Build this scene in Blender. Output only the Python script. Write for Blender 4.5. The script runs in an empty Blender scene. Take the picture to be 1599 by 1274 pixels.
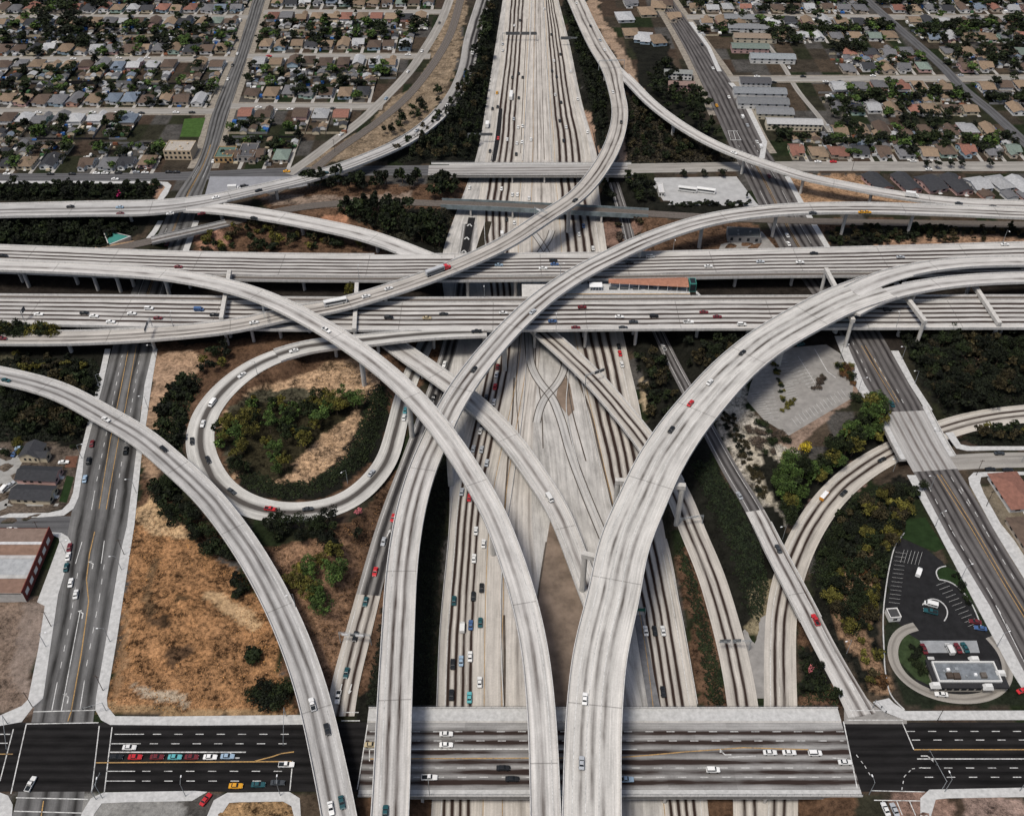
import bpy, math, random
import numpy as np
from mathutils import Vector, Matrix, noise

# ------------------------------------------------------------------ camera, sky, sun, exposure
FPX, PITCH, CAMH, CX, CY = 1512.0, math.radians(41.5), 350.0, 799.5, 637.0
SC = bpy.context.scene
COL = SC.collection
cam = bpy.data.objects.new('camera', bpy.data.cameras.new('camera'))
COL.objects.link(cam)
cam.location = (0, 0, CAMH)
cam.rotation_euler = (math.pi/2 - PITCH, 0, 0)
cam.data.sensor_width = 36.0
cam.data.lens = FPX/1599.0*36.0
cam.data.clip_start = 1.0
cam.data.clip_end = 30000
SC.camera = cam
SUN_EL, SUN_ROT = math.radians(66), math.radians(225)   # high, from behind the camera's left shoulder
W = bpy.data.worlds.new('World'); SC.world = W; W.use_nodes = True
nt = W.node_tree
sky = nt.nodes.new('ShaderNodeTexSky'); sky.sky_type = 'NISHITA'; sky.sun_disc = False
sky.sun_elevation = SUN_EL; sky.sun_rotation = SUN_ROT; sky.air_density = 1.0; sky.dust_density = 4.0; sky.ozone_density = 1.0
bg = nt.nodes['Background']; bg.inputs[1].default_value = 0.078
nt.links.new(sky.outputs[0], bg.inputs[0])
sd = bpy.data.lights.new('sun', 'SUN'); sd.energy = 2.3; sd.angle = math.radians(14); sd.color = (1.0, 0.95, 0.88)
sun = bpy.data.objects.new('sun', sd); COL.objects.link(sun)
_d = Vector((math.sin(SUN_ROT)*math.cos(SUN_EL), math.cos(SUN_ROT)*math.cos(SUN_EL), math.sin(SUN_EL)))
sun.rotation_euler = _d.to_track_quat('Z', 'Y').to_euler()
sun.location = (0, 200, 600)
SC.view_settings.view_transform = 'Standard'
SC.view_settings.look = 'None'
SC.view_settings.exposure = 0.30
SC.view_settings.gamma = 1.0
SC.cycles.max_bounces = 4; SC.cycles.diffuse_bounces = 1; SC.cycles.glossy_bounces = 2

# ------------------------------------------------------------------ helpers
CP, SP = math.cos(PITCH), math.sin(PITCH)
def U(px, py, z=0.0):
    """survey point of the photograph -> point of the place at height z"""
    x, v = px-CX, py-CY
    dz = -v*CP - FPX*SP
    t = (z-CAMH)/dz
    return (t*x, t*(FPX*CP - v*SP), z)
def P(x, y, z):
    d = y*CP + (CAMH-z)*SP
    return (CX + FPX*x/d, CY + FPX*((CAMH-z)*CP - y*SP)/d)

def tag(o, label=None, cat=None, group=None, kind=None):
    if label: o['label'] = label
    if cat: o['category'] = cat
    if group: o['group'] = group
    if kind: o['kind'] = kind
    return o
def empty(name, loc=(0, 0, 0), rz=0.0, label=None, cat=None, group=None):
    o = bpy.data.objects.new(name, None); COL.objects.link(o)
    o.location = loc; o.rotation_euler = (0, 0, rz); o.empty_display_size = 1.0
    return tag(o, label, cat, group)
def link(name, mesh, parent=None, loc=(0, 0, 0), rz=0.0):
    o = bpy.data.objects.new(name, mesh); COL.objects.link(o)
    o.location = loc; o.rotation_euler = (0, 0, rz)
    if parent: o.parent = parent
    return o
def setcol(o, c): o.color = (c[0], c[1], c[2], 1.0); return o

class MB:
    def __init__(s): s.v = []; s.f = []; s.uv = []; s.mi = []; s.m = 0
    def face(s, pts, uvs=None):
        b = len(s.v); s.v += [tuple(p) for p in pts]; n = len(pts)
        s.f.append(tuple(range(b, b+n))); s.mi.append(s.m)
        s.uv += list(uvs) if uvs else [(p[0], p[1]) for p in pts]
    def box(s, x0, y0, z0, x1, y1, z1, bottom=False, tx=0.0, ty=0.0):
        """box whose top is drawn in by tx, ty"""
        a = [(x0, y0, z0), (x1, y0, z0), (x1, y1, z0), (x0, y1, z0)]
        b = [(x0+tx, y0+ty, z1), (x1-tx, y0+ty, z1), (x1-tx, y1-ty, z1), (x0+tx, y1-ty, z1)]
        for i in range(4):
            j = (i+1) % 4; s.face([a[i], a[j], b[j], b[i]])
        s.face(b)
        if bottom: s.face(a[::-1])
    def prism(s, poly, z0, z1, bottom=False):
        ar = sum(poly[i][0]*poly[(i+1) % len(poly)][1]-poly[(i+1) % len(poly)][0]*poly[i][1] for i in range(len(poly)))
        if ar < 0: poly = poly[::-1]
        n = len(poly)
        for i in range(n):
            a, b = poly[i], poly[(i+1) % n]
            s.face([(a[0], a[1], z0), (b[0], b[1], z0), (b[0], b[1], z1), (a[0], a[1], z1)])
        s.face([(p[0], p[1], z1) for p in poly])
        if bottom: s.face([(p[0], p[1], z0) for p in poly[::-1]])
    def tube(s, p0, p1, r0, r1=None, n=8, cap=True):
        r1 = r0 if r1 is None else r1
        p0, p1 = Vector(p0), Vector(p1); d = (p1-p0).normalized()
        a = d.orthogonal().normalized(); b = d.cross(a)
        c0 = [p0+(a*math.cos(t)+b*math.sin(t))*r0 for t in [2*math.pi*i/n for i in range(n)]]
        c1 = [p1+(a*math.cos(t)+b*math.sin(t))*r1 for t in [2*math.pi*i/n for i in range(n)]]
        for i in range(n):
            j = (i+1) % n; s.face([c0[i], c0[j], c1[j], c1[i]])
        if cap: s.face(c1)
    def mesh(s, name, mats, smooth=False):
        me = bpy.data.meshes.new(name)
        me.from_pydata(s.v, [], s.f)
        uvl = me.uv_layers.new(name='UVMap')
        arr = np.array([s.uv[i] for f in s.f for i in f], dtype=np.float32).ravel()
        uvl.data.foreach_set('uv', arr)
        if not isinstance(mats, (list, tuple)): mats = [mats]
        for m in mats: me.materials.append(m)
        if len(mats) > 1: me.polygons.foreach_set('material_index', s.mi)
        if smooth: me.polygons.foreach_set('use_smooth', [True]*len(s.f))
        me.update()
        return me
    def build(s, name, mats, parent=None, loc=(0, 0, 0), rz=0.0, smooth=False):
        return link(name, s.mesh(name, mats, smooth), parent, loc, rz)

# ------------------------------------------------------------------ materials
class NT:
    def __init__(s, name):
        s.m = bpy.data.materials.new(name); s.m.use_nodes = True; s.t = s.m.node_tree
        s.b = s.t.nodes['Principled BSDF']
        s.b.inputs['Roughness'].default_value = 0.9
        s.b.inputs['Specular IOR Level'].default_value = 0.06
    def n(s, ty, **kw):
        o = s.t.nodes.new(ty)
        for k, v in kw.items(): setattr(o, k, v)
        return o
    def l(s, a, b): s.t.links.new(a, b)
    def put(s, sock, v):
        if isinstance(v, (int, float)): sock.default_value = v
        elif isinstance(v, (tuple, list)): sock.default_value = tuple(v) if len(v) == len(sock.default_value) else tuple(v)+(1.0,)
        else: s.l(v, sock)
    def math(s, op, a, b=0.0, c=None, clamp=False):
        o = s.n('ShaderNodeMath', operation=op); o.use_clamp = clamp
        s.put(o.inputs[0], a); s.put(o.inputs[1], b)
        if c is not None: s.put(o.inputs[2], c)
        return o.outputs[0]
    def mix(s, fac, a, b, mode='MIX'):
        o = s.n('ShaderNodeMix', data_type='RGBA', blend_type=mode)
        s.put(o.inputs[0], fac); s.put(o.inputs[6], a); s.put(o.inputs[7], b)
        return o.outputs[2]
    def noise(s, vec=None, scale=1.0, detail=4.0, rough=0.6):
        o = s.n('ShaderNodeTexNoise'); o.inputs['Scale'].default_value = scale
        o.inputs['Detail'].default_value = detail; o.inputs['Roughness'].default_value = rough
        if vec is not None: s.l(vec, o.inputs['Vector'])
        return o.outputs[0]
    def remap(s, v, a, b, c, d):
        o = s.n('ShaderNodeMapRange'); s.put(o.inputs[0], v)
        for i, x in enumerate((a, b, c, d)): o.inputs[1+i].default_value = x
        return o.outputs[0]
    def pos(s): return s.n('ShaderNodeNewGeometry').outputs['Position']
    def obj(s): return s.n('ShaderNodeTexCoord').outputs['Object']
    def scaled(s, vec, sx, sy, sz):
        o = s.n('ShaderNodeMapping'); s.l(vec, o.inputs[0]); o.inputs['Scale'].default_value = (sx, sy, sz)
        return o.outputs[0]
    def base(s, c): s.put(s.b.inputs['Base Color'], c); return s.m
    def bump(s, h, dist, strength=1.0):
        o = s.n('ShaderNodeBump'); o.inputs['Distance'].default_value = dist; o.inputs['Strength'].default_value = strength
        s.l(h, o.inputs['Height']); s.l(o.outputs[0], s.b.inputs['Normal'])

def road_mat(name, base, streak, n, u0, lw, strength=0.8, width=0.55, v_scale=0.012, panel=0.10, joints=0.0, lines=0.0, dirt=0.15, patchy=0.5):
    """pavement seen along its length: UV.x metres from the left edge, UV.y metres along.
    worn oil streak in every lane, slab-to-slab variation, blotches, joints, faint lane lines"""
    t = NT(name)
    uv = t.n('ShaderNodeUVMap').outputs[0]
    sep = t.n('ShaderNodeSeparateXYZ'); t.l(uv, sep.inputs[0]); u, v = sep.outputs[0], sep.outputs[1]
    wob = t.noise(t.scaled(uv, 0.0, 0.02, 1), 1.0, 2.0)
    uw = t.math('ADD', u, t.remap(wob, 0.3, 0.7, -0.35, 0.35))
    k = t.math('DIVIDE', t.math('SUBTRACT', uw, u0), lw)
    fr = t.math('FRACT', k); fl = t.math('FLOOR', k)
    inside = t.math('MULTIPLY', t.math('GREATER_THAN', k, 0.0), t.math('LESS_THAN', k, float(n)))
    d = t.math('MULTIPLY', t.math('ABSOLUTE', t.math('SUBTRACT', fr, 0.5)), lw/width)
    g = t.math('EXPONENT', t.math('MULTIPLY', t.math('MULTIPLY', d, d), -1.0))
    cv = t.n('ShaderNodeCombineXYZ'); t.l(t.math('MULTIPLY', fl, 13.7), cv.inputs[0]); t.l(t.math('MULTIPLY', v, v_scale), cv.inputs[1])
    var = t.remap(t.noise(cv.outputs[0], 1.0, 3.0), 0.34, 0.66, patchy, 1.0)
    fine = t.remap(t.noise(t.scaled(uv, 2.2, 0.12, 1), 1.0, 3.0), 0.3, 0.7, 0.72, 1.12)
    mask = t.math('MULTIPLY', t.math('MULTIPLY', g, inside), t.math('MULTIPLY', var, fine))
    mask = t.math('MULTIPLY', mask, strength, clamp=True)
    pc = t.n('ShaderNodeCombineXYZ'); t.l(fl, pc.inputs[0]); t.l(t.math('FLOOR', t.math('DIVIDE', v, 13.0)), pc.inputs[1])
    wn = t.n('ShaderNodeTexWhiteNoise'); t.l(pc.outputs[0], wn.inputs[0])
    blot = t.noise(t.scaled(uv, 0.16, 0.05, 1), 1.0, 5.0, 0.65)
    grain = t.noise(uv, 1.3, 3.0, 0.7)
    bri = t.math('ADD', t.math('MULTIPLY', t.math('SUBTRACT', wn.outputs[0], 0.5), panel), 1.0)
    bri = t.math('ADD', bri, t.remap(blot, 0.3, 0.7, -dirt, dirt))
    bri = t.math('ADD', bri, t.remap(grain, 0.3, 0.7, -0.09, 0.09))
    strk = t.noise(t.scaled(uv, 0.9, 0.006, 1), 1.0, 5.0, 0.7)
    bri = t.math('MULTIPLY', bri, t.remap(strk, 0.32, 0.68, 0.74, 1.16))
    mott = t.noise(t.scaled(uv, 0.35, 0.022, 1), 1.0, 4.0, 0.75)
    bri = t.math('MULTIPLY', bri, t.remap(mott, 0.5, 0.72, 1.0, 0.66))
    col = t.mix(1.0, base, bri, 'MULTIPLY')
    col = t.mix(mask, col, streak)
    if joints > 0:
        fj = t.math('FRACT', t.math('DIVIDE', v, joints))
        j = t.math('MULTIPLY', t.math('LESS_THAN', fj, 0.5/joints), 0.45)
        col = t.mix(j, col, (0.06, 0.055, 0.05))
    if lines > 0:
        fr2 = t.math('FRACT', t.math('DIVIDE', t.math('SUBTRACT', u, u0), lw))
        ln = t.math('LESS_THAN', t.math('ABSOLUTE', t.math('SUBTRACT', fr2, 0.5)), 10.0)
        near = t.math('GREATER_THAN', t.math('ABSOLUTE', t.math('SUBTRACT', fr2, 0.5)), 0.5-0.10/lw)
        dash = t.math('LESS_THAN', t.math('FRACT', t.math('DIVIDE', v, 14.0)), 0.32)
        kk = t.math('DIVIDE', t.math('SUBTRACT', u, u0), lw)
        ins = t.math('MULTIPLY', t.math('GREATER_THAN', kk, 0.5), t.math('LESS_THAN', kk, n-0.5))
        m2 = t.math('MULTIPLY', t.math('MULTIPLY', near, dash), t.math('MULTIPLY', ins, lines))
        col = t.mix(m2, col, (0.75, 0.75, 0.72))
    return t.base(col)

def plain(name, c, rough=0.85, var=0.12, scale=0.4, metal=0.0):
    t = NT(name); t.b.inputs['Roughness'].default_value = rough; t.b.inputs['Metallic'].default_value = metal
    n1 = t.remap(t.noise(t.pos(), scale, 5.0, 0.65), 0.3, 0.7, 1-var, 1+var)
    return t.base(t.mix(1.0, c, n1, 'MULTIPLY'))
def tinted(name, rough=0.6, var=0.12, scale=0.8, gain=1.0, spec=0.3):
    """takes the colour each object carries"""
    t = NT(name); t.b.inputs['Roughness'].default_value = rough; t.b.inputs['Specular IOR Level'].default_value = spec
    oi = t.n('ShaderNodeObjectInfo')
    n1 = t.remap(t.noise(t.obj(), scale, 4.0, 0.65), 0.3, 0.7, gain*(1-var), gain*(1+var))
    return t.base(t.mix(1.0, oi.outputs['Color'], n1, 'MULTIPLY'))

CONC = (0.49, 0.475, 0.45); OIL = (0.042, 0.029, 0.024); ASPH = (0.085, 0.083, 0.084)
M = {}
def conc_struct(name, c, var=0.16):
    t = NT(name)
    p = t.pos()
    a = t.remap(t.noise(p, 0.25, 6.0, 0.7), 0.3, 0.7, 1-var, 1+var)
    st = t.remap(t.noise(t.scaled(p, 0.9, 0.9, 0.06), 1.0, 4.0), 0.45, 0.75, 1.0, 0.72)
    return t.base(t.mix(1.0, t.mix(1.0, c, a, 'MULTIPLY'), st, 'MULTIPLY'))
M['conc'] = conc_struct('concrete', (0.50, 0.485, 0.455))
M['conc_dark'] = conc_struct('weathered_concrete', (0.30, 0.295, 0.285))
M['pave'] = plain('sidewalk_concrete', (0.44, 0.44, 0.43), 0.9, 0.2, 0.5)
M['asph'] = plain('asphalt', (0.018, 0.018, 0.019), 0.9, 0.25, 0.3)
M['lot'] = plain('worn_lot_asphalt', (0.24, 0.23, 0.215), 0.9, 0.2, 0.25)
def worn_paint(name, c, under=(0.07, 0.068, 0.066)):
    t = NT(name); p = t.pos(); a = t.noise(p, 0.9, 5.0, 0.75); b = t.noise(p, 0.12, 3.0)
    f = t.math('ADD', t.remap(a, 0.42, 0.66, 0.0, 0.55), t.remap(b, 0.45, 0.7, 0.0, 0.35), clamp=True)
    return t.base(t.mix(f, c, under))
M['white'] = worn_paint('road_paint_white', (0.62, 0.62, 0.60)); M['yellow'] = worn_paint('road_paint_yellow', (0.44, 0.27, 0.10)); M['stall'] = worn_paint('faded_stall_paint', (0.50, 0.50, 0.48), (0.2, 0.2, 0.195))
M['pole'] = plain('galvanised_steel', (0.30, 0.32, 0.33), 0.5, 0.1, 1.0, 0.3)
M['wood'] = plain('old_pole_wood', (0.07, 0.055, 0.045), 0.9)
M['lampw'] = plain('lamp_white', (0.75, 0.76, 0.76), 0.5, 0.03)
M['signd'] = plain('sign_back', (0.10, 0.105, 0.11), 0.6)
M['signg'] = plain('sign_green', (0.03, 0.12, 0.09), 0.5)
M['rust'] = plain('rail_ballast', (0.12, 0.105, 0.092), 0.95, 0.25, 0.8)
M['steel'] = plain('rail_steel', (0.22, 0.19, 0.17), 0.5, 0.1, 1, 0.4)

# ------------------------------------------------------------------ alignments
def smooth_line(pts, step=3.0, sigma=9.0, closed=False):
    """pts: (x, y, z, w) -> evenly spaced, rounded alignment"""
    A = np.array(pts, float)
    d = np.r_[0, np.cumsum(np.linalg.norm(np.diff(A[:, :2], axis=0), axis=1))]
    m = np.gradient(A, d, axis=0) if len(A) > 2 else np.repeat(((A[1]-A[0])/d[1])[None], 2, 0)
    s = np.linspace(0, d[-1], max(3, int(d[-1]/step)+1))
    i = np.clip(np.searchsorted(d, s, side='right')-1, 0, len(d)-2)
    h = (d[i+1]-d[i]); t = (s-d[i])/h
    h00 = 2*t**3-3*t**2+1; h10 = t**3-2*t**2+t; h01 = -2*t**3+3*t**2; h11 = t**3-t**2
    R = h00[:, None]*A[i]+(h10*h)[:, None]*m[i]+h01[:, None]*A[i+1]+(h11*h)[:, None]*m[i+1]
    st = s[1]-s[0]; k = int(3*sigma/st)
    if k > 0 and len(R) > 4:
        ker = np.exp(-0.5*(np.arange(-k, k+1)*st/sigma)**2); ker /= ker.sum()
        lo = 2*R[0]-R[1:k+1][::-1] if len(R) > k else np.repeat(R[:1], k, 0)
        hi = 2*R[-1]-R[-k-1:-1][::-1] if len(R) > k else np.repeat(R[-1:], k, 0)
        E = np.vstack([lo, R, hi])
        R = np.stack([np.convolve(E[:, c], ker, 'valid') for c in range(R.shape[1])], 1)
    return R
class Road:
    def __init__(s, key, pts, sigma=9.0, step=3.0):
        s.key = key
        R = smooth_line([U(p[0], p[1], p[2])+(p[3],) for p in pts], step, sigma)
        s.finish(R)
    def finish(s, R):
        s.C = R[:, :3]; s.W = R[:, 3]
        T = np.gradient(s.C, axis=0); T[:, 2] = 0; T /= np.linalg.norm(T, axis=1)[:, None]
        s.T = T; s.N = np.stack([T[:, 1], -T[:, 0], 0*T[:, 0]], 1)     # to the right
        s.S = np.r_[0, np.cumsum(np.linalg.norm(np.diff(s.C, axis=0), axis=1))]
        s.px = np.array([P(*c) for c in s.C])
        return s
    def near(s, px, py):
        """index of the sample nearest to a survey pixel"""
        return int(np.argmin((s.px[:, 0]-px)**2+(s.px[:, 1]-py)**2))
    def near_xy(s, x, y): return int(np.argmin((s.C[:, 0]-x)**2+(s.C[:, 1]-y)**2))
    def cut(s, a, b):
        r = Road.__new__(Road); r.key = s.key
        return r.finish(np.c_[s.C, s.W][a:b+1])
def sweep(r, prof, mb, uvs=True, close=False, dz=0.0):
    """prof: list of (half-width factor, offset m, height); swept along r"""
    n = len(r.C); pr = list(prof)+([prof[0]] if close else [])
    hw = r.W/2
    rows = []
    for a, b, h in pr:
        q = r.C+r.N*(a*hw+b)[:, None]; q = q.copy(); q[:, 2] += h+dz; rows.append(q)
    lat = []
    wm = float(np.mean(r.W))
    for a, b, h in pr: lat.append(wm/2*(1+a)+b)
    for k in range(len(pr)-1):
        A, B = rows[k], rows[k+1]
        for i in range(n-1):
            mb.face([A[i], B[i], B[i+1], A[i+1]], [(lat[k], r.S[i]), (lat[k+1], r.S[i]), (lat[k+1], r.S[i+1]), (lat[k], r.S[i+1])])
    if close:
        for i, rev in ((0, False), (n-1, True)):
            f = [rows[k][i] for k in range(len(prof))]
            mb.face(f[::-1] if not rev else f)
def ribbon(name, r, mat, dz=0.05, kind='structure', l=-1.0, rr=1.0):
    mb = MB(); sweep(r, [(l, 0, 0), (rr, 0, 0)], mb, dz=dz)
    for i, f in enumerate(mb.f): pass
    o = mb.build(name, mat); o['kind'] = kind
    return o
class Strip(Road):
    """road given by both edges: rows (y, xl, xr) of survey pixels at height z"""
    def __init__(s, key, rows, z, step=3.0, sigma=6.0):
        s.key = key
        L = [U(x0, y, z) for y, x0, x1 in rows]; Rr = [U(x1, y, z) for y, x0, x1 in rows]
        R = smooth_line([((a[0]+b[0])/2, (a[1]+b[1])/2, z, math.hypot(a[0]-b[0], a[1]-b[1])) for a, b in zip(L, Rr)], step, sigma)
        s.finish(R)
        s.N = np.tile(np.array([[1.0, 0, 0]]), (len(R), 1))            # rows are taken square to the survey
        if s.C[-1, 1] < s.C[0, 1]: s.N = -s.N
# ------------------------------------------------------------------ every alignment of the interchange (surveyed x, y, height, width)
R = {}
def road(key, pts, **k): R[key] = Road(key, pts, **k); return R[key]
Z0, ZT, ZF = 0.0, -7.0, 10.0
# flyovers
road('r1', [(-60,575,10,12.5),(0,586,10,12.5),(100,614,10,12.5),(151,642,10,12.5),(226,686,9.5,12.5),(270,724,9.5,12.5),(317,767,9.5,12.5),(359,818,9.5,12.5),(399,878,9.5,12.5),(446,968,9.5,12.5),(485,1073,9.5,12.5),(515,1200,9.5,12.5),(530,1274,9.5,12.5),(540,1340,9.5,12.5)])
road('r2', [(604,1350,14,13.6),(609,1274,14,13.6),(616,1101,16,13.6),(621,1000,17,13.6),(629,873,18,13.6),(644,785,18.5,13.6),(661,729,18.5,13.6),(679,688,18.5,13.6),(698,645,18.5,13.6),(718,611,18.5,13.6),(757,558,18.5,13.6),(800,510,18.5,13.6),(850,464,19,13.6),(900,430,19.5,13.6),(953,402,20,13.6),(1001,379,20,13.6),(1051,360,20,13.6),(1114,342,20,13.6),(1199,330,20,13.6),(1325,325,20,13.6),(1450,328,19,13.6),(1599,334,18,13.6),(1690,338,17,13.6)])
road('r3', [(-80,412,14,11.5),(0,415,15,11.5),(150,421,15.5,11.5),(250,428,16.5,11.5),(352,446,19,11.5),(400,460,20.5,11.5),(480,497,22.5,11.5),(557,545,24,11.5),(622,597,25,11),(665,641,25,11),(698,683,25,11),(739,745,24,11),(775,810,22.5,11),(788,844,22,11),(817,932,20,11),(836,1020,18.5,11),(845,1107,17,11),(852,1274,15,11),(854,1350,14,11)])
road('r4', [(923,1350,15,21),(924,1274,16,21),(928,1107,20,21.3),(937,1019,22,21.6),(958,932,24,21.6),(976,844,26,22),(990,811,26.5,22),(1006,775,27.3,22),(1021,741,28,22),(1044,700,28,22),(1070,662,28,22),(1099,627,27.5,22),(1128,594,27,22),(1165,559,26,22),(1199,533,25.5,22.5),(1262,496,24.5,23.5),(1312,470,23.8,24.5),(1375,448,22.5,26)], sigma=8)
road('r4a', [(1330,456,23.3,12),(1375,435,22.4,12),(1420,422.5,20.5,11.5),(1500,411,17.5,11),(1599,408,15,11),(1700,409,13,11)])
road('r4b', [(1330,485,23.3,12),(1375,462.5,22.4,12),(1420,451,20.5,11.5),(1500,439,17.5,11),(1599,434,15,11),(1700,434,13,11)])
road('r5', [(862,-70,6,17),(899,0,8,17),(917,40,9,17),(935,75,9.5,17.5),(955,108,10,17.5),(962,141,11,13.2),(968,171,12.5,13),(962,213,14,13),(937,264,15.5,13),(892,314,17,13),(850,340,17.3,13),(800,374,17.5,13),(700,421,17.5,13),(601,456,17,13),(501,483,15.5,13),(450,490,14.8,13),(400,503,13.5,13),(250,521,11,13),(100,528,10,13),(0,528,10,13),(-90,526,10,13)], sigma=10)
road('r6', [(962,106,9.9,9.5),(984,128,10.4,9.5),(1015,160,11,9.5),(1052,189,12,9.5),(1101,219,13,9.5),(1152,242,13.5,9.5),(1199,258,13.5,9.5),(1249,275,13.5,9.5),(1325,291,12,9.5),(1400,305,10.5,10),(1500,317,9,11),(1599,321,8,12),(1690,323,8,12)])
road('r7', [(775,-70,0.2,15),(755,0,0.4,15),(736,65,1,15),(728,108,2,14.5),(710,148,3.5,14),(675,190,5.5,13.5),(630,222,7.5,13),(576,246,9,12.5),(500,273,10,12.5),(450,286,10.5,12.5),(400,297,10.5,12.5),(352,308,10.5,13),(300,318,10.3,16.5),(250,324,10,19),(150,326,10,19),(0,329,10,18),(-90,331,10,18)])
road('r8', [(290,324,10.24,12),(330,325,10.24,13),(400,334,10.3,13),(500,352,10,13),(560,365,10,13),(610,381,9.95,13),(645,395,9.93,13),(680,409,9.92,13)])
road('r9', [(760,519,9.94,9),(700,521,9.94,9),(660,523,9.94,9.5),(581,531,9.5,11),(460,547,8.5,12),(400,570,7.5,13.5),(348,610,5.5,14.5),(321,646,4.2,14.5),(311,688,2.8,14.5),(322,729,1.5,14.5),(352,769,0.3,14),(400,794,-0.8,13.8),(463,801,-2,13.5),(533,787,-3.2,13.2),(597,731,-4.8,12),(619,668,-6.2,11),(630,620,-7,10.5),(648,573,-7,10),(668,530,-7,10),(690,490,-7,10)], sigma=7)
road('r10', [(531,1118,0,11.5),(535,1085,-0.3,11.5),(554,1010,-1.8,11.5),(580,910,-4,11),(608,810,-6.2,10.5),(640,720,-7,9.5),(672,630,-7,9),(695,565,-7,9),(712,500,-7,9),(722,420,-7,9),(732,350,-7,9)])
road('r11', [(570,505,2.4,12),(625,546,2.6,12.5),(700,598,2.6,12.5),(734,624,2.6,12.5),(800,691,2,12),(843,752,1,11.5),(868,790,0.3,11),(893,850,-1.5,10.5),(922,930,-4,10),(950,1000,-6,9.5),(975,1055,-6.9,9),(988,1110,-7,9),(996,1190,-7,9)])
road('r12', [(815,490,2.4,12.5),(861,530,2.4,12.5),(925,590,2,12.5),(968,639,1.4,12.5),(1008,689,0.6,12.5),(1045,745,-0.6,12.7),(1068,790,-1.8,12.8),(1080,827,-2.8,12.8),(1103,877,-4.5,12.8),(1131,966,-6.6,12.8),(1150,1041,-7,12.8),(1160,1101,-7,12.8),(1168,1180,-7,12.8),(1172,1280,-7,12.8)])
road('r13', [(1217,1290,-7,13.5),(1219,1180,-7,13.5),(1219,1105,-7,13.5),(1218,1013,-7,13.5),(1221,950,-7,13.5),(1232,900,-7,13.7),(1252,847,-7,14),(1267,819,-7,14),(1297,777,-7,14),(1342,736,-7,14),(1394,705,-7,14),(1440,685,-7,14),(1478,669,-6.6,14),(1531,655,-5.6,14),(1599,646,-4.5,14),(1680,640,-3,14)], sigma=7)
road('r14', [(1347,1118,0,12),(1327,1080,0,10.3),(1289,1013,0,10),(1255,945,0,10),(1204,848,-0.4,9.8),(1177,793,-1.2,9.5),(1152,754,-2.2,9.2),(1117,691,-3.6,8.6),(1095,650,-4.6,8.2),(1070,603,-5.6,7.8),(1045,555,-6.5,7.5),(1020,500,-7,7.5),(995,420,-7,8),(972,330,-7,8),(958,285,-7,8)])
# the two decks of the crossing freeway
road('upper', [(-90,401,ZF,31),(0,404,ZF,31),(200,412,ZF,31),(400,417,ZF,31),(800,417.5,ZF,31),(1000,415,ZF,31),(1200,411,ZF,32),(1400,408,ZF,35),(1599,404,ZF,38),(1700,402,ZF,39)], step=6, sigma=20)
road('lower', [(-90,482,ZF,30),(0,483,ZF,30),(200,486,ZF,32),(400,489.5,ZF,33),(800,490.5,ZF,33.5),(1000,489,ZF,33.5),(1200,488,ZF,33.5),(1599,487,ZF,33.5),(1700,487,ZF,33.5)], step=6, sigma=20)
# streets at ground level
road("s1", [(-140,1180,0,28),(800,1180,0,29),(1800,1179,0,29)], step=8, sigma=0)
R['s2'] = Strip('s2', [(1330,2,116),(1266,22,128),(1090,56,150),(996,80,166),(860,101,189),(820,108,198),(713,130,212),(600,161,226),(545,175,239),(470,200,262),(390,234,285),(360,250,297),(300,278,316),(268,301,328),(174,333,358),(93,366,385),(0,395,414),(-60,414,431)], 0, sigma=8)
R['s3'] = Strip('s3', [(1200,1690,1800),(1130,1640,1735),(1045,1597,1685),(945,1545,1625),(844,1484,1561),(820,1471,1548),(740,1428,1500),(700,1405,1474),(640,1375,1443),(600,1350,1420),(548,1327,1391),(470,1277,1345),(390,1219,1290),(320,1185,1248),(285,1168,1230),(222,1137,1190),(150,1105,1155),(75,1069,1104),(0,1026,1050),(-60,995,1014)], 0, sigma=10)
road('s4', [(-90,277,0,12.5),(150,277,0,12.5),(300,275,0,13),(420,270,0,14),(560,267,0,15),(700,266,0,16),(850,265,0,16),(1000,263,0,15),(1200,260,0,15),(1450,260,0,15),(1700,260,0,15)], step=6, sigma=15)
road('s5', [(-60,820,0,8.5),(0,819,0,8.5),(125,818,0,9)], step=5, sigma=0)
road('s6', [(1488,722,0,11),(1545,719,0,11),(1700,718,0,11)], step=5, sigma=0)
road('s8', [(450,272,0,9),(483,249,0,9),(520,221,0,9),(561,191,0,9),(601,153,0,9),(641,110,0,9),(666,73,0,9),(689,33,0,9),(702,0,0,9),(722,-60,0,9)])
for k, y, x0, x1 in (('s7a',174,-80,333),('s7b',93,-80,367),('s7c',27,-80,390),('s7d',166,357,598),('s7e',88,385,672),('s7f',19,412,690)):
    road(k, [(x0,y,0,10),((x0+x1)/2,y,0,10),(x1,y,0,10)], step=10, sigma=0)
road('s9a', [(1135,124,0,11),(1400,123,0,11),(1720,122,0,11)], step=10, sigma=0)
road('s9b', [(1072,27,0,11),(1400,27,0,11),(1720,27,0,11)], step=10, sigma=0)
road('s9c', [(1290,-60,0,10),(1353,0,0,10),(1418,57,0,10),(1478,111,0,10),(1500,135,0,10),(1545,172,0,10),(1592,215,0,10),(1660,280,0,10)])
road('alley', [(1150,20,0,4.5),(1187,57,0,4.5),(1228,111,0,4.5),(1241,135,0,4.5),(1285,190,0,4.5),(1328,250,0,4.5)])
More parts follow.
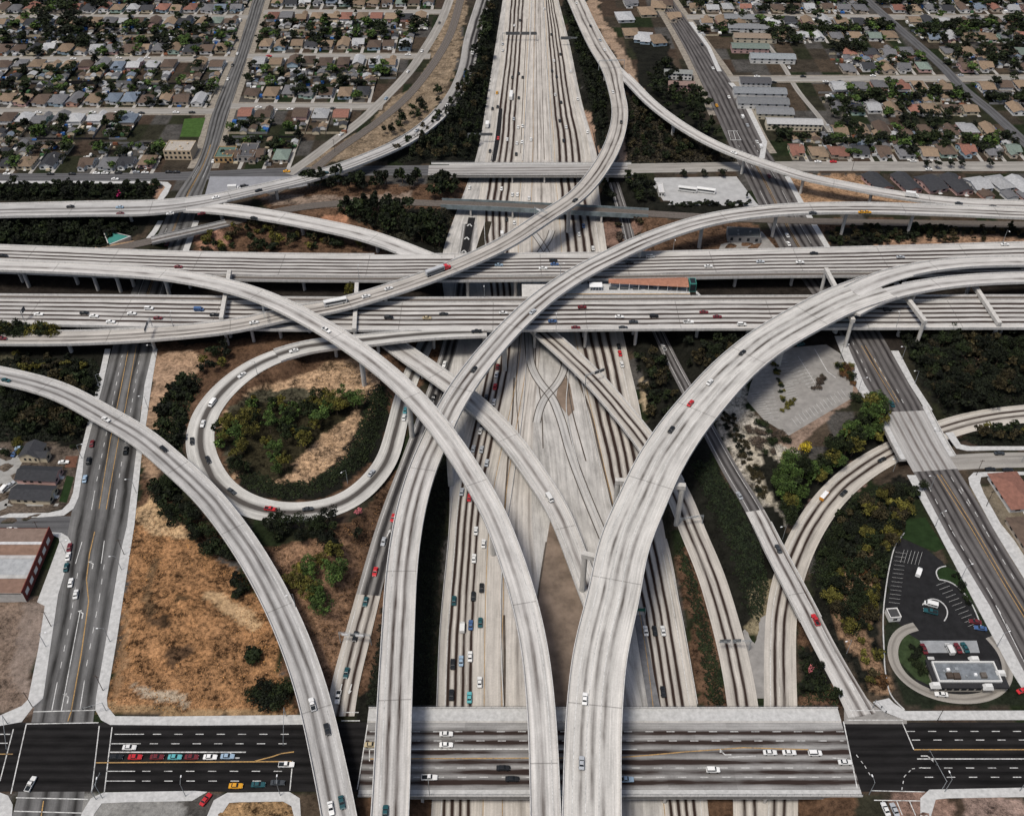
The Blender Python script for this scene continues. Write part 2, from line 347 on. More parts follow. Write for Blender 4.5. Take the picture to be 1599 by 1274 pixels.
# railway
road('rail', [(120,398,3,8.5),(188,387,4.5,8.5),(250,373,6.5,8.5),(286,365,6.5,8.5),(352,350,5,8.5),(438,329,2.5,8.5),(500,320,1.2,8.5),(560,316,0.5,8.5),(690,318,0.3,8.5),(850,325,0.3,8.5),(1000,333,0.3,8.5),(1100,339,0.3,8.5),(1250,345,0.3,8.5),(1450,349,0.3,8.5),(1700,352,0.3,8.5)])
road('rail2', [(420,304,0.2,8),(475,276,0.2,8),(525,236,0.2,8),(576,201,0.2,8),(626,161,0.2,8),(671,108,0.2,8),(701,58,0.2,8),(719,0,0.2,8),(736,-60,0.2,8)])
# the sunken freeway
SLAB = [(1330,670,1112),(1107,682,1089),(998,686,1070),(855,699,1045),(776,702,1022),(701,700,1010),(628,690,997),(573,700,984),(520,700,973),(398,691,949),(333,712,940),(283,731,934),(254,741,934),(213,751,924),(176,757,913),(63,775,888),(0,785,872),(-60,793,858)]
R['slab'] = Strip('slab', SLAB, ZT, step=4, sigma=3)
R['lc'] = Strip('lc', [(1330,672,757),(1107,682,759),(998,686,760),(855,699,764),(776,705,771),(701,719,786),(628,738,802),(573,749,812),(500,757,818),(398,748,812),(333,745,812),(283,752,816),(213,764,820),(176,769,821),(63,785,826),(0,791,829),(-60,797,832)], ZT, step=4, sigma=10)
R['hov'] = Strip('hov', [(1330,757,850),(1107,759,842),(1000,760,838),(930,763,842),(844,765,832),(776,772,830),(701,787,832),(628,803,836),(573,813,842),(500,819,850),(398,813,872),(333,813,868),(283,817,863),(213,821,860),(176,822,857),(63,827,851),(0,830,848),(-60,833,845)], ZT, step=4, sigma=10)
R['rc'] = Strip('rc', [(1330,1040,1112),(1107,1016,1089),(998,1002,1070),(941,992,1060),(855,972,1044),(769,948,1024),(701,933,1010),(641,919,998),(573,903,984),(500,889,969),(398,873,949),(333,869,938),(283,864,928),(254,863,924),(213,861,917),(176,858,907),(63,852,884),(0,849,869),(-60,846,856)], ZT, step=4, sigma=10)

# ------------------------------------------------------------------ ground
def poly_world(px, z=0.0): return np.array([U(a, b, z)[:2] for a, b in px])
def sdist_poly(poly, X, Y):
    """signed distance (negative inside) of points to a polygon"""
    n = len(poly); d2 = np.full(X.shape, 1e18); ins = np.zeros(X.shape, bool)
    for i in range(n):
        ax, ay = poly[i]; bx, by = poly[(i+1) % n]
        ex, ey = bx-ax, by-ay; L = ex*ex+ey*ey+1e-12
        t = np.clip(((X-ax)*ex+(Y-ay)*ey)/L, 0, 1)
        d2 = np.minimum(d2, (X-ax-t*ex)**2+(Y-ay-t*ey)**2)
        c = ((ay > Y) != (by > Y)) & (X < (bx-ax)*(Y-ay)/(by-ay+1e-12)+ax)
        ins ^= c
    d = np.sqrt(d2)
    return np.where(ins, -d, d)
SLABPOLY = np.array([U(a, y, ZT)[:2] for y, a, b in SLAB]+[U(b, y, ZT)[:2] for y, a, b in SLAB[::-1]])
def idx(key, px, py): return R[key].near(px, py)
GROUNDED = [R['r9'].cut(idx('r9',430,557), len(R['r9'].C)-1), R['r10'], R['r12'].cut(idx('r12',1040,738), len(R['r12'].C)-1),
            R['r14'].cut(0, idx('r14',1262,957)), R['r14'].cut(idx('r14',1195,830), len(R['r14'].C)-1), R['r13'],
            R['r7'].cut(0, idx('r7',690,172)), R['rail'].cut(0, idx('rail',225,378)), R['rail'].cut(idx('rail',345,352), idx('rail',690,318)), R['rail'].cut(idx('rail',1010,333), len(R['rail'].C)-1)]
def ground_z(X, Y):
    X = np.asarray(X, float); Y = np.asarray(Y, float); sh = X.shape; X = X.ravel(); Y = Y.ravel()
    Z = np.zeros(X.shape)
    m = (Y < 1500) & (np.abs(X) < 400)
    if m.any():
        d = sdist_poly(SLABPOLY, X[m], Y[m])
        Z[m] = np.minimum(0.0, -7.3+np.maximum(0, d-1.5)/1.9)
    lows = []
    for r in GROUNDED:
        lo = r.C.min(0)-25; hi = r.C.max(0)+25
        q = np.where((X > lo[0]) & (X < hi[0]) & (Y > lo[1]) & (Y < hi[1]))[0]
        if not len(q): continue
        bd = np.full(len(q), 1e9); bz = np.zeros(len(q))
        cs = r.C[::2]; ws = r.W[::2]
        for c, w in zip(cs, ws):
            dd = np.hypot(X[q]-c[0], Y[q]-c[1])-w/2
            k = dd < bd; bd = np.where(k, dd, bd); bz = np.where(k, c[2], bz)
        w = np.clip(1-(bd-1.5)/9.0, 0, 1); w = w*w*(3-2*w)
        Z[q] = Z[q]*(1-w)+(bz-0.35)*w
        lows.append((q, bd, bz))
    for q, bd, bz in lows:
        k = bd < 1.2; Z[q[k]] = np.minimum(Z[q[k]], bz[k]-0.35)
    m = (Y < 1500) & (np.abs(X) < 400)
    if m.any():
        d = sdist_poly(SLABPOLY, X[m], Y[m]); zz = Z[m]; Z[m] = np.where(d < 1.5, np.minimum(zz, -7.3), zz)
    return Z.reshape(sh)
def gz(x, y): return float(ground_z(np.array([x]), np.array([y]))[0])
def G(px, py, it=4):
    """survey pixel -> point on the ground"""
    z = 0.0
    for _ in range(it):
        x, y, _z = U(px, py, z); z = 0.5*z+0.5*gz(x, y) if _ else gz(x, y)
    x, y, _z = U(px, py, z)
    return (x, y, gz(x, y))
# zones: survey polygons -> what grows or lies there, or shade painted under the decks: (colour, amount of blotching)
DRY = (0.235, 0.125, 0.058); TAN = (0.34, 0.225, 0.135); BROWN = (0.095, 0.056, 0.034); DARK = (0.012, 0.012, 0.009); RED = (0.20, 0.11, 0.075); PALE = (0.36, 0.325, 0.27); WEED = (0.06, 0.055, 0.035); YARD = (0.15, 0.125, 0.09)
ZONES = [
 ([(-200,388),(1800,388),(1800,545),(1330,548),(1120,560),(900,540),(560,530),(250,560),(-200,560)], (0.022,0.018,0.015), .5),  # deck shade painted into the ground colour, below and between the freeway decks
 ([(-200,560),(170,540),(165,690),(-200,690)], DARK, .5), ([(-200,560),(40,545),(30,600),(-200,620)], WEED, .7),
 ([(-200,690),(130,690),(118,790),(40,815),(-200,815)], (0.095,0.075,0.058), .7),
 ([(240,540),(330,535),(420,520),(700,530),(640,640),(600,720),(540,790),(420,800),(330,760),(290,700)], BROWN, .6),
 ([(237,560),(300,545),(330,560),(280,620),(258,720),(236,760),(226,720)], (0.30,0.20,0.13), .6),
 ([(215,740),(300,800),(400,850),(480,840),(560,800),(640,700),(640,900),(560,1110),(470,1115),(430,960),(380,880),(250,830),(195,860)], BROWN, .8),
 ([(430,860),(500,830),(560,860),(540,980),(500,1060),(455,960)], (0.21,0.125,0.075), .8),
 ([(203,815),(235,795),(300,838),(372,890),(425,985),(462,1113),(168,1113),(186,960)], DRY, 1.0),
 ([(206,800),(240,760),(260,800),(300,840),(230,840)], (0.40,0.27,0.15), .8),
 ([(334,690),(348,640),(405,597),(500,568),(570,556),(600,590),(598,640),(575,700),(520,760),(440,768),(365,745)], TAN, .9),
 ([(334,690),(350,640),(400,606),(470,600),(540,640),(470,720),(430,740),(360,735)], WEED, .9),
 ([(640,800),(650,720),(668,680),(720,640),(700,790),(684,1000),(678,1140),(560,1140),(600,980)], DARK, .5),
 ([(-200,930),(70,930),(85,960),(45,1105),(-200,1120)], (0.17,0.125,0.095), .6), ([(30,940),(85,940),(50,1100),(20,1080)], (0.21,0.165,0.135), .4),
 ([(-200,280),(262,285),(250,312),(-200,315)], DARK, .4), ([(218,288),(262,288),(250,312),(225,310)], (0.3,0.19,0.13), .4),
 ([(-200,335),(240,338),(205,372),(150,392),(-200,392)], DARK, .4), ([(130,375),(215,375),(215,400),(130,396)], (0.30,0.2,0.12), .7),
 ([(300,360),(345,345),(480,352),(640,400),(300,400)], BROWN, .8), ([(300,362),(345,358),(360,385),(310,395)], (0.28,0.155,0.105), .6),
 ([(395,302),(520,283),(690,290),(740,285),(700,398),(640,395),(520,350),(420,335)], BROWN, .8), ([(400,305),(640,300),(640,318),(430,325)], (0.2,0.15,0.115), .7), ([(500,340),(545,335),(545,355),(510,352)], (0.33,0.17,0.10), .5),
 ([(560,330),(720,322),(690,398),(620,380)], DARK, .6),
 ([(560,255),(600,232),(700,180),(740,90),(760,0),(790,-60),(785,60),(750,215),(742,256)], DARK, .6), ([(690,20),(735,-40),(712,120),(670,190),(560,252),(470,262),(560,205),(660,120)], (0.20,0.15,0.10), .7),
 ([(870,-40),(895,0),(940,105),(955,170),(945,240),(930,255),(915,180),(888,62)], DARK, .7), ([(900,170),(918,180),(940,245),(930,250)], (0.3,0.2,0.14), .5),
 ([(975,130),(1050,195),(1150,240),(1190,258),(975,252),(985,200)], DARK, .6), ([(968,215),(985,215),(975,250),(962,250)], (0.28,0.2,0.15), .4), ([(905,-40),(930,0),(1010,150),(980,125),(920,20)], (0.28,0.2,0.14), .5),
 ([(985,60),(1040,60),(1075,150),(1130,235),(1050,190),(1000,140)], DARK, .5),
 ([(935,285),(1010,275),(1030,318),(1180,322),(1190,345),(1000,330),(940,330)], DARK, .6), ([(940,335),(1190,350),(1220,395),(945,398)], BROWN, .8), ([(945,345),(1000,345),(1010,395),(950,398)], (0.16,0.10,0.075), .6),
 ([(1235,272),(1360,270),(1352,285),(1405,300),(1500,322),(1370,322),(1250,318),(1225,290)], (0.29,0.18,0.105), .7), ([(1260,345),(1700,350),(1700,385),(1350,388),(1290,388)], BROWN, .8), ([(1285,360),(1400,352),(1700,352),(1700,372),(1420,385),(1300,388)], DARK, .7), ([(1370,375),(1470,370),(1700,372),(1700,384),(1365,388)], (0.27,0.17,0.11), .7),
 ([(985,520),(1120,520),(1180,560),(1100,650),(1140,780),(1190,960),(1150,1000),(1085,830),(1020,690)], DARK, .5), ([(1085,850),(1060,880),(1095,1110),(1140,1110),(1110,950)], BROWN, .7), ([(990,580),(1005,600),(1015,650),(1000,640)], (0.36,0.28,0.18), .6),
 ([(1100,610),(1165,605),(1160,640),(1215,690),(1240,700),(1215,750),(1225,850),(1200,820),(1170,760),(1130,690)], PALE, .8), ([(1150,660),(1200,690),(1225,760),(1210,800),(1190,780)], (0.36,0.32,0.25), .6),
 ([(1180,700),(1260,740),(1360,640),(1370,600),(1400,690),(1290,770),(1240,840),(1215,800)], DARK, .6), ([(1205,690),(1340,600),(1350,615),(1240,700)], (0.23,0.165,0.125), .5), ([(1260,790),(1330,725),(1385,690),(1350,745),(1275,830)], (0.20,0.13,0.105), .5),
 ([(1140,790),(1200,790),(1245,870),(1205,900),(1200,965),(1175,975),(1150,900)], DARK, .3), ([(1170,900),(1205,900),(1200,985),(1165,985)], (0.2,0.165,0.1), .7),
 ([(1245,900),(1290,1000),(1330,1110),(1250,1110),(1245,1000)], BROWN, .9), ([(1245,1000),(1300,1020),(1310,1060),(1250,1100)], DARK, .6),
 ([(1260,850),(1300,790),(1400,740),(1440,760),(1395,860),(1375,960),(1385,1100),(1340,1070),(1280,960)], DARK, .7), ([(1310,940),(1345,850),(1372,860),(1365,1000),(1385,1090),(1350,1075)], (0.20,0.125,0.075), .9),
 ([(1405,520),(1700,500),(1700,650),(1600,640),(1470,652),(1440,590)], DARK, .6), ([(1460,525),(1530,520),(1545,570),(1510,590)], (0.15,0.095,0.075), .7), ([(1400,520),(1470,522),(1470,560),(1420,560)], (0.035,0.04,0.022), .5),
 ([(1480,665),(1700,650),(1700,697),(1510,697)], DARK, .6),
 ([(1440,760),(1700,745),(1700,1100),(1600,1000),(1540,880)], YARD, .4),
 ([(1400,1240),(1470,1238),(1480,1300),(1400,1300)], (0.20,0.13,0.10), .6), ([(1490,1245),(1700,1245),(1700,1320),(1490,1320)], (0.23,0.165,0.135), .6),
 ([(345,1248),(460,1248),(462,1310),(330,1310)], (0.27,0.17,0.085), .8), ([(120,1248),(275,1248),(285,1310),(110,1310)], (0.22,0.215,0.20), .3),
 ([(560,1236),(1340,1236),(1345,1360),(555,1360)], BROWN, .5),
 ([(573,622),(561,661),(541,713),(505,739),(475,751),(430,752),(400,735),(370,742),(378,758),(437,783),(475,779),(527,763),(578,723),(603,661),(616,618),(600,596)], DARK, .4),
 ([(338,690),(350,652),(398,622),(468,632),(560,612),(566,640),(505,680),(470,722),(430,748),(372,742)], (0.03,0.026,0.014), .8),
 ([(1383,880),(1405,838),(1450,850),(1560,990),(1620,1080),(1600,1106),(1415,1106),(1388,1060),(1380,980)], (0.016,0.02,0.012), .4),
 ([(236,962),(262,972),(284,975),(290,985),(262,988),(240,980)], (0.075,0.045,0.025), .8), ([(246,1018),(270,1010),(304,1005),(310,1016),(275,1028),(262,1040),(250,1034)], (0.085,0.05,0.028), .8), ([(285,935),(310,942),(302,952),(280,945)], (0.10,0.06,0.03), .8), ([(262,972),(275,968),(285,978),(270,984)], (0.03,0.02,0.012), .3),
 ([(172,1095),(300,1100),(455,1104),(460,1113),(168,1113)], (0.26,0.17,0.09), .6), ([(190,960),(200,955),(188,1080),(175,1095)], (0.23,0.14,0.075), .5), ([(210,1060),(235,1068),(300,1090),(290,1096),(220,1085)], (0.36,0.29,0.21), .5), ([(225,880),(240,875),(235,935),(260,960),(250,968),(222,940)], (0.13,0.08,0.042), .7), ([(330,930),(380,950),(410,985),(395,990),(350,960),(325,945)], (0.40,0.27,0.15), .5),
]
GRID = []
def build_ground():
    xs = np.concatenate([[-9000,-4000,-2000,-1200,-900,-750], np.arange(-640,-340,5), np.arange(-340,340,2.0), np.arange(340,641,5), [750,900,1200,2000,4000,9000]])
    ys = np.concatenate([[-6000,-2000,-600,-100,50,110], np.arange(140,560,1.7), np.arange(560,1180,3.2), [1200,1260,1400,1800,3000,6000,14000]])
    X, Y = np.meshgrid(xs, ys)
    Z = ground_z(X, Y)
    GRID.extend([xs, ys, Z.copy()])
    rng = np.random.RandomState(4)
    base = np.zeros(X.shape+(3,)); amp = np.full(X.shape, .45)
    base[:] = YARD
    # every house lot has a yard of its own: dry lawn, green lawn, bare earth, paving
    lx = np.floor((X+4000)/15.5).astype(int); ly = np.floor((Y+40)/27).astype(int)
    h = ((lx*73856093) ^ (ly*19349663)) % 7
    pal = np.array([(0.14,0.115,0.085),(0.05,0.07,0.03),(0.20,0.15,0.105),(0.09,0.085,0.055),(0.22,0.205,0.185),(0.07,0.075,0.04),(0.17,0.12,0.085)])
    base = pal[h]*0.30
    D = Y*CP+(CAMH-Z)*SP; D = np.where(D < 10, 10, D)
    px = CX+FPX*X/D; py = CY+FPX*((CAMH-Z)*CP-Y*SP)/D
    scl = D/FPX
    wx = np.zeros(X.shape); wy = np.zeros(X.shape)
    for f, a in ((0.05, 3.0), (0.13, 1.6), (0.35, 0.9)):
        wx += a*np.sin(X*f*1.3+Y*f*0.7+2.1*np.sin(Y*f*1.1)); wy += a*np.sin(Y*f*1.2-X*f*0.6+1.7*np.sin(X*f*0.9))
    qx = px+wx*0.8/scl; qy = py+wy*0.5/scl
    near = (Y > 100) & (Y < 1200)
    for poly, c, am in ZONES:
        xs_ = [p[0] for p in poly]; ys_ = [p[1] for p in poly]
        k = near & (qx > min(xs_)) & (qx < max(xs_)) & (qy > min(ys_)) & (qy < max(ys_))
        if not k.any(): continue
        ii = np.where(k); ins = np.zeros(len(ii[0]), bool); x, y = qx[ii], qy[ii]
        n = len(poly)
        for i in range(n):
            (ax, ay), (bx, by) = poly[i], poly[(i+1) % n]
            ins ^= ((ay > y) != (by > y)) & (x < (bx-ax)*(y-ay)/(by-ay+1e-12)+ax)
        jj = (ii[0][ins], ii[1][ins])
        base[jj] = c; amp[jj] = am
    # small relief on rough ground
    rough = np.where((amp > 0.55) & near & (Z > -7.2), 1.0, 0.0)
    d = sdist_poly(SLABPOLY, X.ravel(), Y.ravel()).reshape(X.shape); rough[d < 3] = 0
    for r in list(GROUNDED)+[R[k] for k in ('s1','s2','s3','s4','s6','s8','rail2')]:
        for c, w in zip(r.C[::2], r.W[::2]): rough[(np.abs(X-c[0]) < w/2+7) & (np.abs(Y-c[1]) < w/2+7)] = 0
    Z = Z+rough*0.35*(np.sin(X*0.41+1.3*np.sin(Y*0.33))*np.sin(Y*0.47+1.1*np.sin(X*0.29)))
    nx, ny = len(xs), len(ys)
    mx, my, _q = U(285, 960); md = np.hypot((X-mx)/24, (Y-my)/26); Z = Z+np.where(near & (md < 1), (1-md)**1.1*(4.5+1.6*np.sin(X*.55+1.5*np.sin(Y*.3))*np.sin(Y*.6+1)+.9*np.sin(X*1.1+Y*.9)), 0)
    V = np.stack([X, Y, Z], -1).reshape(-1, 3)
    a = np.arange(nx*ny).reshape(ny, nx)
    F = np.stack([a[:-1, :-1], a[:-1, 1:], a[1:, 1:], a[1:, :-1]], -1).reshape(-1, 4)
    me = bpy.data.meshes.new('ground')
    me.vertices.add(len(V)); me.vertices.foreach_set('co', V.astype(np.float32).ravel())
    me.loops.add(F.size); me.loops.foreach_set('vertex_index', F.astype(np.int32).ravel())
    me.polygons.add(len(F)); me.polygons.foreach_set('loop_start', np.arange(0, F.size, 4, dtype=np.int32))
    ca = me.attributes.new('Soil', 'FLOAT_COLOR', 'POINT')
    ca.data.foreach_set('color', np.concatenate([base, amp[..., None]], -1).reshape(-1, 4).astype(np.float32).ravel())
    me.update(calc_edges=True)
    t = NT('soil_and_yards')
    at = t.n('ShaderNodeAttribute', attribute_name='Soil')
    p = t.pos()
    n1 = t.noise(p, 0.11, 6.0, 0.68); n2 = t.noise(p, 0.55, 6.0, 0.72); n3 = t.noise(p, 2.2, 3.0, 0.7)
    tot = t.math('ADD', t.remap(n1, 0.34, 0.66, -0.85, 0.65), t.math('ADD', t.remap(n2, 0.34, 0.66, -0.8, 0.7), t.remap(n3, 0.3, 0.7, -0.28, 0.28)))
    f = t.math('ADD', 1.0, t.math('MULTIPLY', tot, t.math('MULTIPLY', at.outputs['Alpha'], 1.0)))
    f = t.math('MAXIMUM', f, 0.12)
    c = t.mix(1.0, at.outputs['Color'], f, 'MULTIPLY')
    hue = t.remap(t.noise(p, 0.07, 4.0), 0.35, 0.65, 0.0, 1.0)
    c = t.mix(t.math('MULTIPLY', hue, t.math('MULTIPLY', at.outputs['Alpha'], 0.5)), c, t.mix(1.0, c, (0.86, 0.92, 1.02), 'MULTIPLY'))
    t.bump(n2, 0.5, 0.6)
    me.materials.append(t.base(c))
    o = link('ground', me); o['kind'] = 'structure'
    return o
build_ground()
def gz(x, y):
    xs, ys, Z = GRID
    i = min(len(xs)-2, max(0, int(np.searchsorted(xs, x))-1)); j = min(len(ys)-2, max(0, int(np.searchsorted(ys, y))-1))
    fx = (x-xs[i])/(xs[i+1]-xs[i]); fy = (y-ys[j])/(ys[j+1]-ys[j])
    return float((Z[j, i]*(1-fx)+Z[j, i+1]*fx)*(1-fy)+(Z[j+1, i]*(1-fx)+Z[j+1, i+1]*fx)*fy)

# ------------------------------------------------------------------ pavements of the freeway and streets
WARM = (0.46, 0.43, 0.385); SOOT = (0.032, 0.021, 0.017)
M['slab'] = road_mat('freeway_slab', (0.42,0.405,0.38), OIL, 1, 0, 400.0, 0.0, panel=0.0, joints=0, dirt=0.3)
M['lane4'] = road_mat('freeway_lanes_worn', WARM, SOOT, 4, 3.6, 3.9, 1.9, 0.88, lines=0.4, patchy=.6)
M['lane5'] = road_mat('freeway_lanes_light', (0.47,0.44,0.40), (0.07,0.055,0.045), 4, 2.6, 5.4, 0.75, 0.65, lines=0.2, patchy=.1)
M['lane4b'] = road_mat('freeway_lanes_brown', WARM, SOOT, 4, 2.6, 3.9, 1.9, 0.85, lines=0.4, patchy=.7)
M['deckN'] = road_mat('freeway_deck_far', CONC, SOOT, 6, 4.6, 3.9, 1.9, 0.85, joints=55, lines=0.3, patchy=.5)
M['deckS'] = road_mat('freeway_deck_near', CONC, SOOT, 5, 6.2, 4.5, 1.8, 0.98, joints=55, lines=0.3, patchy=.5)
M['ramp2'] = road_mat('ramp_two_lanes', CONC, OIL, 2, 3.0, 3.8, 1.2, 0.92, joints=62, patchy=.5, v_scale=.018)
M['ramp2g'] = road_mat('ramp_two_lanes_grey', (0.42,0.412,0.398), (0.045,0.036,0.032), 2, 2.8, 3.7, 1.0, 0.9, joints=54, patchy=.55, v_scale=.016, panel=.14)
M['ramp2t'] = road_mat('ramp_two_lanes_tan', (0.43,0.405,0.37), SOOT, 2, 2.9, 3.8, 1.1, 0.8, joints=70, patchy=.45, v_scale=.02, panel=.16)
M['ramp2w'] = road_mat('ramp_two_lanes_light', (0.52,0.505,0.48), (0.09,0.075,0.066), 1, 4.2, 4.2, 1.0, 1.15, joints=70, v_scale=0.03, patchy=.15, panel=.05)
M['ramp1'] = road_mat('ramp_one_lane', CONC, (0.075,0.058,0.05), 1, 3.4, 4.6, 1.05, 0.95, joints=66, patchy=.3, v_scale=.02)
M['ramp3'] = road_mat('ramp_three_lanes', (0.52,0.505,0.475), (0.065,0.055,0.048), 3, 4.4, 4.4, 1.1, 0.82, joints=58, v_scale=0.035, patchy=.1, panel=.06)
M['ramp2b'] = road_mat('ramp_two_lanes_dark', WARM, SOOT, 2, 2.8, 3.8, 1.5, 0.85, lines=0.4, patchy=.6)
M['loop'] = road_mat('loop_ramp_asphalt_lane', (0.50,0.49,0.46), (0.075,0.068,0.062), 1, 3.6, 5.4, 1.7, 1.55, v_scale=0.01, patchy=.8)
M['ramp_asph'] = road_mat('ramp_half_asphalt', (0.30,0.29,0.275), (0.03,0.028,0.028), 2, 1.7, 3.9, 1.6, 1.5, patchy=.6)
M['ramp_dk'] = road_mat('ramp_old_asphalt', (0.15,0.143,0.14), (0.03,0.027,0.026), 2, 1.4, 2.9, 1.3, .8, patchy=.5)
M['st_dark'] = road_mat('street_new_asphalt', (0.019,0.018,0.018), (0.004,0.004,0.004), 7, 1.0, 3.7, 0.9, 1.0, dirt=0.35, v_scale=.03)
M['st_grey'] = road_mat('street_worn_asphalt', (0.145,0.143,0.14), (0.026,0.025,0.024), 5, 1.2, 4.2, 1.3, 1.0, dirt=0.25, patchy=.4)
M['st_bridge'] = road_mat('bridge_concrete_street', (0.29,0.285,0.275), (0.032,0.022,0.019), 6, 2.6, 4.1, 1.9, 1.2, panel=0.25, dirt=0.25, v_scale=0.02, patchy=.35)
M['st_far'] = road_mat('far_street_asphalt', (0.115,0.115,0.118), (0.03,0.029,0.03), 3, 1.0, 3.6, 0.7, 0.9)
M['st_pale'] = road_mat('pale_residential_street', (0.30,0.285,0.26), (0.14,0.125,0.11), 2, 1.0, 3.4, 0.5, 0.8)
M['st_s3'] = road_mat('avenue_asphalt', (0.13,0.122,0.118), (0.022,0.019,0.019), 6, 1.0, 3.6, 1.2, 0.9, dirt=0.25)
M['st_s3b'] = road_mat('avenue_bridge_deck', (0.36,0.35,0.335), (0.085,0.068,0.06), 4, 3.2, 4.2, 1.1, 0.75, panel=0.06)
ribbon('freeway_pavement', R['slab'], M['slab'], 0.0)
ribbon('freeway_lanes', R['lc'], M['lane4'], 0.03)
ribbon('freeway_lanes', R['hov'], M['lane5'], 0.03)
ribbon('freeway_lanes', R['rc'], M['lane4b'], 0.03)
k10 = idx('r10',575,925)
ribbon('ramp_road', R['r10'].cut(0, k10), M['ramp2b'], 0.06); ribbon('ramp_road', R['r10'].cut(k10, len(R['r10'].C)-1), M['ramp_asph'], 0.06)
ribbon('ramp_road', R['r13'], M['ramp2b'], 0.05)
i1, i2 = idx('r14',1268,970), idx('r14',1190,820)
k14 = idx('r14',1180,798)
ribbon('ramp_road', R['r14'].cut(0, k14), M['ramp2'], 0.06); ribbon('ramp_road', R['r14'].cut(k14, len(R['r14'].C)-1), M['ramp_dk'], 0.06)
ribbon('ramp_road', R['r7'].cut(0, idx('r7',690,172)), M['ramp_asph'], 0.05)
n9 = idx('r9',430,557)
ribbon('ramp_road', R['r9'].cut(n9, len(R['r9'].C)-1), M['loop'], 0.05)
n12 = idx('r12',1048,750)
ribbon('ramp_road', R['r12'].cut(n12, len(R['r12'].C)-1), M['ramp2b'], 0.055)
n11 = idx('r11',950,1000)
ribbon('ramp_road', R['r11'].cut(n11, len(R['r11'].C)-1), M['ramp1'], 0.07)
s1 = R['s1']
def s1x(x): return s1.near_xy(x, s1.C[0, 1])
a, b = s1x(-57.8), s1x(131.5)
def exact(r, x0, x1):
    q = Road.__new__(Road); q.key = r.key
    C = np.array([[x0+(x1-x0)*t, r.C[0, 1], 0, float(np.mean(r.W))] for t in np.linspace(0, 1, 30)])
    return q.finish(C)
S1L, S1B, S1R = exact(s1, -500, -57.8), exact(s1, -57.8, 131.5), exact(s1, 131.5, 600)
ribbon('street', S1L, M['st_dark'], 0.04); ribbon('street', S1R, M['st_dark'], 0.04); ribbon('street', S1B, M['st_bridge'], 0.05)
ribbon('street', R['s2'], M['st_grey'], 0.03)
k0, k1 = R['s3'].near(1410, 640), R['s3'].near(1455, 735)
ribbon('street', R['s3'].cut(0, k1), M['st_s3'], 0.03); ribbon('street', R['s3'].cut(k0, len(R['s3'].C)-1), M['st_s3'], 0.03)
ribbon('street', R['s3'].cut(k1, k0) if k1 < k0 else R['s3'].cut(k0, k1), M['st_s3b'], 0.045)
k0, k1 = R['s4'].near(672, 266), R['s4'].near(985, 263)
ribbon('street', R['s4'].cut(0, k0), M['st_far'], 0.02); ribbon('street', R['s4'].cut(k1, len(R['s4'].C)-1), M['st_pale'], 0.02); ribbon('street', R['s4'].cut(k0, k1), M['st_s3b'], 0.04)
for k in ('s5','s6','s8'): ribbon('street', R[k], M['st_far'] if k == 's5' else M['st_pale'], 0.025)
M['verge'] = plain('pale_dusty_verge', (0.23,0.205,0.17), .95, .35, .35)
for k in ('s7a','s7b','s7c','s7d','s7e','s7f','s9a','s9b'):
    ribbon('street', R[k], M['st_pale'], 0.015)
    for sd_ in (-1, 1):
        mb = MB(); sweep(R[k], [(sd_, sd_*.3, .012), (sd_, sd_*2.6, .012)] if sd_ > 0 else [(sd_, -2.6, .012), (sd_, -.3, .012)], mb); mb.build('pavement', M['verge'])['kind'] = 'structure'
for k, sides, w_ in (('s2', (-1, 1), 5.5), ('s3', (1, -1), 6.0)):
    r_ = R[k]; q = r_.cut(min(i for i in range(len(r_.C)) if r_.C[i][1] > 668), len(r_.C)-1)
    for sd_ in sides:
        if k == 's3': q = r_.cut(min(i for i in range(len(r_.C)) if r_.C[i][1] > (690 if sd_ > 0 else 760)), len(r_.C)-1)
        mb = MB(); a_, b_ = sorted((sd_*.3, sd_*w_)); sweep(q, [(sd_, a_, .008), (sd_, b_, .008)], mb); mb.build('pavement', M['verge'])['kind'] = 'structure'
ribbon('street', R['s9c'], M['st_far'], 0.02); ribbon('street', R['alley'], M['st_pale'], 0.01)

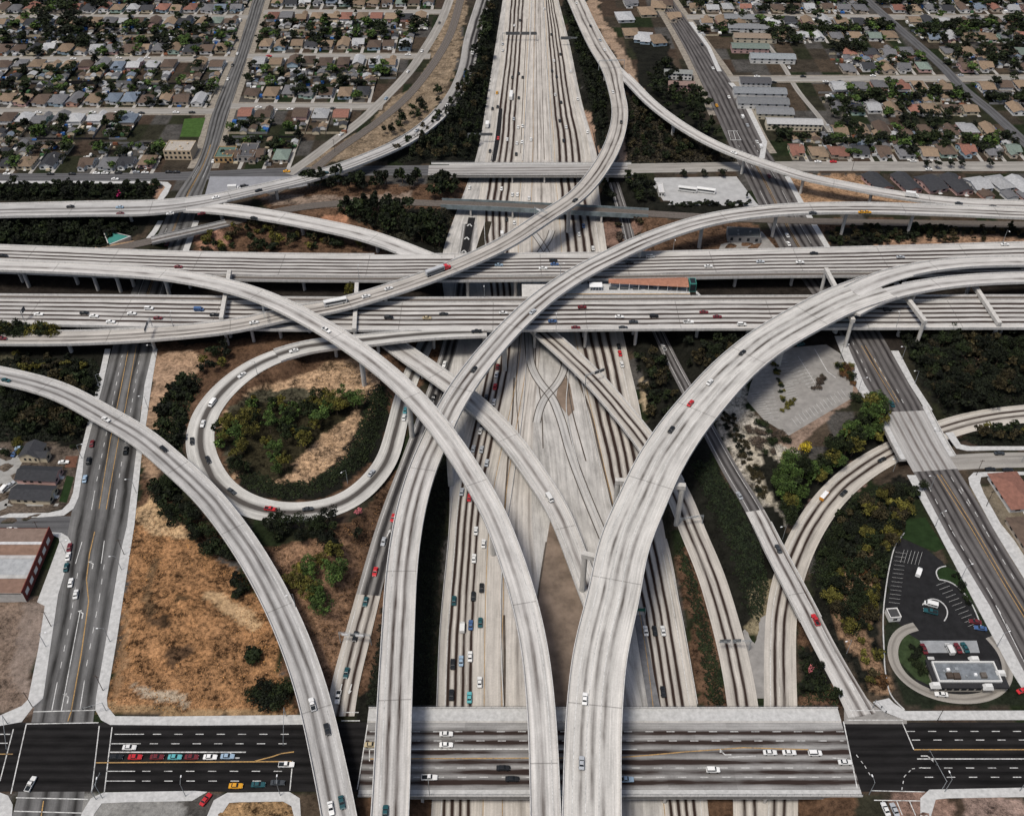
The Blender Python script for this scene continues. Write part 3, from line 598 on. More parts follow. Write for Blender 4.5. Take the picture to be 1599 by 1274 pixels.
# ------------------------------------------------------------------ flyovers and bridges
def at_loc(objs, root):
    for o in objs: o.location = (-root.location[0], -root.location[1], -root.location[2])
def column_mesh(x, y, zb, zt, rx, ry, ang, flare=1.35):
    mb = MB(); n = 12; rings = []
    H = zt-zb
    for f, k in ((0, 1.0), (max(0.05, 1-4.5/max(H, 5)), 1.0), (1.0, flare)):
        rings.append([(x+(math.cos(t)*rx*k)*math.cos(ang)-(math.sin(t)*ry*k)*math.sin(ang), y+(math.cos(t)*rx*k)*math.sin(ang)+(math.sin(t)*ry*k)*math.cos(ang), zb+H*f) for t in [2*math.pi*i/n+math.pi/n for i in range(n)]])
    for a, b in zip(rings, rings[1:]):
        for i in range(n): j = (i+1) % n; mb.face([a[i], a[j], b[j], b[i]])
    return mb
def flyover(r, label, mat, cols, depth=2.1, cat='flyover ramp', name='flyover_ramp', base_z=None, col_r=(1.5, 1.0), barriers=(True, True), group=None, gaps=()):
    mid = len(r.C)//2
    root = empty(name, (r.C[mid][0], r.C[mid][1], gz(r.C[mid][0], r.C[mid][1])), 0, label, cat, group)
    parts = []
    mb = MB(); sweep(r, [(-1, .1, 0), (1, -.1, 0)], mb); parts.append(mb.build('road_deck', mat, root))
    mb = MB(); sweep(r, [(-1, .02, -.04), (1, -.02, -.04), (1, -.02, -.8), (.6, 0, -1.15), (.48, 0, -depth), (-.48, 0, -depth), (-.6, 0, -1.15), (-1, .02, -.8)], mb, close=True)
    parts.append(mb.build('girder', M['conc'], root))
    for sgn, on in ((-1, barriers[0]), (1, barriers[1])):
        if not on: continue
        gp = sorted((sorted((r.near(*a), r.near(*b))) for sd_, a, b in gaps if sd_ == sgn)); runs = []; k0_ = 0
        for a, b in gp: runs.append((k0_, a)); k0_ = b
        runs.append((k0_, len(r.C)-1))
        for a, b in runs:
          if b-a < 2: continue
          r2 = r.cut(a, b)
          mb = MB(); sweep(r2, [(sgn, 0, -.3), (sgn, 0, .95), (sgn, -sgn*.3, .95), (sgn, -sgn*.5, -.02), (sgn, -sgn*.5, -.3)], mb, close=True)
          parts.append(mb.build('barrier', M['barrier'], root))
    for c in cols:
        i = r.near(c[0], c[1]); x, y, z = r.C[i]
        off = c[2] if len(c) > 2 else 0.0
        x += r.N[i][0]*off; y += r.N[i][1]*off
        ang = math.atan2(r.N[i][1], r.N[i][0])
        parts.append(column_mesh(x, y, gz(x, y)-.5, z-depth+.05, col_r[0], col_r[1], ang).build('column', M['conc'], root))
    at_loc(parts, root)
    return root
M['barrier'] = conc_struct('barrier_concrete', (0.52, 0.51, 0.49), 0.12)
F1 = flyover(R['r1'], 'two-lane concrete flyover curving over the left avenue to the lower street', M['ramp2g'], [(12,588),(123,628),(238,694),(317,767),(380,850),(430,935)], 1.7)
F2 = flyover(R['r2'], 'long S-shaped flyover rising from the bottom and passing under another flyover near the centre', M['ramp2'], [(611,1290),(628,880),(655,745),(785,525),(1001,380),(1100,345),(1212,330),(1322,325),(1430,328)], 2.3)
F3 = flyover(R['r3'], 'topmost narrow flyover sweeping from upper left across the central crossing', M['ramp2w'], [(35,416),(141,421),(180,423),(258,430),(560,548),(636,612),(701,685),(770,800),(836,1020)], 2.3)
F4 = flyover(R['r4'], 'widest three-lane flyover curving up from the bottom and splitting at right', M['ramp3'], [(925,1290),(1075,655),(1165,562),(1230,515),(1318,467)], 2.5, col_r=(1.8, 1.1))
F4a = flyover(R['r4a'], 'upper branch of the wide flyover after its split at right', M['ramp2w'], [(1599,408)], 2.0, gaps=[(1,(1330,462),(1418,424))])
F4b = flyover(R['r4b'], 'lower branch of the wide flyover after its split at right', M['ramp2w'], [(1430,446)], 2.0, gaps=[(-1,(1330,478),(1418,448))])
F5 = flyover(R['r5'], 'S-shaped flyover descending from the top freeway and crossing to the far left', M['ramp2t'], [(955,108,-5),(955,108,5),(950,240),(888,316),(600,457),(478,487),(390,504),(350,510),(238,522),(105,528)], 2.0, gaps=[(-1,(958,113),(966,138))])
F6 = flyover(R['r6'], 'slender flyover bending right over the dark avenue towards the dark-roofed houses', M['ramp1'], [(1052,189),(1163,246),(1258,278),(1361,298),(1450,312)], 1.7, gaps=[(1,(955,105),(984,130)),(-1,(955,105),(975,118))])
F7 = flyover(R['r7'].cut(idx('r7',690,172), len(R['r7'].C)-1), 'flyover curving from the railway strip to the far left edge', M['ramp2g'], [(640,216),(525,263),(430,291),(325,313),(200,325)], 1.7, gaps=[(-1,(352,310),(292,324))])
F8 = flyover(R['r8'], 'short connector flyover dipping down to the upper freeway deck', M['ramp2w'], [(345,327),(470,346),(590,376)], 1.6, gaps=[(-1,(280,320),(345,326)),(1,(622,396),(700,412))])
F9 = flyover(R['r9'].cut(0, n9), 'start of the loop ramp leaving the lower freeway deck', M['loop'], [(590,530),(520,538)], 1.6, gaps=[(1,(760,520),(652,520))])
F11 = flyover(R['r11'].cut(0, n11+1), 'carpool flyover with a white van, descending to the sunken freeway', M['ramp1'], [(660,567),(745,635),(830,735)], 1.6, col_r=(1.1, 0.8))
F12 = flyover(R['r12'].cut(0, n12+1), 'flyover under a sign gantry, dropping beneath the wide flyover', M['ramp2b'], [(900,565),(985,660)], 1.6)
F14 = flyover(R['r14'].cut(i1, i2), 'narrow ramp bridge crossing over the curved ramp at right', M['ramp2'], [], 1.3, 'bridge', 'ramp_bridge')
FU = flyover(R['upper'], 'far deck of the wide crossing freeway', M['deckN'], [(x, 416, o) for x in range(-40, 1640, 85) for o in (-10, 0, 10)], 1.9, 'freeway viaduct', 'freeway_viaduct', gaps=[(-1,(585,398),(668,398))])
FL = flyover(R['lower'], 'near deck of the wide crossing freeway, busiest with cars', M['deckS'], [(x, 490, o) for x in range(-40, 1640, 80) for o in (-10, 0, 10)], 1.9, 'freeway viaduct', 'freeway_viaduct', gaps=[(1,(655,518),(752,518))])
# ------------------------------------------------------------------ street bridges over the sunken freeway
def rect_bridge(name, label, x0, x1, y0, y1, road_y0, road_y1, piers, zt=0.0, depth=1.5):
    root = empty(name, ((x0+x1)/2, (y0+y1)/2, ZT), 0, label, 'bridge'); parts = []
    mb = MB(); mb.box(x0, y0, zt-depth, x1, y1, zt-.03, True); parts.append(mb.build('deck_slab', M['conc'], root))
    for a, b in ((y0+.35, road_y0), (road_y1, y1-.35)):
        mb = MB(); mb.box(x0, a, zt-.02, x1, b, zt+.2); parts.append(mb.build('sidewalk', M['pave'], root))
    for a, b in ((y0, y0+.33), (y1-.33, y1)):
        mb = MB(); mb.box(x0, a, zt-.9, x1, b, zt+.95); parts.append(mb.build('parapet', M['barrier'], root))
        mb = MB()
        for k in range(int((x1-x0)/3)):
            mb.tube((x0+1.5+3*k, (a+b)/2, zt+.9), (x0+1.5+3*k, (a+b)/2, zt+2.0), .05, n=4)
        mb.box(x0, (a+b)/2-.04, zt+1.95, x1, (a+b)/2+.04, zt+2.03); mb.box(x0, (a+b)/2-.03, zt+1.4, x1, (a+b)/2+.03, zt+1.45)
        parts.append(mb.build('railing', M['signd'], root))
    for px_ in piers:
        mb = MB(); mb.box(px_-.5, y0+1, ZT-.5, px_+.5, y1-1, zt-depth); parts.append(mb.build('pier', M['conc'], root))
    at_loc(parts, root); return root
rect_bridge('street_bridge', 'wide concrete street bridge spanning the sunken freeway at the bottom', -57.8, 131.5, 175.4, 212.7, 178.2, 206.9, [-34, 14, 58, 96])
xa, xb = U(672, 268)[0], U(988, 268)[0]
ys4 = R['s4'].C[R['s4'].near(850, 265)][1]
rect_bridge('street_bridge', 'concrete street bridge spanning the sunken freeway at the top', xa, xb, ys4-9.6, ys4+9.6, ys4-8, ys4+8, [U(800, 268)[0], U(850, 268)[0], U(910, 268)[0]])
# skewed bridge of the right avenue
k0, k1 = sorted((R['s3'].near(1409, 635), R['s3'].near(1450, 715)))
rb = R['s3'].cut(k0, k1); rb.W = rb.W+6.5
def deck_bridge(r, name, label, depth=1.3, mt='barrier'):
    mid = len(r.C)//2
    root = empty(name, tuple(r.C[mid]-np.array([0, 0, 7])), 0, label, 'bridge'); parts = []
    mb = MB(); sweep(r, [(-1, 0, -.03), (1, 0, -.03), (1, 0, -depth), (-1, 0, -depth)], mb, close=True); parts.append(mb.build('deck_slab', M['conc'], root))
    for s in (-1, 1):
        mb = MB(); sweep(r, [(s, -s*.35, .2), (s, -s*3.2, .2), (s, -s*3.2, -.02), (s, -s*.35, -.02)], mb, close=True); parts.append(mb.build('sidewalk', M['pave' if mt == 'barrier' else mt], root))
        mb = MB(); sweep(r, [(s, 0, -.9), (s, 0, 1.0), (s, -s*.32, 1.0), (s, -s*.32, -.9)], mb, close=True); parts.append(mb.build('parapet', M[mt], root))
    at_loc(parts, root); return root
deck_bridge(rb, 'street_bridge', 'slanting avenue bridge over the curved ramp at right')
# railway bridge with plate girders
rr_ = R['rail'].cut(R['rail'].near(688, 318), R['rail'].near(1010, 333))
M['girderb'] = plain('painted_plate_girder', (0.17, 0.205, 0.215), 0.6, 0.4, 0.25)
root = empty('railway_bridge', tuple(rr_.C[len(rr_.C)//2]-np.array([0, 0, 7])), 0, 'steel plate-girder railway bridge with blue-green sides over the freeway', 'bridge'); parts = []
mb = MB(); sweep(rr_, [(-1, 0, -.12), (1, 0, -.12), (1, 0, -1.0), (-1, 0, -1.0)], mb, close=True); parts.append(mb.build('deck_slab', M['rust'], root))
for s in (-1, 1):
    mb = MB(); sweep(rr_, [(s, 0, -1.8), (s, 0, 1.7), (s, s*.3, 1.7), (s, s*.3, -1.8)], mb, close=True); parts.append(mb.build('plate_girder', M['girderb'], root))
for px_ in (735, 800, 862, 940):
    i = rr_.near(px_, 322); x, y, z = rr_.C[i]
    mb = MB(); mb.box(x-.6, y-4.2, ZT-.5, x+.6, y+4.2, -1.0); parts.append(mb.build('pier', M['conc'], root))
at_loc(parts, root)
ri = R['rail'].near(240, 375); rj = R['rail'].near(352, 350)
deck_bridge(R['rail'].cut(ri, rj), 'railway_bridge', 'low railway bridge crossing the left avenue', .9, 'conc_dark')
ribbon('railway_bed', R['rail'], M['rust'], 0.06); ribbon('railway_bed', R['rail2'], M['rust'], 0.06)
mb = MB()
for k in ('rail', 'rail2'):
    for c in (-2.9, -1.45, 1.45, 2.9): sweep(R[k], [(0, c-.16, .2), (0, c+.16, .2)], mb)
mb.build('railway_track', M['steel'])['kind'] = 'structure'

# ------------------------------------------------------------------ sidewalks, kerbs, lots
def flat(name, pts, mat, z=0.02, kind='structure'):
    mb = MB(); q = [U(a, b, 0 if z > -3 else ZT)[:2] for a, b in pts]
    ar = sum(q[i][0]*q[(i+1) % len(q)][1]-q[(i+1) % len(q)][0]*q[i][1] for i in range(len(q)))
    if ar < 0: q = q[::-1]
    mb.face([(x, y, z) for x, y in q]); o = mb.build(name, mat); o['kind'] = kind; return o
def walk(curb, outer, z=0.17, mat=None, name='sidewalk'):
    mb = MB(); a = [U(*p)[:2] for p in curb]; b = [U(*p)[:2] for p in outer]
    mb.prism(a+b[::-1], -.3, z); o = mb.build(name, mat or M['pave']); o['kind'] = 'structure'; return o
walk([(239,545),(226,600),(212,713),(198.5,820),(189,860),(165.5,1000),(150,1090),(149,1108),(158,1124),(172,1131.5),(300,1132.5),(473,1131)],
     [(246,545),(237,600),(221,713),(210,820),(203,864),(183,996),(167,1090),(168,1103),(180,1118),(240,1118.5),(300,1118),(473,1116)])
walk([(173,545),(161,600),(131,713),(129,739),(123,776),(115,794),(100,805),(60,808),(-80,808.5)], [(164,545),(152,600),(124,713),(119,739),(114,770),(108,785),(97,796),(75,801),(-80,803)])
walk([(-80,831),(81,831),(96,832),(106,838),(111,846),(101,895),(91,928),(81,996),(67.5,1090),(50,1106),(34,1127),(0,1133),(-80,1134)],
     [(-80,836),(84,836),(92,840),(93,846),(75,895),(58,940),(70,946),(60,1013),(44,1092),(34,1102),(0,1117),(-80,1118)])
walk([(-80,1237),(0,1237),(13,1242),(20,1256),(18,1290)], [(-80,1275),(-20,1277),(-15,1280),(-10,1284),(-5,1290)])
walk([(122,1290),(128,1269),(142,1246),(162,1237),(304,1234.5),(324,1236)], [(140,1290),(147,1271),(159,1254),(200,1252),(268,1251),(300,1250)])
walk([(318,1290),(324,1272),(334,1249),(355,1237.5),(452,1236),(468,1246),(471,1290)], [(335,1290),(344,1274),(358,1253),(375,1252),(442,1251),(455,1258),(463,1290)])
walk([(1363,1095.6),(1380,1111),(1414,1124.5),(1500,1124),(1720,1123.5)], [(1388,1090),(1396,1098),(1414,1110),(1500,1109.5),(1720,1109)])
walk([(1437,1290),(1437,1246),(1451,1232.5),(1600,1229.5),(1740,1229)], [(1449,1290),(1461,1248),(1480,1246),(1600,1244),(1740,1243)])
walk([(1319,525),(1327,548),(1350,600),(1372,636)], [(1303,525),(1312,548),(1334,600),(1358,636)])
walk([(1430,742),(1471,820),(1484,844),(1545,945),(1597,1045),(1640,1122)], [(1416,742),(1459,820),(1471,844),(1524,945),(1577,1045),(1618,1110)])
walk([(1391,548),(1420,600),(1445,640)], [(1403,548),(1430,600),(1456,640)])
walk([(1700,703),(1560,703),(1510,704),(1493,700),(1476,676)], [(1700,697),(1560,697),(1514,697),(1500,694),(1488,675)])
walk([(1700,736),(1540,737),(1520,738),(1512,746),(1514,757),(1548,820),(1562,844),(1625,945),(1660,1000)], [(1700,741),(1560,742),(1532,745),(1530,754),(1536,770),(1562,817),(1584,844),(1648,945),(1680,1000)])
walk([(1290,390),(1248,320),(1230,285),(1225,276)], [(1299,390),(1257,320),(1238,285),(1233,276)])
walk([(1185,248),(1137+53,222),(1155,150),(1137,130)], [(1194,248),(1198,222),(1163,150),(1145,130)])
walk([(1120,112),(1104,75),(1075,35)], [(1127,112),(1110,75),(1082,35)])
walk([(-80,283),(240,283.5),(262,285),(268,290),(262,303),(254,313)], [(-80,287),(240,287),(254,289),(258,293),(251,303),(245,313)])
walk([(222,392),(247,360),(255,345)], [(234-22,392),(238,360),(247,345)])
walk([(285,392),(297,360),(302,345)], [(295,392),(306,360),(311,345)])
M['median'] = plain('bare_median_earth', (0.17, 0.13, 0.10), 0.95, 0.4, 0.12)
flat('dirt_path', [(859,813),(880,855),(905,920),(930,960),(930,1107),(858,1107),(836,1000),(838,941),(845,898)], M['median'], ZT+.05)
flat('dirt_path', [(868,625),(888,650),(897,640),(890,600),(880,585),(870,610)], M['median'], ZT+.05)
flat('pavement', [(1180,1090),(1196,1090),(1198,980),(1204,955),(1170,975),(1160,985)], M['lot'], ZT+.02)
flat('street', [(-80,806),(140,806),(150,790),(205,790),(200,850),(100,850),(90,833),(-80,833)], M['st_far'], 0.02)
flat('parking_lot', [(1196,546),(1290,538),(1312,552),(1333,598),(1330,622),(1232,680),(1192,655),(1166,625),(1172,600)], M['lot'], 0.03)
flat('parking_lot', [(1022,278),(1150,276),(1180,316),(1186,322),(1040,320),(1020,290)], plain('pale_yard_concrete', (0.36,0.36,0.355), .9, .15, .2), 0.03)
flat('parking_lot', [(1135,362),(1190,362),(1212,388),(1122,390)], M['lot'], 0.03)
flat('parking_lot', [(328,276),(480,276),(480,290),(395,305),(318,312)], plain('blue_grey_yard', (0.24,0.245,0.26), .9, .12, .2), 0.03)
flat('parking_lot', [(1403,838),(1447,858),(1471,876),(1532,970),(1549,994),(1556,1000),(1427,1000),(1418,985),(1380,955),(1387,895)], M['asph'], 0.03)
flat('parking_lot', [(1420,998),(1562,998),(1580,1040),(1570,1080),(1545,1090),(1470,1090),(1430,1072),(1428,1030)], M['asph'], 0.035)
flat('parking_lot', [(1426,1000),(1525,1000),(1530,1019),(1440,1019)], plain('bay_concrete', (0.26,0.27,0.28), .9, .2, .3), 0.06)
flat('pavement', [(1448,1025),(1458,1025),(1474,1080),(1462,1082)], M['pave'], 0.06)
M['drive'] = road_mat('drive_lane_concrete', (0.30,0.28,0.25), (0.08,0.07,0.06), 1, .8, 2.8, .9, .7, patchy=.3)
ribbon('street', road('drive', [(1430,978,0,4.4),(1412,982,0,4.4),(1397,998,0,4.4),(1393,1025,0,4.4),(1405,1052,0,4.4),(1430,1073,0,4.4),(1465,1087,0,4.4),(1510,1092,0,4.4),(1548,1085,0,4.4),(1572,1064,0,4.4),(1573,1035,0,4.4),(1561,1010,0,4.4),(1545,994,0,4.4)], sigma=4, step=1.5), M['drive'], .075)
flat('pavement', [(1306,1078),(1344,1078),(1354,1090),(1366,1102),(1384,1114),(1416,1124.5),(1416,1130),(1318,1130),(1318,1105)], M['lot2'] if 'lot2' in M else M['lot'], 0.05)
def kerb(pts, name='road_kerb'):
    r = Road('k', [(x_, y_, 0, .5) for x_, y_ in pts], sigma=2, step=1.5); mb = MB(); sweep(r, [(-1,0,-.1),(-1,0,.3),(1,0,.3),(1,0,-.1)], mb); mb.build(name, M['pave'])['kind'] = 'structure'
kerb([(1412,832),(1398,852),(1390,880),(1383,920),(1379,960),(1380,1010),(1384,1060),(1392,1088),(1412,1108)]); kerb([(1466,905),(1460,893),(1466,886),(1477,884)]); kerb([(1466,905),(1480,907),(1506,927),(1526,962),(1534,985)]); kerb([(1440,945),(1448,936),(1462,935),(1476,945),(1480,960),(1474,970)])
flat('lawn', [(1410,985),(1436,1000),(1455,1050),(1463,1075),(1430,1060),(1402,1030),(1403,1000)], plain('planted_dark_lawn', (0.03,0.045,0.02), .95, .4, .4), 0.07)
flat('lawn', [(1404,812),(1445,808),(1475,855),(1460,862),(1405,838)], plain('green_lawn', (0.016,0.03,0.011), .95, .3, .3), 0.03)
flat('lawn', [(1462,889),(1476,884),(1500,895),(1530,965),(1545,990),(1530,970),(1505,925),(1478,905),(1465,906)], bpy.data.materials['green_lawn'], 0.06)
flat('pavement', [(46,700),(-60,700),(-60,800),(8,800),(24,742)], plain('back_lot_concrete', (0.27,0.265,0.25), .9, .2, .3), 0.03)
flat('pavement', [(40,752),(12,752),(8,765),(36,765)], bpy.data.materials['back_lot_concrete'], 0.035)
flat('lawn', [(104,742),(116,745),(104,785),(92,783)], bpy.data.materials['green_lawn'], 0.03); flat('pavement', [(8,786),(92,786),(90,790),(6,790)], bpy.data.materials['back_lot_concrete'], 0.03); flat('dirt_path', [(96,712),(122,712),(118,730),(94,730)], plain('red_yard_earth', (0.12,0.06,0.04), .95, .3, .4), 0.03)
flat('lawn', [(288,186),(321,184),(312,214),(281,214)], plain('park_green', (0.045,0.085,0.022), .95, .25, .3), 0.02)

# ------------------------------------------------------------------ painted markings
WH, YE = MB(), MB()
def line(pts, w=0.3, col='w', z=0.075, dash=None, zb=0.0):
    mb = WH if col == 'w' else (SM if col == 's' else YE)
    q = [np.array(U(a, b, zb)[:2]) for a, b in pts]
    segs = []
    for a, b in zip(q, q[1:]):
        L = np.linalg.norm(b-a)
        if dash:
            on, off = dash; s = 0
            while s < L: segs.append((a+(b-a)*s/L, a+(b-a)*min(L, s+on)/L)); s += on+off
        else: segs.append((a, b))
    for a, b in segs:
        d = b-a; L = np.linalg.norm(d)
        if L < .05: continue
        n = np.array([d[1], -d[0]])/L*w/2
        mb.face([(*(a-n), zb+z), (*(a+n), zb+z), (*(b+n), zb+z), (*(b-n), zb+z)])
D = (3.2, 5.2)
for y, xs_ in ((1146,179), (1160.8,174)):
    line([(xs_,y),(xs_+46,y)], .32); line([(xs_+60,y),(462,y)], .32, dash=D)
line([(172,1174),(384,1174)], .5); line([(150,1190.5),(455,1188.5)], .45, 'y'); line([(398,1188),(425,1181),(440,1176),(459,1173.5)], .45, 'y')
for y in (1203.7, 1219): line([(166,y),(211,y)], .32); line([(222,y),(455,y)], .32, dash=D)
for a, b in (((452.6,1234),(457,1188)),((155,1133),(143,1237)),((175,1135),(163,1236)),((41,1131),(17,1239)),((21,1138),(0,1219)),((52,1111),(150,1108.5)),((40.5,1130),(153.7,1128)),((25,1245),(138,1247.6)),((22,1266),(128,1269)),((-40,1146),(16,1146)),((-40,1160),(12,1160))): line([a, b], .4)
line([(-60,1177),(20,1177)], .45, 'y'); line([(68,1250),(62,1290)], .4, 'y')
line([(106,1126),(111,1111),(126.6,1023),(138.5,938.6),(135,905),(140,864),(148,830)], .45, 'y')
line([(154.5,795),(172,688),(186,620),(200,548)], .35, 'y'); line([(166,795),(184.7,688),(196,636),(213,540)], .35, 'y')
for a, b in (((81,1109),(89.5,1065)),((96,1109),(125,955)),((125,1107),(132,1062)),((143,796),(148,766)),((178,794),(183,764)),((158,880),(163,844)),((118,880),(128,846))): line([a, b], .34)
for a, b in (((94.6,1043),(113,949)),((113,949),(122,890)),((135,1040),(155,935)),((155,935),(163,880)),((151,751),(191,554)),((186,746),(219,554))): line([a, b], .3, dash=D)
for y, x0, x1 in ((1142,577,1318),(1156.4,577,1318),(1198.6,577,1330),(1213,577,1333)): line([(x0,y),(x1,y)], .3, dash=D)
line([(577,1169.5),(900,1169)], .45); line([(577,1184.5),(880,1183),(969,1182),(1010,1179),(1070,1173.5),(1160,1167),(1262,1170)], .42, 'y')
line([(969,1169.5),(995,1169.5)], .4); line([(1137,1182),(1180,1180)], .35); line([(1300,1183),(1322,1184)], .35)
line([(1317,1126),(1339,1232)], .45); line([(1408.5,1127),(1427,1170)], .4); line([(1427,1170),(1720,1170)], .45, 'y'); line([(1432,1184.5),(1720,1184.5)], .42)
for y, x0 in ((1141.5,1416),(1155,1424),(1198.6,1440),(1213,1444)): line([(x0,y),(1720,y)], .32, dash=D)
for a, b in (((1320,1109),(1386,1109)),((1322,1124),(1410,1124)),((1359.6,1234),(1444,1236)),((1364.6,1249),(1437,1250)),((1378,1250),(1392,1290)),((1400,1250),(1416,1290)),((1420,1250),(1437,1290))): line([a, b], .36)
line([(1337,1178),(1350,1195),(1360,1212)], .3, dash=(1.2,1.6)); line([(1408,1233),(1412,1212),(1424,1200),(1440,1198)], .3, dash=(1.2,1.6))
for a, b in (((574,1131),(558,1232)),((533,1112),(560,1112)),((533,1125),(562,1125)),((577,1169),(577,1188))): line([a, b], .4)
for o in (0, 6): line([(1345+o,540),(1398+o,628)], .28, 'y'); line([(1463+o,741),(1513+o,819),(1528+o,844),(1567+o,911),(1600+o,965)], .34, 'y')
line([(1350,608),(1362,632)], .3, dash=D); line([(1400,608),(1412,632)], .3, dash=D); line([(1365,560),(1400,622)], .3, dash=D); line([(1325,520),(1362,600)], .3, dash=D)
line([(1450,760),(1487,830),(1545,925),(1580,990)], .3, dash=D); line([(1500,760),(1540,830),(1590,915)], .3, dash=D); line([(1485,745),(1520,800)], .3, dash=D); line([(1555,945),(1600,1035)], .34)
for o in (0, 12): line([(1175+o*2,262),(1150+o*2,222)], .3, dash=D)
line([(1136,205),(1152,205)], .8); line([(1140,219),(1158,219)], .8); line([(1137,205),(1141,219)], .4); line([(1145,205),(1149,219)], .4); line([(1150,205),(1157,219)], .4)
for k, o in ((.42,'y'),(.46,'y'),(.2,'w'),(.75,'w')):
    C, N, Wd = R['s2'].C, R['s2'].N, R['s2'].W
    q = [C[i]+N[i]*Wd[i]*(k-.5) for i in range(0, len(C), 6) if 470 < C[i][1] < 720]
    for a, b in zip(q, q[1:]):
        if o == 'w' and random.Random(int(a[1])).random() < .5: continue
        pa, pb = P(*a), P(*b); line([pa, pb], .24, o)
    C, N, Wd = R['s3'].C, R['s3'].N, R['s3'].W
    q = [C[i]+N[i]*Wd[i]*(k-.5) for i in range(0, len(C), 6) if 530 < C[i][1] < 700]
    for a, b in zip(q, q[1:]):
        if o == 'w' and random.Random(int(a[1])).random() < .5: continue
        line([P(*a), P(*b)], .24, o)
# parking stalls
SM = MB()
def stalls(a, b, n, vx, vy, w=.22):
    for k in range(n+1):
        t = k/n; x = a[0]+(b[0]-a[0])*t; y = a[1]+(b[1]-a[1])*t
        line([(x,y),(x+vx,y+vy)], w, 's', z=.05)
stalls((1170,615),(1192,654), 11, 16, -2); stalls((1196,562),(1218,655), 16, -16, 1.5); stalls((1223,600),(1232,628), 7, 15, -3); stalls((1232,600),(1212,562), 8, 15, -2); stalls((1232,580),(1262,605), 6, 17, -6)
stalls((1245,665),(1322,620), 14, -9, -12); stalls((1255,562),(1282,606), 9, -18, 3); line([(1246,556),(1275,602)], .25, z=.05); line([(1272,545),(1292,580),(1305,590)], .4, z=.05)
stalls((1398,862),(1388,940), 12, 17, 2, .11); stalls((1412,858),(1440,862), 5, -6, 20, .11); stalls((1478,908),(1527,972), 10, -16, 6, .11)
# lane arrows, built as a shaft with a head
def arrow(px, py, dx, dy, L=4.5, turn=0, zb=0.0, z=0.085):
    a = np.array(U(px, py, zb)[:2]); b = np.array(U(px+dx, py+dy, zb)[:2]); d = (b-a)/np.linalg.norm(b-a); n = np.array([d[1], -d[0]])
    q = lambda s, t: (*(a+d*s+n*t), zb+z)
    WH.face([q(0,-.25), q(0,.25), q(L*.62,.25), q(L*.62,-.25)])
    if turn: WH.face([q(L*.62,-.3), q(L*.62,.3), q(L*.9,.3+turn*1.3), q(L*.9,-.3+turn*1.3)]); WH.face([q(L*.75,turn*1.0), q(L*1.1,turn*.9), q(L*1.0,turn*2.6)])
    else: WH.face([q(L*.62,-.85), q(L*.62,.85), q(L,0)])
for p in ((105,1098,3,-14,4.5,-1),(128,966,3,-14,4.5,-1),(144,888,3,-14,4.5,-1),(374,1183,-10,0,4,1),(1142,1178,-10,0,4,1),(1438,1180,10,0,4,1),(1320,1088,-8,-16,5),(1334,1078,-8,-16,5)): arrow(*p)
for p, zz in (((585,848,-6,12,5),-5.6),((604,838,6,-12,5),-5.7),((553,962,-4,12,4.5),-2.8),((568,966,-4,12,4.5),-2.8),((582,968,-4,12,4.5),-2.8),((534,1068,-3,10,5),-.5),((549,1068,-3,10,5),-.5)): arrow(*p, zb=zz, z=.14)
for i in range(3): # chevrons of the gore
    y = 350+i*20.5; x = 733.5-i*4.4
    line([(x-4,y+3.5),(x,y),(x+3.2,y+4)], .9, zb=ZT, z=.16)
for dd in (0.30,):
    rl = R['lower']; C = rl.C+rl.N*(rl.W*.355)[:, None]
    S = rl.S
    for k in range(int(S[-1]/6.3)):
        i = min(len(C)-2, int(np.searchsorted(S, k*6.3)));
        if P(*C[i])[0] < 905: continue
        a = C[i]; WH.face([(a[0],a[1]-.3,a[2]+.05),(a[0]+2.3,a[1]-.3,a[2]+.05),(a[0]+2.3,a[1]+.3,a[2]+.05),(a[0],a[1]+.3,a[2]+.05)])
SM.build('road_markings', M['stall'])['kind'] = 'structure'; WH.build('road_markings', M['white'])['kind'] = 'structure'; YE.build('road_markings', M['yellow'])['kind'] = 'structure'
# edge lines and the carpool yellow lines of the sunken freeway, the two-lane ramps' edge lines
ew, ey = MB(), MB()
for k, f, m in (('lc',.96,ey),('hov',.3,ey),('rc',.06,ey),('rc',.85,ew),('lc',.17,ew),('r14',.2,ew),('r14',.8,ew),('r13',.2,ew),('r10',.15,ew)):
    r = R[k]; sweep(r, [(2*f-1,-.13,.09),(2*f-1,.13,.09)], m)
for k, offs in (('r1',(-.62,.66)),('r2',(-.58,.62)),('r3',(-.5,.62)),('r4',(-.66,-.22,.24,.7)),('r5',(-.6,.62)),('r12',(-.55,.6)),('r11',(-.5,.55))):
    for f in offs: (sweep(R[k], [(f,-.13,.05),(f,.13,.05)], ew) if f < .6 else None)
ew.build('road_markings', M['white'])['kind'] = 'structure'; ey.build('road_markings', M['yellow'])['kind'] = 'structure'

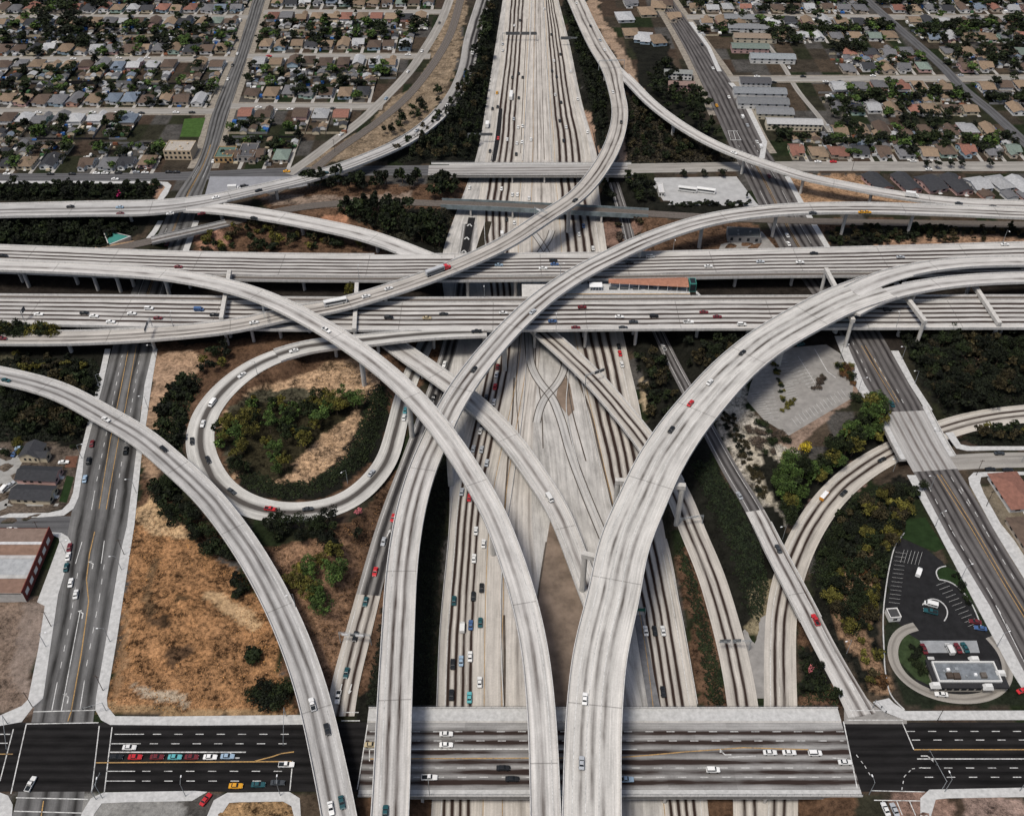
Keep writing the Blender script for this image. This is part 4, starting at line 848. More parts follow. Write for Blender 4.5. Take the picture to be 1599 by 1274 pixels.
# ------------------------------------------------------------------ freeway floor: carpool crossing, gore strips, shoulder asphalt
xr = [road('xa', [(824,505,ZT,4.6),(826,540,ZT,4.6),(831,575,ZT,4.6),(845,600,ZT,4.6),(860,618,ZT,4.6),(874,650,ZT,4.6),(890,705,ZT,4.6),(912,765,ZT,4.6),(945,845,ZT,4.6)], sigma=3, step=1.5),
      road('xb', [(884,555,ZT,4.2),(880,580,ZT,4.2),(868,602,ZT,4.2),(852,620,ZT,4.2),(843,638,ZT,4.2),(838,660,ZT,4.2)], sigma=3, step=1.5),
      road('xc', [(838,402,ZT,4.2),(848,388,ZT,4.2),(858,372,ZT,4.2),(862,360,ZT,4.2)], sigma=3, step=1.5), road('xd', [(832,362,ZT,4.2),(845,380,ZT,4.2),(858,402,ZT,4.2)], sigma=3, step=1.5)]
M['xlane'] = road_mat('carpool_crossing_lane', (0.44,0.43,0.41), OIL, 1, .9, 2.8, .35, .4); M['kerbd'] = plain('dirty_kerb', (0.09,0.08,0.07), .9, .3, .6)
for r in xr:
    ribbon('ramp_road', r, M['xlane'], .10+.01*xr.index(r))
    mb = MB()
    for s in (-1, 1): sweep(r, [(s,-.25,.05),(s,-.25,.26),(s,.25,.26),(s,.25,.05)], mb)
    mb.build('road_kerb', M['kerbd'])['kind'] = 'structure'
def strip_road(key, pts, mat, z, name='pavement'):
    r = road(key, pts, sigma=6); ribbon(name, r, mat, z); return r
strip_road('gore', [(737,340,ZT,5),(731,368,ZT,5),(723,402,ZT,5),(716,430,ZT,5)], M['asph'], .08)
strip_road('plant', [(763,346,ZT,4.5),(756,368,ZT,5.5),(747,396,ZT,5)], plain('planted_strip', (0.03,0.026,0.018), .95, .5, .8), .08, 'lawn')
strip_road('shoulder', [(890,-20,ZT,7),(912,90,ZT,7),(928,180,ZT,8),(948,280,ZT,8)], M['asph'], .07)
strip_road('shoulder2', [(782,170,ZT,3),(777,215,ZT,4),(770,252,ZT,4)], M['asph'], .07)
strip_road('wear1', [(996,960,ZT,4),(1010,1040,ZT,4.5),(1022,1107,ZT,5)], plain('grey_carpool_lane', (0.15,0.15,0.155), .9, .3, .3), .06)
M['seam'] = plain('dark_slab_seam', (0.085,0.07,0.058), .95, .35, .25)
for i_, (pts, w_) in enumerate((([(893,560),(906,600),(921,641),(936,705),(952,769),(962,815)], 1.2),([(803,590),(800,650),(793,720),(788,800)], .9),([(838,500),(836,560),(846,640),(848,700)], .6),([(872,560),(880,575),(893,640),(915,720)], .7),([(853,846),(846,890),(839,938)], .8),([(787,960),(788,1040),(787,1107)], 1.1),([(812,520),(806,600),(812,700)], .5),([(823,30),(818,120),(813,240)], .6),([(836,0),(838,120),(840,250)], .5),([(843,0),(846,120),(850,250)], .5))):
    ribbon('pavement', road('seam%d' % i_, [(a_,b_,ZT,w_) for a_, b_ in pts], sigma=4), M['seam'], .065+.001*i_)
# concrete median barriers standing on the freeway floor
def wall(pts, h, w, label, mat=None, name='median_barrier', cat='barrier', zoff=0.0, sigma=5):
    r = Road('w', [(a, b, c, w) for a, b, c in pts], sigma=sigma)
    mid = r.C[len(r.C)//2]
    mb = MB(); sweep(r, [(-1,0,-.4),(-.45,0,h),(.45,0,h),(1,0,-.4)], mb, close=True)
    o = mb.build(name, mat or M['barrier']); tag(o, label, cat)
    return o
wall([(786,1104,ZT),(782,980,ZT),(784,880,ZT),(800,760,ZT),(815,650,ZT),(822,560,ZT),(824,500,ZT)], 1.0, .7, 'low concrete barrier left of the pale carpool lanes, lower freeway')
wall([(942,838,ZT),(915,765,ZT),(893,690,ZT),(884,640,ZT),(888,580,ZT),(886,535,ZT)], 1.0, .7, 'low concrete barrier right of the carpool crossing lane')
wall([(975,860,ZT),(940,742,ZT),(918,650,ZT),(905,570,ZT)], 1.0, .6, 'low concrete barrier beside the right carriageway of the sunken freeway')
wall([(816,252,ZT),(822,150,ZT),(828,50,ZT),(832,-40,ZT)], 1.0, .8, 'low concrete barrier left of the median, far end of the freeway')
wall([(861,252,ZT),(856,150,ZT),(850,50,ZT),(846,-40,ZT)], 1.0, .8, 'low concrete barrier right of the median, far end of the freeway')
wall([(1043,866,-6.6),(1062,950,-7),(1089,1100,-7)], .9, .5, 'low concrete barrier along the right edge of the lower freeway')
wall([(682,1104,-7),(686,998,-7),(699,855,-7),(706,776,-7)], .9, .5, 'low concrete barrier along the left edge of the lower freeway')
# ------------------------------------------------------------------ portal bents carrying the big flyovers (parts of their flyover)
def bent(root, a, b, z, cols=(0, 1), w=2.4, d=2.4, cw=1.3):
    A = np.array(U(a[0], a[1], z)); B = np.array(U(b[0], b[1], z)); v = (B-A)/np.linalg.norm(B-A); n = np.array([v[1], -v[0], 0])
    L = np.array(root.location)
    mb = MB(); q = [A+n*w/2, A-n*w/2, B-n*w/2, B+n*w/2]
    mb.prism([(p[0], p[1]) for p in q], z-d, z, True); o = mb.build('bent_cap', M['conc'], root); o.location = tuple(-L)
    for k in cols:
        E = A+v*cw if k == 0 else B-v*cw
        m = column_mesh(E[0], E[1], gz(E[0], E[1])-.5, z-d+.02, cw, cw*.8, math.atan2(v[1], v[0]), 1.1)
        o = m.build('column', M['conc'], root); o.location = tuple(-L)
bent(F3, (358,421), (345,496), 15.2); bent(F5, (557,441), (553,513), 13.0)
bent(F4, (1290,418), (1333,499), 20.6); bent(F4b, (1400,441), (1446,501), 17.0); bent(F4b, (1516,434), (1562,504), 13.0)
bent(F4, (961,748), (1071,757), 25.0); bent(F4, (909,862), (998,885), 22.6)
bent(F12, (1056,744), (1073,764), -2.8, (1,), 1.6, 1.4, .8)
# rail tracks of the transit line flanking the median, platform, canopy
for k, s in (('upper', 1), ('lower', -1)):
    r = R[k]; mb = MB(); sweep(r, [(s, -s*1.0, .06), (s, -s*4.4, .06)] if s > 0 else [(s, 4.4, .06), (s, 1.0, .06)], mb); mb.build('railway_bed', M['rust'])['kind'] = 'structure'
    mb = MB()
    for c in (1.7, 3.2): sweep(r, [(s, -s*c-.12, .2), (s, -s*c+.12, .2)], mb)
    mb.build('railway_track', M['steel'])['kind'] = 'structure'
    mb = MB(); sweep(r, [(s, -s*4.7, 0), (s, -s*4.7, .9), (s, -s*4.95, .9), (s, -s*4.95, 0)], mb)
    o = mb.build('median_barrier', M['barrier']); tag(o, 'low parapet between the transit track and the %s freeway deck' % ('far' if s > 0 else 'near'), 'barrier')
M['salmon'] = plain('salmon_canopy_tiles', (0.31, 0.15, 0.10), 0.7, 0.2, .5); M['teal'] = plain('teal_steel', (0.05, 0.20, 0.17), 0.5, .15, .5); M['glassd'] = plain('dark_glass', (0.02, 0.024, 0.028), 0.15, .1, .5)
x0, x1 = U(884,455,10)[0], U(1076,455,10)[0]; ym = U(900,453,10)[1]
stn = empty('train_station', ((x0+x1)/2, ym, 0), 0, 'transit station platform with salmon canopy between the freeway decks', 'station'); ps = []
mb = MB(); mb.box(x0, ym-6.0, 8.8, x1, ym+5.2, 10.9, True); ps.append(mb.build('platform', M['pave'], stn))
mb = MB(); mb.box(x0, ym-6.05, 10.92, x1, ym-5.3, 10.96); ps.append(mb.build('warning_strip', M['yellow'], stn))
xc0, xc1 = U(950,440,15)[0], U(1074,440,15)[0]
mb = MB(); n, m_ = 24, 8
for i in range(n):
    fa, fb = i/n, (i+1)/n
    def cv(f, k):
        wdt = 2.3+3.2*f; th = -1+2*k/m_
        return (xc0+(xc1-xc0)*f, ym+1.8-.6*f+th*wdt, 15.3+1.3*(1-th*th)-.4*f)
    for k in range(m_): mb.face([cv(fa,k), cv(fb,k), cv(fb,k+1), cv(fa,k+1)]); 
ps.append(mb.build('canopy_roof', M['salmon'], stn))
for f in np.linspace(.02, .98, 9):
    for s in (-1, 1):
        mb = MB(); x = xc0+(xc1-xc0)*f; mb.tube((x, ym+1.3+s*(1.9+2.6*f), 10.85), (x, ym+1.3+s*(1.9+2.6*f), 15.4), .16, n=6); ps.append(mb.build('canopy_post', M['lampw'], stn))
for k, f in enumerate((.06,.2,.36,.52,.7,.86)):
    mb = MB(); x = xc0+(xc1-xc0)*f; mb.box(x-2.4, ym-1.2, 10.9, x+2.4, ym+.4, 12.4); ps.append(mb.build('bench', M['signd'], stn))
mb = MB(); mb.box(U(920,444,13)[0], ym-2.5, 13.6, U(940,444,13)[0], ym+2.5, 14.0); 
for i in range(5): mb.tube((U(921+4.4*i,444,13)[0], ym-2.2, 10.9), (U(921+4.4*i,444,13)[0], ym-2.2, 13.6), .1, n=5)
ps.append(mb.build('small_canopy', M['lampw'], stn))
mb = MB(); mb.box(xc1+.6, ym-3.2, 10.9, xc1+4.6, ym+3.2, 16.8); ps.append(mb.build('lift_tower', M['teal'], stn))
mb = MB(); mb.box(xc1+.9, ym-3.28, 11.5, xc1+4.3, ym-3.21, 16.2); mb.box(xc1+1.1, ym-2.6, 16.82, xc1+4.2, ym+2.6, 16.9); ps.append(mb.build('window', M['glassd'], stn))
mb = MB()
for i in range(9): mb.box(xc1+4.8+i*.9, ym-5.5, 10.3-i*.9, xc1+5.7+i*.9, ym-2.5, 10.9-i*.9, True)
ps.append(mb.build('staircase', M['pave'], stn))
at_loc(ps, stn)
# abutment slabs closing the gap between the decks at both sides
xw = U(815,455,10)[0]
mb = MB(); mb.box(xw, ym-6.6, 8.0, xw+22, ym+6.4, 9.9, True); o = mb.build('deck_slab', M['conc']); tag(o, 'short concrete slab bridging the gap between decks, left of the station', 'slab')
# ------------------------------------------------------------------ vegetation
def leaf_mat(name, gain=1.0, attr=False):
    t = NT(name); t.b.inputs['Roughness'].default_value = 0.8; t.b.inputs['Specular IOR Level'].default_value = 0.2
    oi = t.n('ShaderNodeAttribute', attribute_name='Tint') if attr else t.n('ShaderNodeObjectInfo'); uv = t.n('ShaderNodeUVMap').outputs[0]; s = t.n('ShaderNodeSeparateXYZ'); t.l(uv, s.inputs[0])
    f = t.remap(s.outputs[0], 0, 1, 0.30*gain, 2.1*gain)
    c = t.mix(1.0, oi.outputs['Color'], f, 'MULTIPLY')
    y = t.math('GREATER_THAN', s.outputs[1], 0.86)
    return t.base(t.mix(t.math('MULTIPLY', y, .5), c, t.mix(1.0, c, (1.7, 1.5, .8), 'MULTIPLY')))
M['leaf'] = leaf_mat('leaves'); M['leaf2'] = leaf_mat('leaves_of_the_mass', 1.0, True); M['bark'] = plain('bark', (0.10, 0.075, 0.055), .95, .3, 1.5)
def quads_mesh(name, Q, UVr, mats, extra=None):
    """Q: (n,4,3) leaf cards; extra: MB appended with the second material"""
    n = len(Q); V = Q.reshape(-1, 3); F = np.arange(4*n, dtype=np.int32)
    ev, ef = (extra.v, extra.f) if extra else ([], [])
    me = bpy.data.meshes.new(name)
    if ev:
        V = np.vstack([V, np.array(ev)])
    me.vertices.add(len(V)); me.vertices.foreach_set('co', V.astype(np.float32).ravel())
    loops = list(F); starts = list(range(0, 4*n, 4)); mi = [0]*n
    for f in ef:
        starts.append(len(loops)); loops += [4*n+i for i in f]; mi.append(1)
    me.loops.add(len(loops)); me.loops.foreach_set('vertex_index', np.array(loops, dtype=np.int32))
    me.polygons.add(len(starts)); me.polygons.foreach_set('loop_start', np.array(starts, dtype=np.int32))
    ul = me.uv_layers.new(name='UVMap'); arr = np.zeros((len(loops), 2), np.float32); arr[:4*n] = np.repeat(UVr, 4, 0)
    ul.data.foreach_set('uv', arr.ravel())
    for m in mats: me.materials.append(m)
    if len(mats) > 1: me.polygons.foreach_set('material_index', np.array(mi, dtype=np.int32))
    me.update(calc_edges=True)
    return me
def cards(rng, C, Nrm, size, jit=0.7):
    n = len(C); d = Nrm+rng.normal(0, jit, (n, 3)); d /= np.linalg.norm(d, axis=1)[:, None]+1e-9
    a = np.cross(d, rng.normal(0, 1, (n, 3))); a /= np.linalg.norm(a, axis=1)[:, None]+1e-9; b = np.cross(d, a)
    s = (size*rng.uniform(.6, 1.35, n))[:, None]; s2 = s*rng.uniform(.5, .9, (n, 1))
    return np.stack([C-a*s-b*s2*.3, C-b*s2, C+a*s+b*s2*.2, C+b*s2], 1)
def crown(rng, ncl, per, size, shape):
    """clumps of leaf cards; unit height 1, crown radius about .5"""
    Q = []; Ur = []
    for k in range(ncl):
        if shape == 'round': th = rng.uniform(0, 6.28); r = .30*math.sqrt(rng.uniform()); h = rng.uniform(.42, .86); cr = rng.uniform(.13, .22)*(1-.25*(h-.4))
        elif shape == 'tall': th = rng.uniform(0, 6.28); h = rng.uniform(.28, .92); r = .16*(1.05-h)*rng.uniform(.3, 1.2)*1.5; cr = rng.uniform(.10, .16)
        elif shape == 'low': th = rng.uniform(0, 6.28); r = .42*math.sqrt(rng.uniform()); h = rng.uniform(.25, .62); cr = rng.uniform(.16, .27)
        else: th = rng.uniform(0, 6.28); r = .38*math.sqrt(rng.uniform()); h = rng.uniform(.55, .92); cr = rng.uniform(.09, .16)
        c = np.array([r*math.cos(th), r*math.sin(th), h])
        d = rng.normal(0, 1, (per, 3)); d /= np.linalg.norm(d, axis=1)[:, None]; d[:, 2] = np.where(d[:, 2] < -.3, -d[:, 2]*.6, d[:, 2])
        p = c+d*cr*rng.uniform(.6, 1.08, (per, 1))*np.array([1, 1, .85])
        Q.append(cards(rng, p, d, size)); tone = rng.uniform(.1, .75)
        Ur.append(np.stack([np.clip(tone+rng.normal(0, .17, per), 0, 1), rng.uniform(0, 1, per)], 1))
    return np.concatenate(Q), np.concatenate(Ur)
def trunk_mb(rng, top=.6, r=.028, limbs=4):
    mb = MB(); mb.m = 1; mb.tube((0, 0, -.06), (0.01, 0, top*.55), r, r*.7, 7, False)
    for k in range(limbs):
        a = 6.28*k/limbs+rng.uniform(0, 1); q = rng.uniform(.14, .28)
        mb.tube((0.01, 0, top*.5), (q*math.cos(a), q*math.sin(a), top*rng.uniform(.9, 1.2)), r*.6, r*.22, 5, False)
    return mb
TREES = {}; TREES_FAR = {}; FARQ = {}
rngT = np.random.RandomState(11)
for shp, ncl, per, sz, var in (('round', 20, 62, .034, 4), ('tall', 18, 55, .032, 3), ('low', 16, 60, .045, 3), ('open', 24, 42, .034, 3)):
    TREES[shp] = []; TREES_FAR[shp] = []; FARQ[shp] = []
    for v in range(var):
        Q, Ur = crown(rngT, ncl, per, sz, shp); tm = trunk_mb(rngT, .6 if shp != 'low' else .35, .028 if shp != 'low' else .02)
        cm = quads_mesh('crown', Q, Ur, [M['leaf']])
        t2 = MB(); t2.v, t2.f, t2.mi, t2.uv = tm.v, tm.f, [0]*len(tm.f), tm.uv
        TREES[shp].append((cm, t2.mesh('trunk', M['bark'])))
        Q, Ur = crown(rngT, max(10, ncl//2), 20, sz*2.5, shp); FARQ[shp].append((Q, Ur))
        TREES_FAR[shp].append(quads_mesh('tree', Q, Ur, [M['leaf'], M['bark']], tm))
rt = random.Random(5)
TSPEC = []
def tree(x, y, z, h, wid, tint, shape, label, group, name='tree', far=None, cat='tree'):
    if name != 'tree': plant(x, y, z, h, wid, tint, shape, label, group, name, far, cat)
    else: TSPEC.append((h*(1.0 if group else 3.0)/math.hypot(y, CAMH), len(TSPEC), (x, y, z, h, wid, tint, shape, label, group, name, far, cat)))
def plant(x, y, z, h, wid, tint, shape, label, group, name, far, cat):
    far = (y > 520) if far is None else far
    v = rt.randrange(len(TREES[shape])); rz = rt.uniform(0, 6.28)
    if far:
        o = link(name, TREES_FAR[shape][v], None, (x, y, z), rz); o.scale = (wid, wid, h); setcol(o, tint)
    else:
        o = empty(name, (x, y, z), rz); o.scale = (wid, wid, h)
        c = link('crown', TREES[shape][v][0], o); setcol(c, tint); link('trunk', TREES[shape][v][1], o)
    tag(o, label, cat, group); return o
def plant_all(limit=300):
    """the trees that show largest stand as trees of their own, the rest are one mass"""
    sp = sorted(TSPEC, key=lambda q: -q[0])
    for q in sp[:limit]: plant(*q[2])
    Qs, Us, Ts = [], [], []
    for q in sp[limit:]:
        x, y, z, h, wid, tint, shape, *_r = q[2]
        Q, Ur = FARQ[shape][rt.randrange(len(FARQ[shape]))]; a = rt.uniform(0, 6.28); ca, sa = math.cos(a), math.sin(a)
        V = Q.reshape(-1, 3); V = np.stack([(V[:, 0]*ca-V[:, 1]*sa)*wid+x, (V[:, 0]*sa+V[:, 1]*ca)*wid+y, V[:, 2]*h+z], 1).reshape(-1, 4, 3)
        Qs.append(V); Us.append(Ur); Ts.append(np.repeat(np.array([(*tint, 1.0)]), len(V), 0))
    if not Qs: return
    me = quads_mesh('tree_mass', np.concatenate(Qs), np.concatenate(Us), [M['leaf2']])
    ca = me.attributes.new('Tint', 'FLOAT_COLOR', 'FACE'); ca.data.foreach_set('color', np.concatenate(Ts).astype(np.float32).ravel())
    tag(link('tree_mass', me), 'smaller and farther trees scattered over the yards and slopes', 'trees', None, 'stuff')
def in_poly(p, poly):
    x, y = p; ins = False; n = len(poly)
    for i in range(n):
        (ax, ay), (bx, by) = poly[i], poly[(i+1) % n]
        if (ay > y) != (by > y) and x < (bx-ax)*(y-ay)/(by-ay+1e-12)+ax: ins = not ins
    return ins
def scatter_px(poly, n, rnd, mind=0.0):
    """n ground points inside a surveyed area, even over the ground"""
    xs = [p[0] for p in poly]; ys = [p[1] for p in poly]; out = []; tries = 0; best = 1.0/(min(ys)+700)**3
    while len(out) < n and tries < n*120:
        tries += 1
        p = (rnd.uniform(min(xs), max(xs)), rnd.uniform(min(ys), max(ys)))
        if rnd.random() > ((1.0/(p[1]+700)**3)/best): continue
        if not in_poly(p, poly): continue
        g = G(*p)
        if mind and any((g[0]-q[0])**2+(g[1]-q[1])**2 < mind*mind for q in out): continue
        out.append(g)
    return out
TINTS = {'black-green': (0.0075, 0.010, 0.005), 'dark green': (0.013, 0.019, 0.007), 'olive': (0.078, 0.072, 0.016), 'mid green': (0.042, 0.070, 0.018), 'brownish': (0.030, 0.025, 0.012), 'grey-brown': (0.062, 0.048, 0.038), 'yellow-green': (0.15, 0.17, 0.022), 'golden': (0.33, 0.25, 0.02), 'pink': (0.42, 0.13, 0.15), 'magenta': (0.30, 0.02, 0.10), 'rusty': (0.085, 0.045, 0.02)}
def clear_of_roads(x, y, m=1.0):
    for k in ('r10','r13','r14','r9','s2','s3','lc','rc','r12','s4','s8','rail'):
        r = R[k]; i = r.near_xy(x, y)
        if math.hypot(r.C[i][0]-x, r.C[i][1]-y) < r.W[i]/2+m: return False
    return True
def grove(poly, n, h, tints, place, shapes=('round',), mind=2.5, kind='tree', ratio=(.8, 1.15)):
    rnd = random.Random(hash((len(poly), n, poly[0][0], poly[0][1])))
    grp = ('trees ' if kind == 'tree' else 'shrubs ')+place
    for g in scatter_px(poly, n, rnd, mind):
        if not clear_of_roads(g[0], g[1], 2.0): continue
        tn = rnd.choice(tints); hh = rnd.uniform(*h)*1.22; sh = rnd.choice(shapes)
        size = 'tall' if hh > (h[0]+h[1])/2 else 'lower'
        if kind == 'shrub': size = 'larger' if hh > (h[0]+h[1])/2 else 'small'
        c = TINTS[tn]; j = rnd.uniform(.75, 1.3)
        w = hh*rnd.uniform(*ratio)*(1.0 if sh != 'tall' else .9)
        tree(g[0], g[1], g[2]-.2, hh, w, (c[0]*j, c[1]*j, c[2]*j), sh, f'{size} {tn} {kind} {place}', grp, 'tree' if kind == 'tree' else 'shrub', cat=kind)
def one(px, py, h, w, tn, shape, label, cat='tree'):
    g = G(px, py); tree(g[0], g[1], g[2]-.1, h, w, TINTS[tn], shape, label, None, cat, cat=cat)
DG = ('dark green', 'black-green')
grove([(338,690),(350,652),(398,622),(468,632),(560,612),(566,640),(505,680),(470,722),(430,748),(372,742)], 62, (5,10), ('olive','olive','mid green','dark green'), 'in the grove inside the loop ramp', ('round','open'), 3.0)
grove([(240,690),(250,645),(266,608),(298,592),(308,605),(288,650),(284,690),(268,706)], 46, (4,7), DG, 'between the left avenue and the loop ramp', ('round','low'), 2.5)
grove([(308,585),(330,545),(365,545),(350,575),(325,598)], 9, (5,8), DG+('olive',), 'beside the flyover column above the loop ramp', ('round',), 3)
grove([(235,760),(262,755),(300,798),(345,845),(372,872),(345,880),(300,850),(245,790)], 34, (4,8), DG, 'along the left flank of the curving two-lane flyover', ('round','low'), 3)
grove([(405,815),(470,822),(520,815),(560,830),(560,860),(520,875),(470,850),(430,845)], 20, (5,9), DG, 'just below the bottom of the loop ramp', ('round',), 3.5)
grove([(470,880),(520,868),(540,890),(530,930),(505,960),(470,955),(462,920)], 14, (6,9.5), ('olive','mid green'), 'between the left flyover and the exit ramp', ('round','open'), 3.8)
grove([(352,905),(372,900),(388,925),(372,935)], 5, (4,6), DG, 'at the top right of the dry lot', ('low',), 2)
grove([(392,1092),(420,1070),(452,1085),(452,1104),(410,1106)], 7, (6,9), DG, 'at the lower right corner of the dry lot', ('round','low'), 3.5)
grove([(380,1020),(398,1012),(408,1035),(392,1040)], 4, (4,6), DG, 'in the middle clump of the dry lot', ('low',), 2)
grove([(612,745),(625,718),(640,690),(648,700),(632,740),(618,752)], 8, (6,8), DG, 'squeezed between the loop ramp and the S-shaped flyover', ('tall',), 2.5)
grove([(0,625),(40,600),(120,585),(150,610),(125,688),(30,680),(0,660)], 62, (4,8), DG+('brownish',), 'on the dark slope left of the avenue, above the small houses', ('round','low'), 3)
grove([(-5,555),(60,550),(150,560),(150,580),(40,585)], 22, (3,5), ('brownish','olive','black-green'), 'in the shade left of the avenue under the flyovers', ('low',), 3)
grove([(-10,537),(40,535),(85,537),(92,541),(-10,542)], 16, (11,14), ('olive','dark green'), 'between the two left decks at the frame edge', ('round',), 3)
grove([(-10,290),(245,291),(235,309),(-10,313)], 80, (4,7), DG, 'in the dark strip below the left street', ('round','low'), 3.2)
grove([(-10,346),(190,346),(205,360),(160,384),(-10,386)], 85, (4,8), DG, 'in the dark strip above the far freeway deck, left', ('round','low'), 3.4)
grove([(305,366),(400,352),(480,358),(560,378),(575,393),(310,395)], 60, (4,7.5), ('dark green','olive','brownish','dark green'), 'below the short connector flyover', ('round','low'), 3.2)
grove([(525,332),(590,325),(640,335),(700,350),(688,390),(620,372),(560,352)], 62, (7,13), DG+('dark green',), 'left of the chevron gore by the sunken freeway', ('tall','round'), 3.4)
grove([(475,285),(545,286),(655,284),(655,296),(540,302),(480,298)], 26, (9,13), DG, 'in the row below the top street bridge', ('tall','round'), 3)
grove([(668,300),(690,284),(715,290),(715,310),(672,312)], 10, (8,12), DG, 'at the left abutment of the top street bridge', ('round',), 3)
grove([(612,243),(650,218),(700,172),(738,105),(758,15),(776,5),(762,125),(746,222),(735,251),(622,254)], 130, (6,10), DG+('dark green','brownish'), 'on the slope left of the far freeway', ('round','tall'), 4)
grove([(596,212),(625,185),(665,160),(690,140),(688,165),(650,190),(610,218)], 16, (5,9), DG, 'between the railway and the far flyover', ('round',), 4)
grove([(884,0),(900,40),(932,105),(946,150),(946,205),(935,205),(912,125),(890,45)], 70, (6,9), DG, 'on the slope right of the far freeway', ('round','tall'), 3.6)
grove([(985,150),(1050,205),(1140,243),(1170,254),(985,254),(978,225)], 75, (4,8), ('brownish','black-green','dark green'), 'in the triangle between branching flyovers', ('round','low'), 4)
grove([(1000,135),(1045,100),(1085,140),(1125,205),(1130,232),(1062,192)], 50, (6,11), DG, 'right of the slender flyover, beside the dark avenue', ('round',), 5)
grove([(940,286),(1010,278),(1024,315),(960,325),(942,310)], 34, (5,9), DG, 'left of the pale bus yard', ('round',), 3.5)
grove([(948,342),(1000,344),(1010,392),(952,396)], 16, (3,5), ('brownish','grey-brown'), 'right of the sunken freeway by the railway', ('low',), 3)
grove([(1290,362),(1400,355),(1600,358),(1600,372),(1420,384),(1300,388)], 85, (3,6), DG+('brownish',), 'on the dark bank below the railway at right', ('low','round'), 3)
grove([(990,545),(1035,560),(1060,610),(1095,640),(1060,655),(1012,655),(998,600)], 40, (4,7), DG+('brownish',), 'between the lower freeway and the narrow ramp', ('low','round'), 3)
grove([(1060,540),(1160,535),(1190,548),(1120,585),(1080,590)], 30, (4,8), DG+('brownish',), 'under the near freeway deck, left of the wide flyover', ('round',), 3)
grove([(1210,760),(1235,725),(1262,742),(1355,642),(1368,618),(1378,640),(1372,690),(1290,755),(1230,825)], 74, (6,11), ('dark green','mid green','olive','mid green'), 'along the inside of the curved ramp, below the car park', ('round',), 3.8)
grove([(1275,850),(1325,795),(1410,765),(1432,775),(1395,850),(1378,900),(1340,1000),(1300,960)], 88, (4,8), DG+('olive','dark green','brownish'), 'between the curved ramp and the restaurant lot', ('round','low'), 3.4)
grove([(1335,930),(1352,860),(1370,880),(1366,990),(1380,1080),(1350,1060)], 22, (2.5,5), ('rusty','brownish','olive'), 'on the rusty bank along the restaurant lot kerb', ('low',), 3)
grove([(1408,528),(1500,520),(1600,518),(1600,635),(1480,648),(1450,600)], 110, (5,10), DG+('brownish','black-green'), 'on the dark bank right of the avenue', ('round','low'), 4)
grove([(1520,672),(1600,662),(1600,690),(1530,694)], 12, (4,7), ('brownish','olive','dark green'), 'on the traffic island right of the avenue bridge', ('round',), 3)
grove([(1250,1005),(1285,1015),(1305,1070),(1300,1100),(1258,1100)], 16, (3,6), DG, 'between the curved ramp and the narrow ramp, bottom', ('low',), 2.6)
grove([(1122,645),(1140,640),(1200,770),(1190,782)], 44, (1.6,2.8), ('black-green','brownish'), 'in the hedge line right of the narrow ramp', ('low',), 1.8, 'shrub', (1.1,1.5))
grove([(1165,672),(1205,660),(1230,690),(1205,712),(1180,700)], 16, (2.5,4.5), ('grey-brown','grey-brown','dark green'), 'in the grey thicket below the car park', ('low',), 2, 'shrub', (1.1,1.5))
grove([(1206,570),(1212,568),(1228,628),(1222,632)], 14, (1.4,2.4), ('olive','dark green'), 'on the long planted island of the car park', ('low',), 1.5, 'shrub', (1.1,1.5))
grove([(1265,603),(1285,585),(1292,595),(1272,612)], 8, (1.8,3), ('brownish','grey-brown'), 'on the round island of the car park', ('low',), 1.5, 'shrub', (1.1,1.5))
grove([(1215,640),(1245,622),(1248,628),(1222,642)], 6, (1.6,2.6), ('olive',), 'at the lower tip of the car park island', ('low',), 1.5, 'shrub', (1.1,1.5))
grove([(1298,570),(1326,568),(1340,640),(1332,612),(1310,580)], 16, (2.5,4.5), ('dark green','rusty','olive'), 'at the car park corner beside the avenue', ('low','round'), 2, 'shrub', (1.0,1.4))
grove([(1045,318),(1178,316),(1180,321),(1048,324)], 26, (1.8,3.2), DG, 'in the hedge in front of the pale bus yard', ('low',), 1.8, 'shrub', (1.0,1.4))
grove([(1420,1005),(1436,1010),(1450,1050),(1440,1058),(1420,1035)], 9, (2,3.5), DG, 'on the lawn inside the drive lane', ('low',), 2, 'shrub')
grove([(1470,890),(1495,897),(1525,955),(1515,950),(1490,905)], 8, (1.6,3), DG, 'on the planted islands of the restaurant lot', ('low',), 2, 'shrub')
grove([(0,700),(30,690),(45,692),(45,705),(5,712)], 6, (3,4.5), ('olive','dark green'), 'behind the small houses at left', ('low',), 2, 'shrub')
grove([(1460,605),(1590,600),(1590,640),(1470,650)], 0, (3,5), DG, 'x')
one(560,806,4.5,5.2,'pink','open','pink blossoming tree just below the loop ramp'); one(1268,1052,4.5,5.5,'pink','open','pink blossoming tree beside the narrow ramp at lower right')
one(188,309,6,7.5,'magenta','round','magenta bougainvillea bush in the dark strip below the left street','bush'); one(112,592,4,5,'rusty','low','reddish bush in the shade left of the avenue','bush')
one(1255,708,7.5,8,'golden','round','golden yellow tree below the car park'); one(1228,724,8,9,'yellow-green','round','pale yellow-green tree beside the golden tree'); one(1225,735,7,7,'mid green','round','round green tree under the pale yellow-green tree')
one(1440,765,6,7,'dark green','round','dark tree at the left kerb of the avenue below its bridge'); one(1258,220,8,13,'dark green','round','broad dark tree beside the white apartment block')
one(1066,277,7,8.5,'black-green','round','leftmost round tree above the bus yard'); one(1100,277,6,7,'black-green','round','middle round tree above the bus yard'); one(1127,277,7,8.5,'black-green','round','rightmost round tree above the bus yard')
one(548,470,14,8,'olive','round','olive tree poking up between the freeway decks'); pass
one(1166,310,6,4.5,'black-green','tall','slim dark tree at the right corner of the bus yard'); one(115,700,4,4.5,'dark green','low','dark bush behind the upper small house')
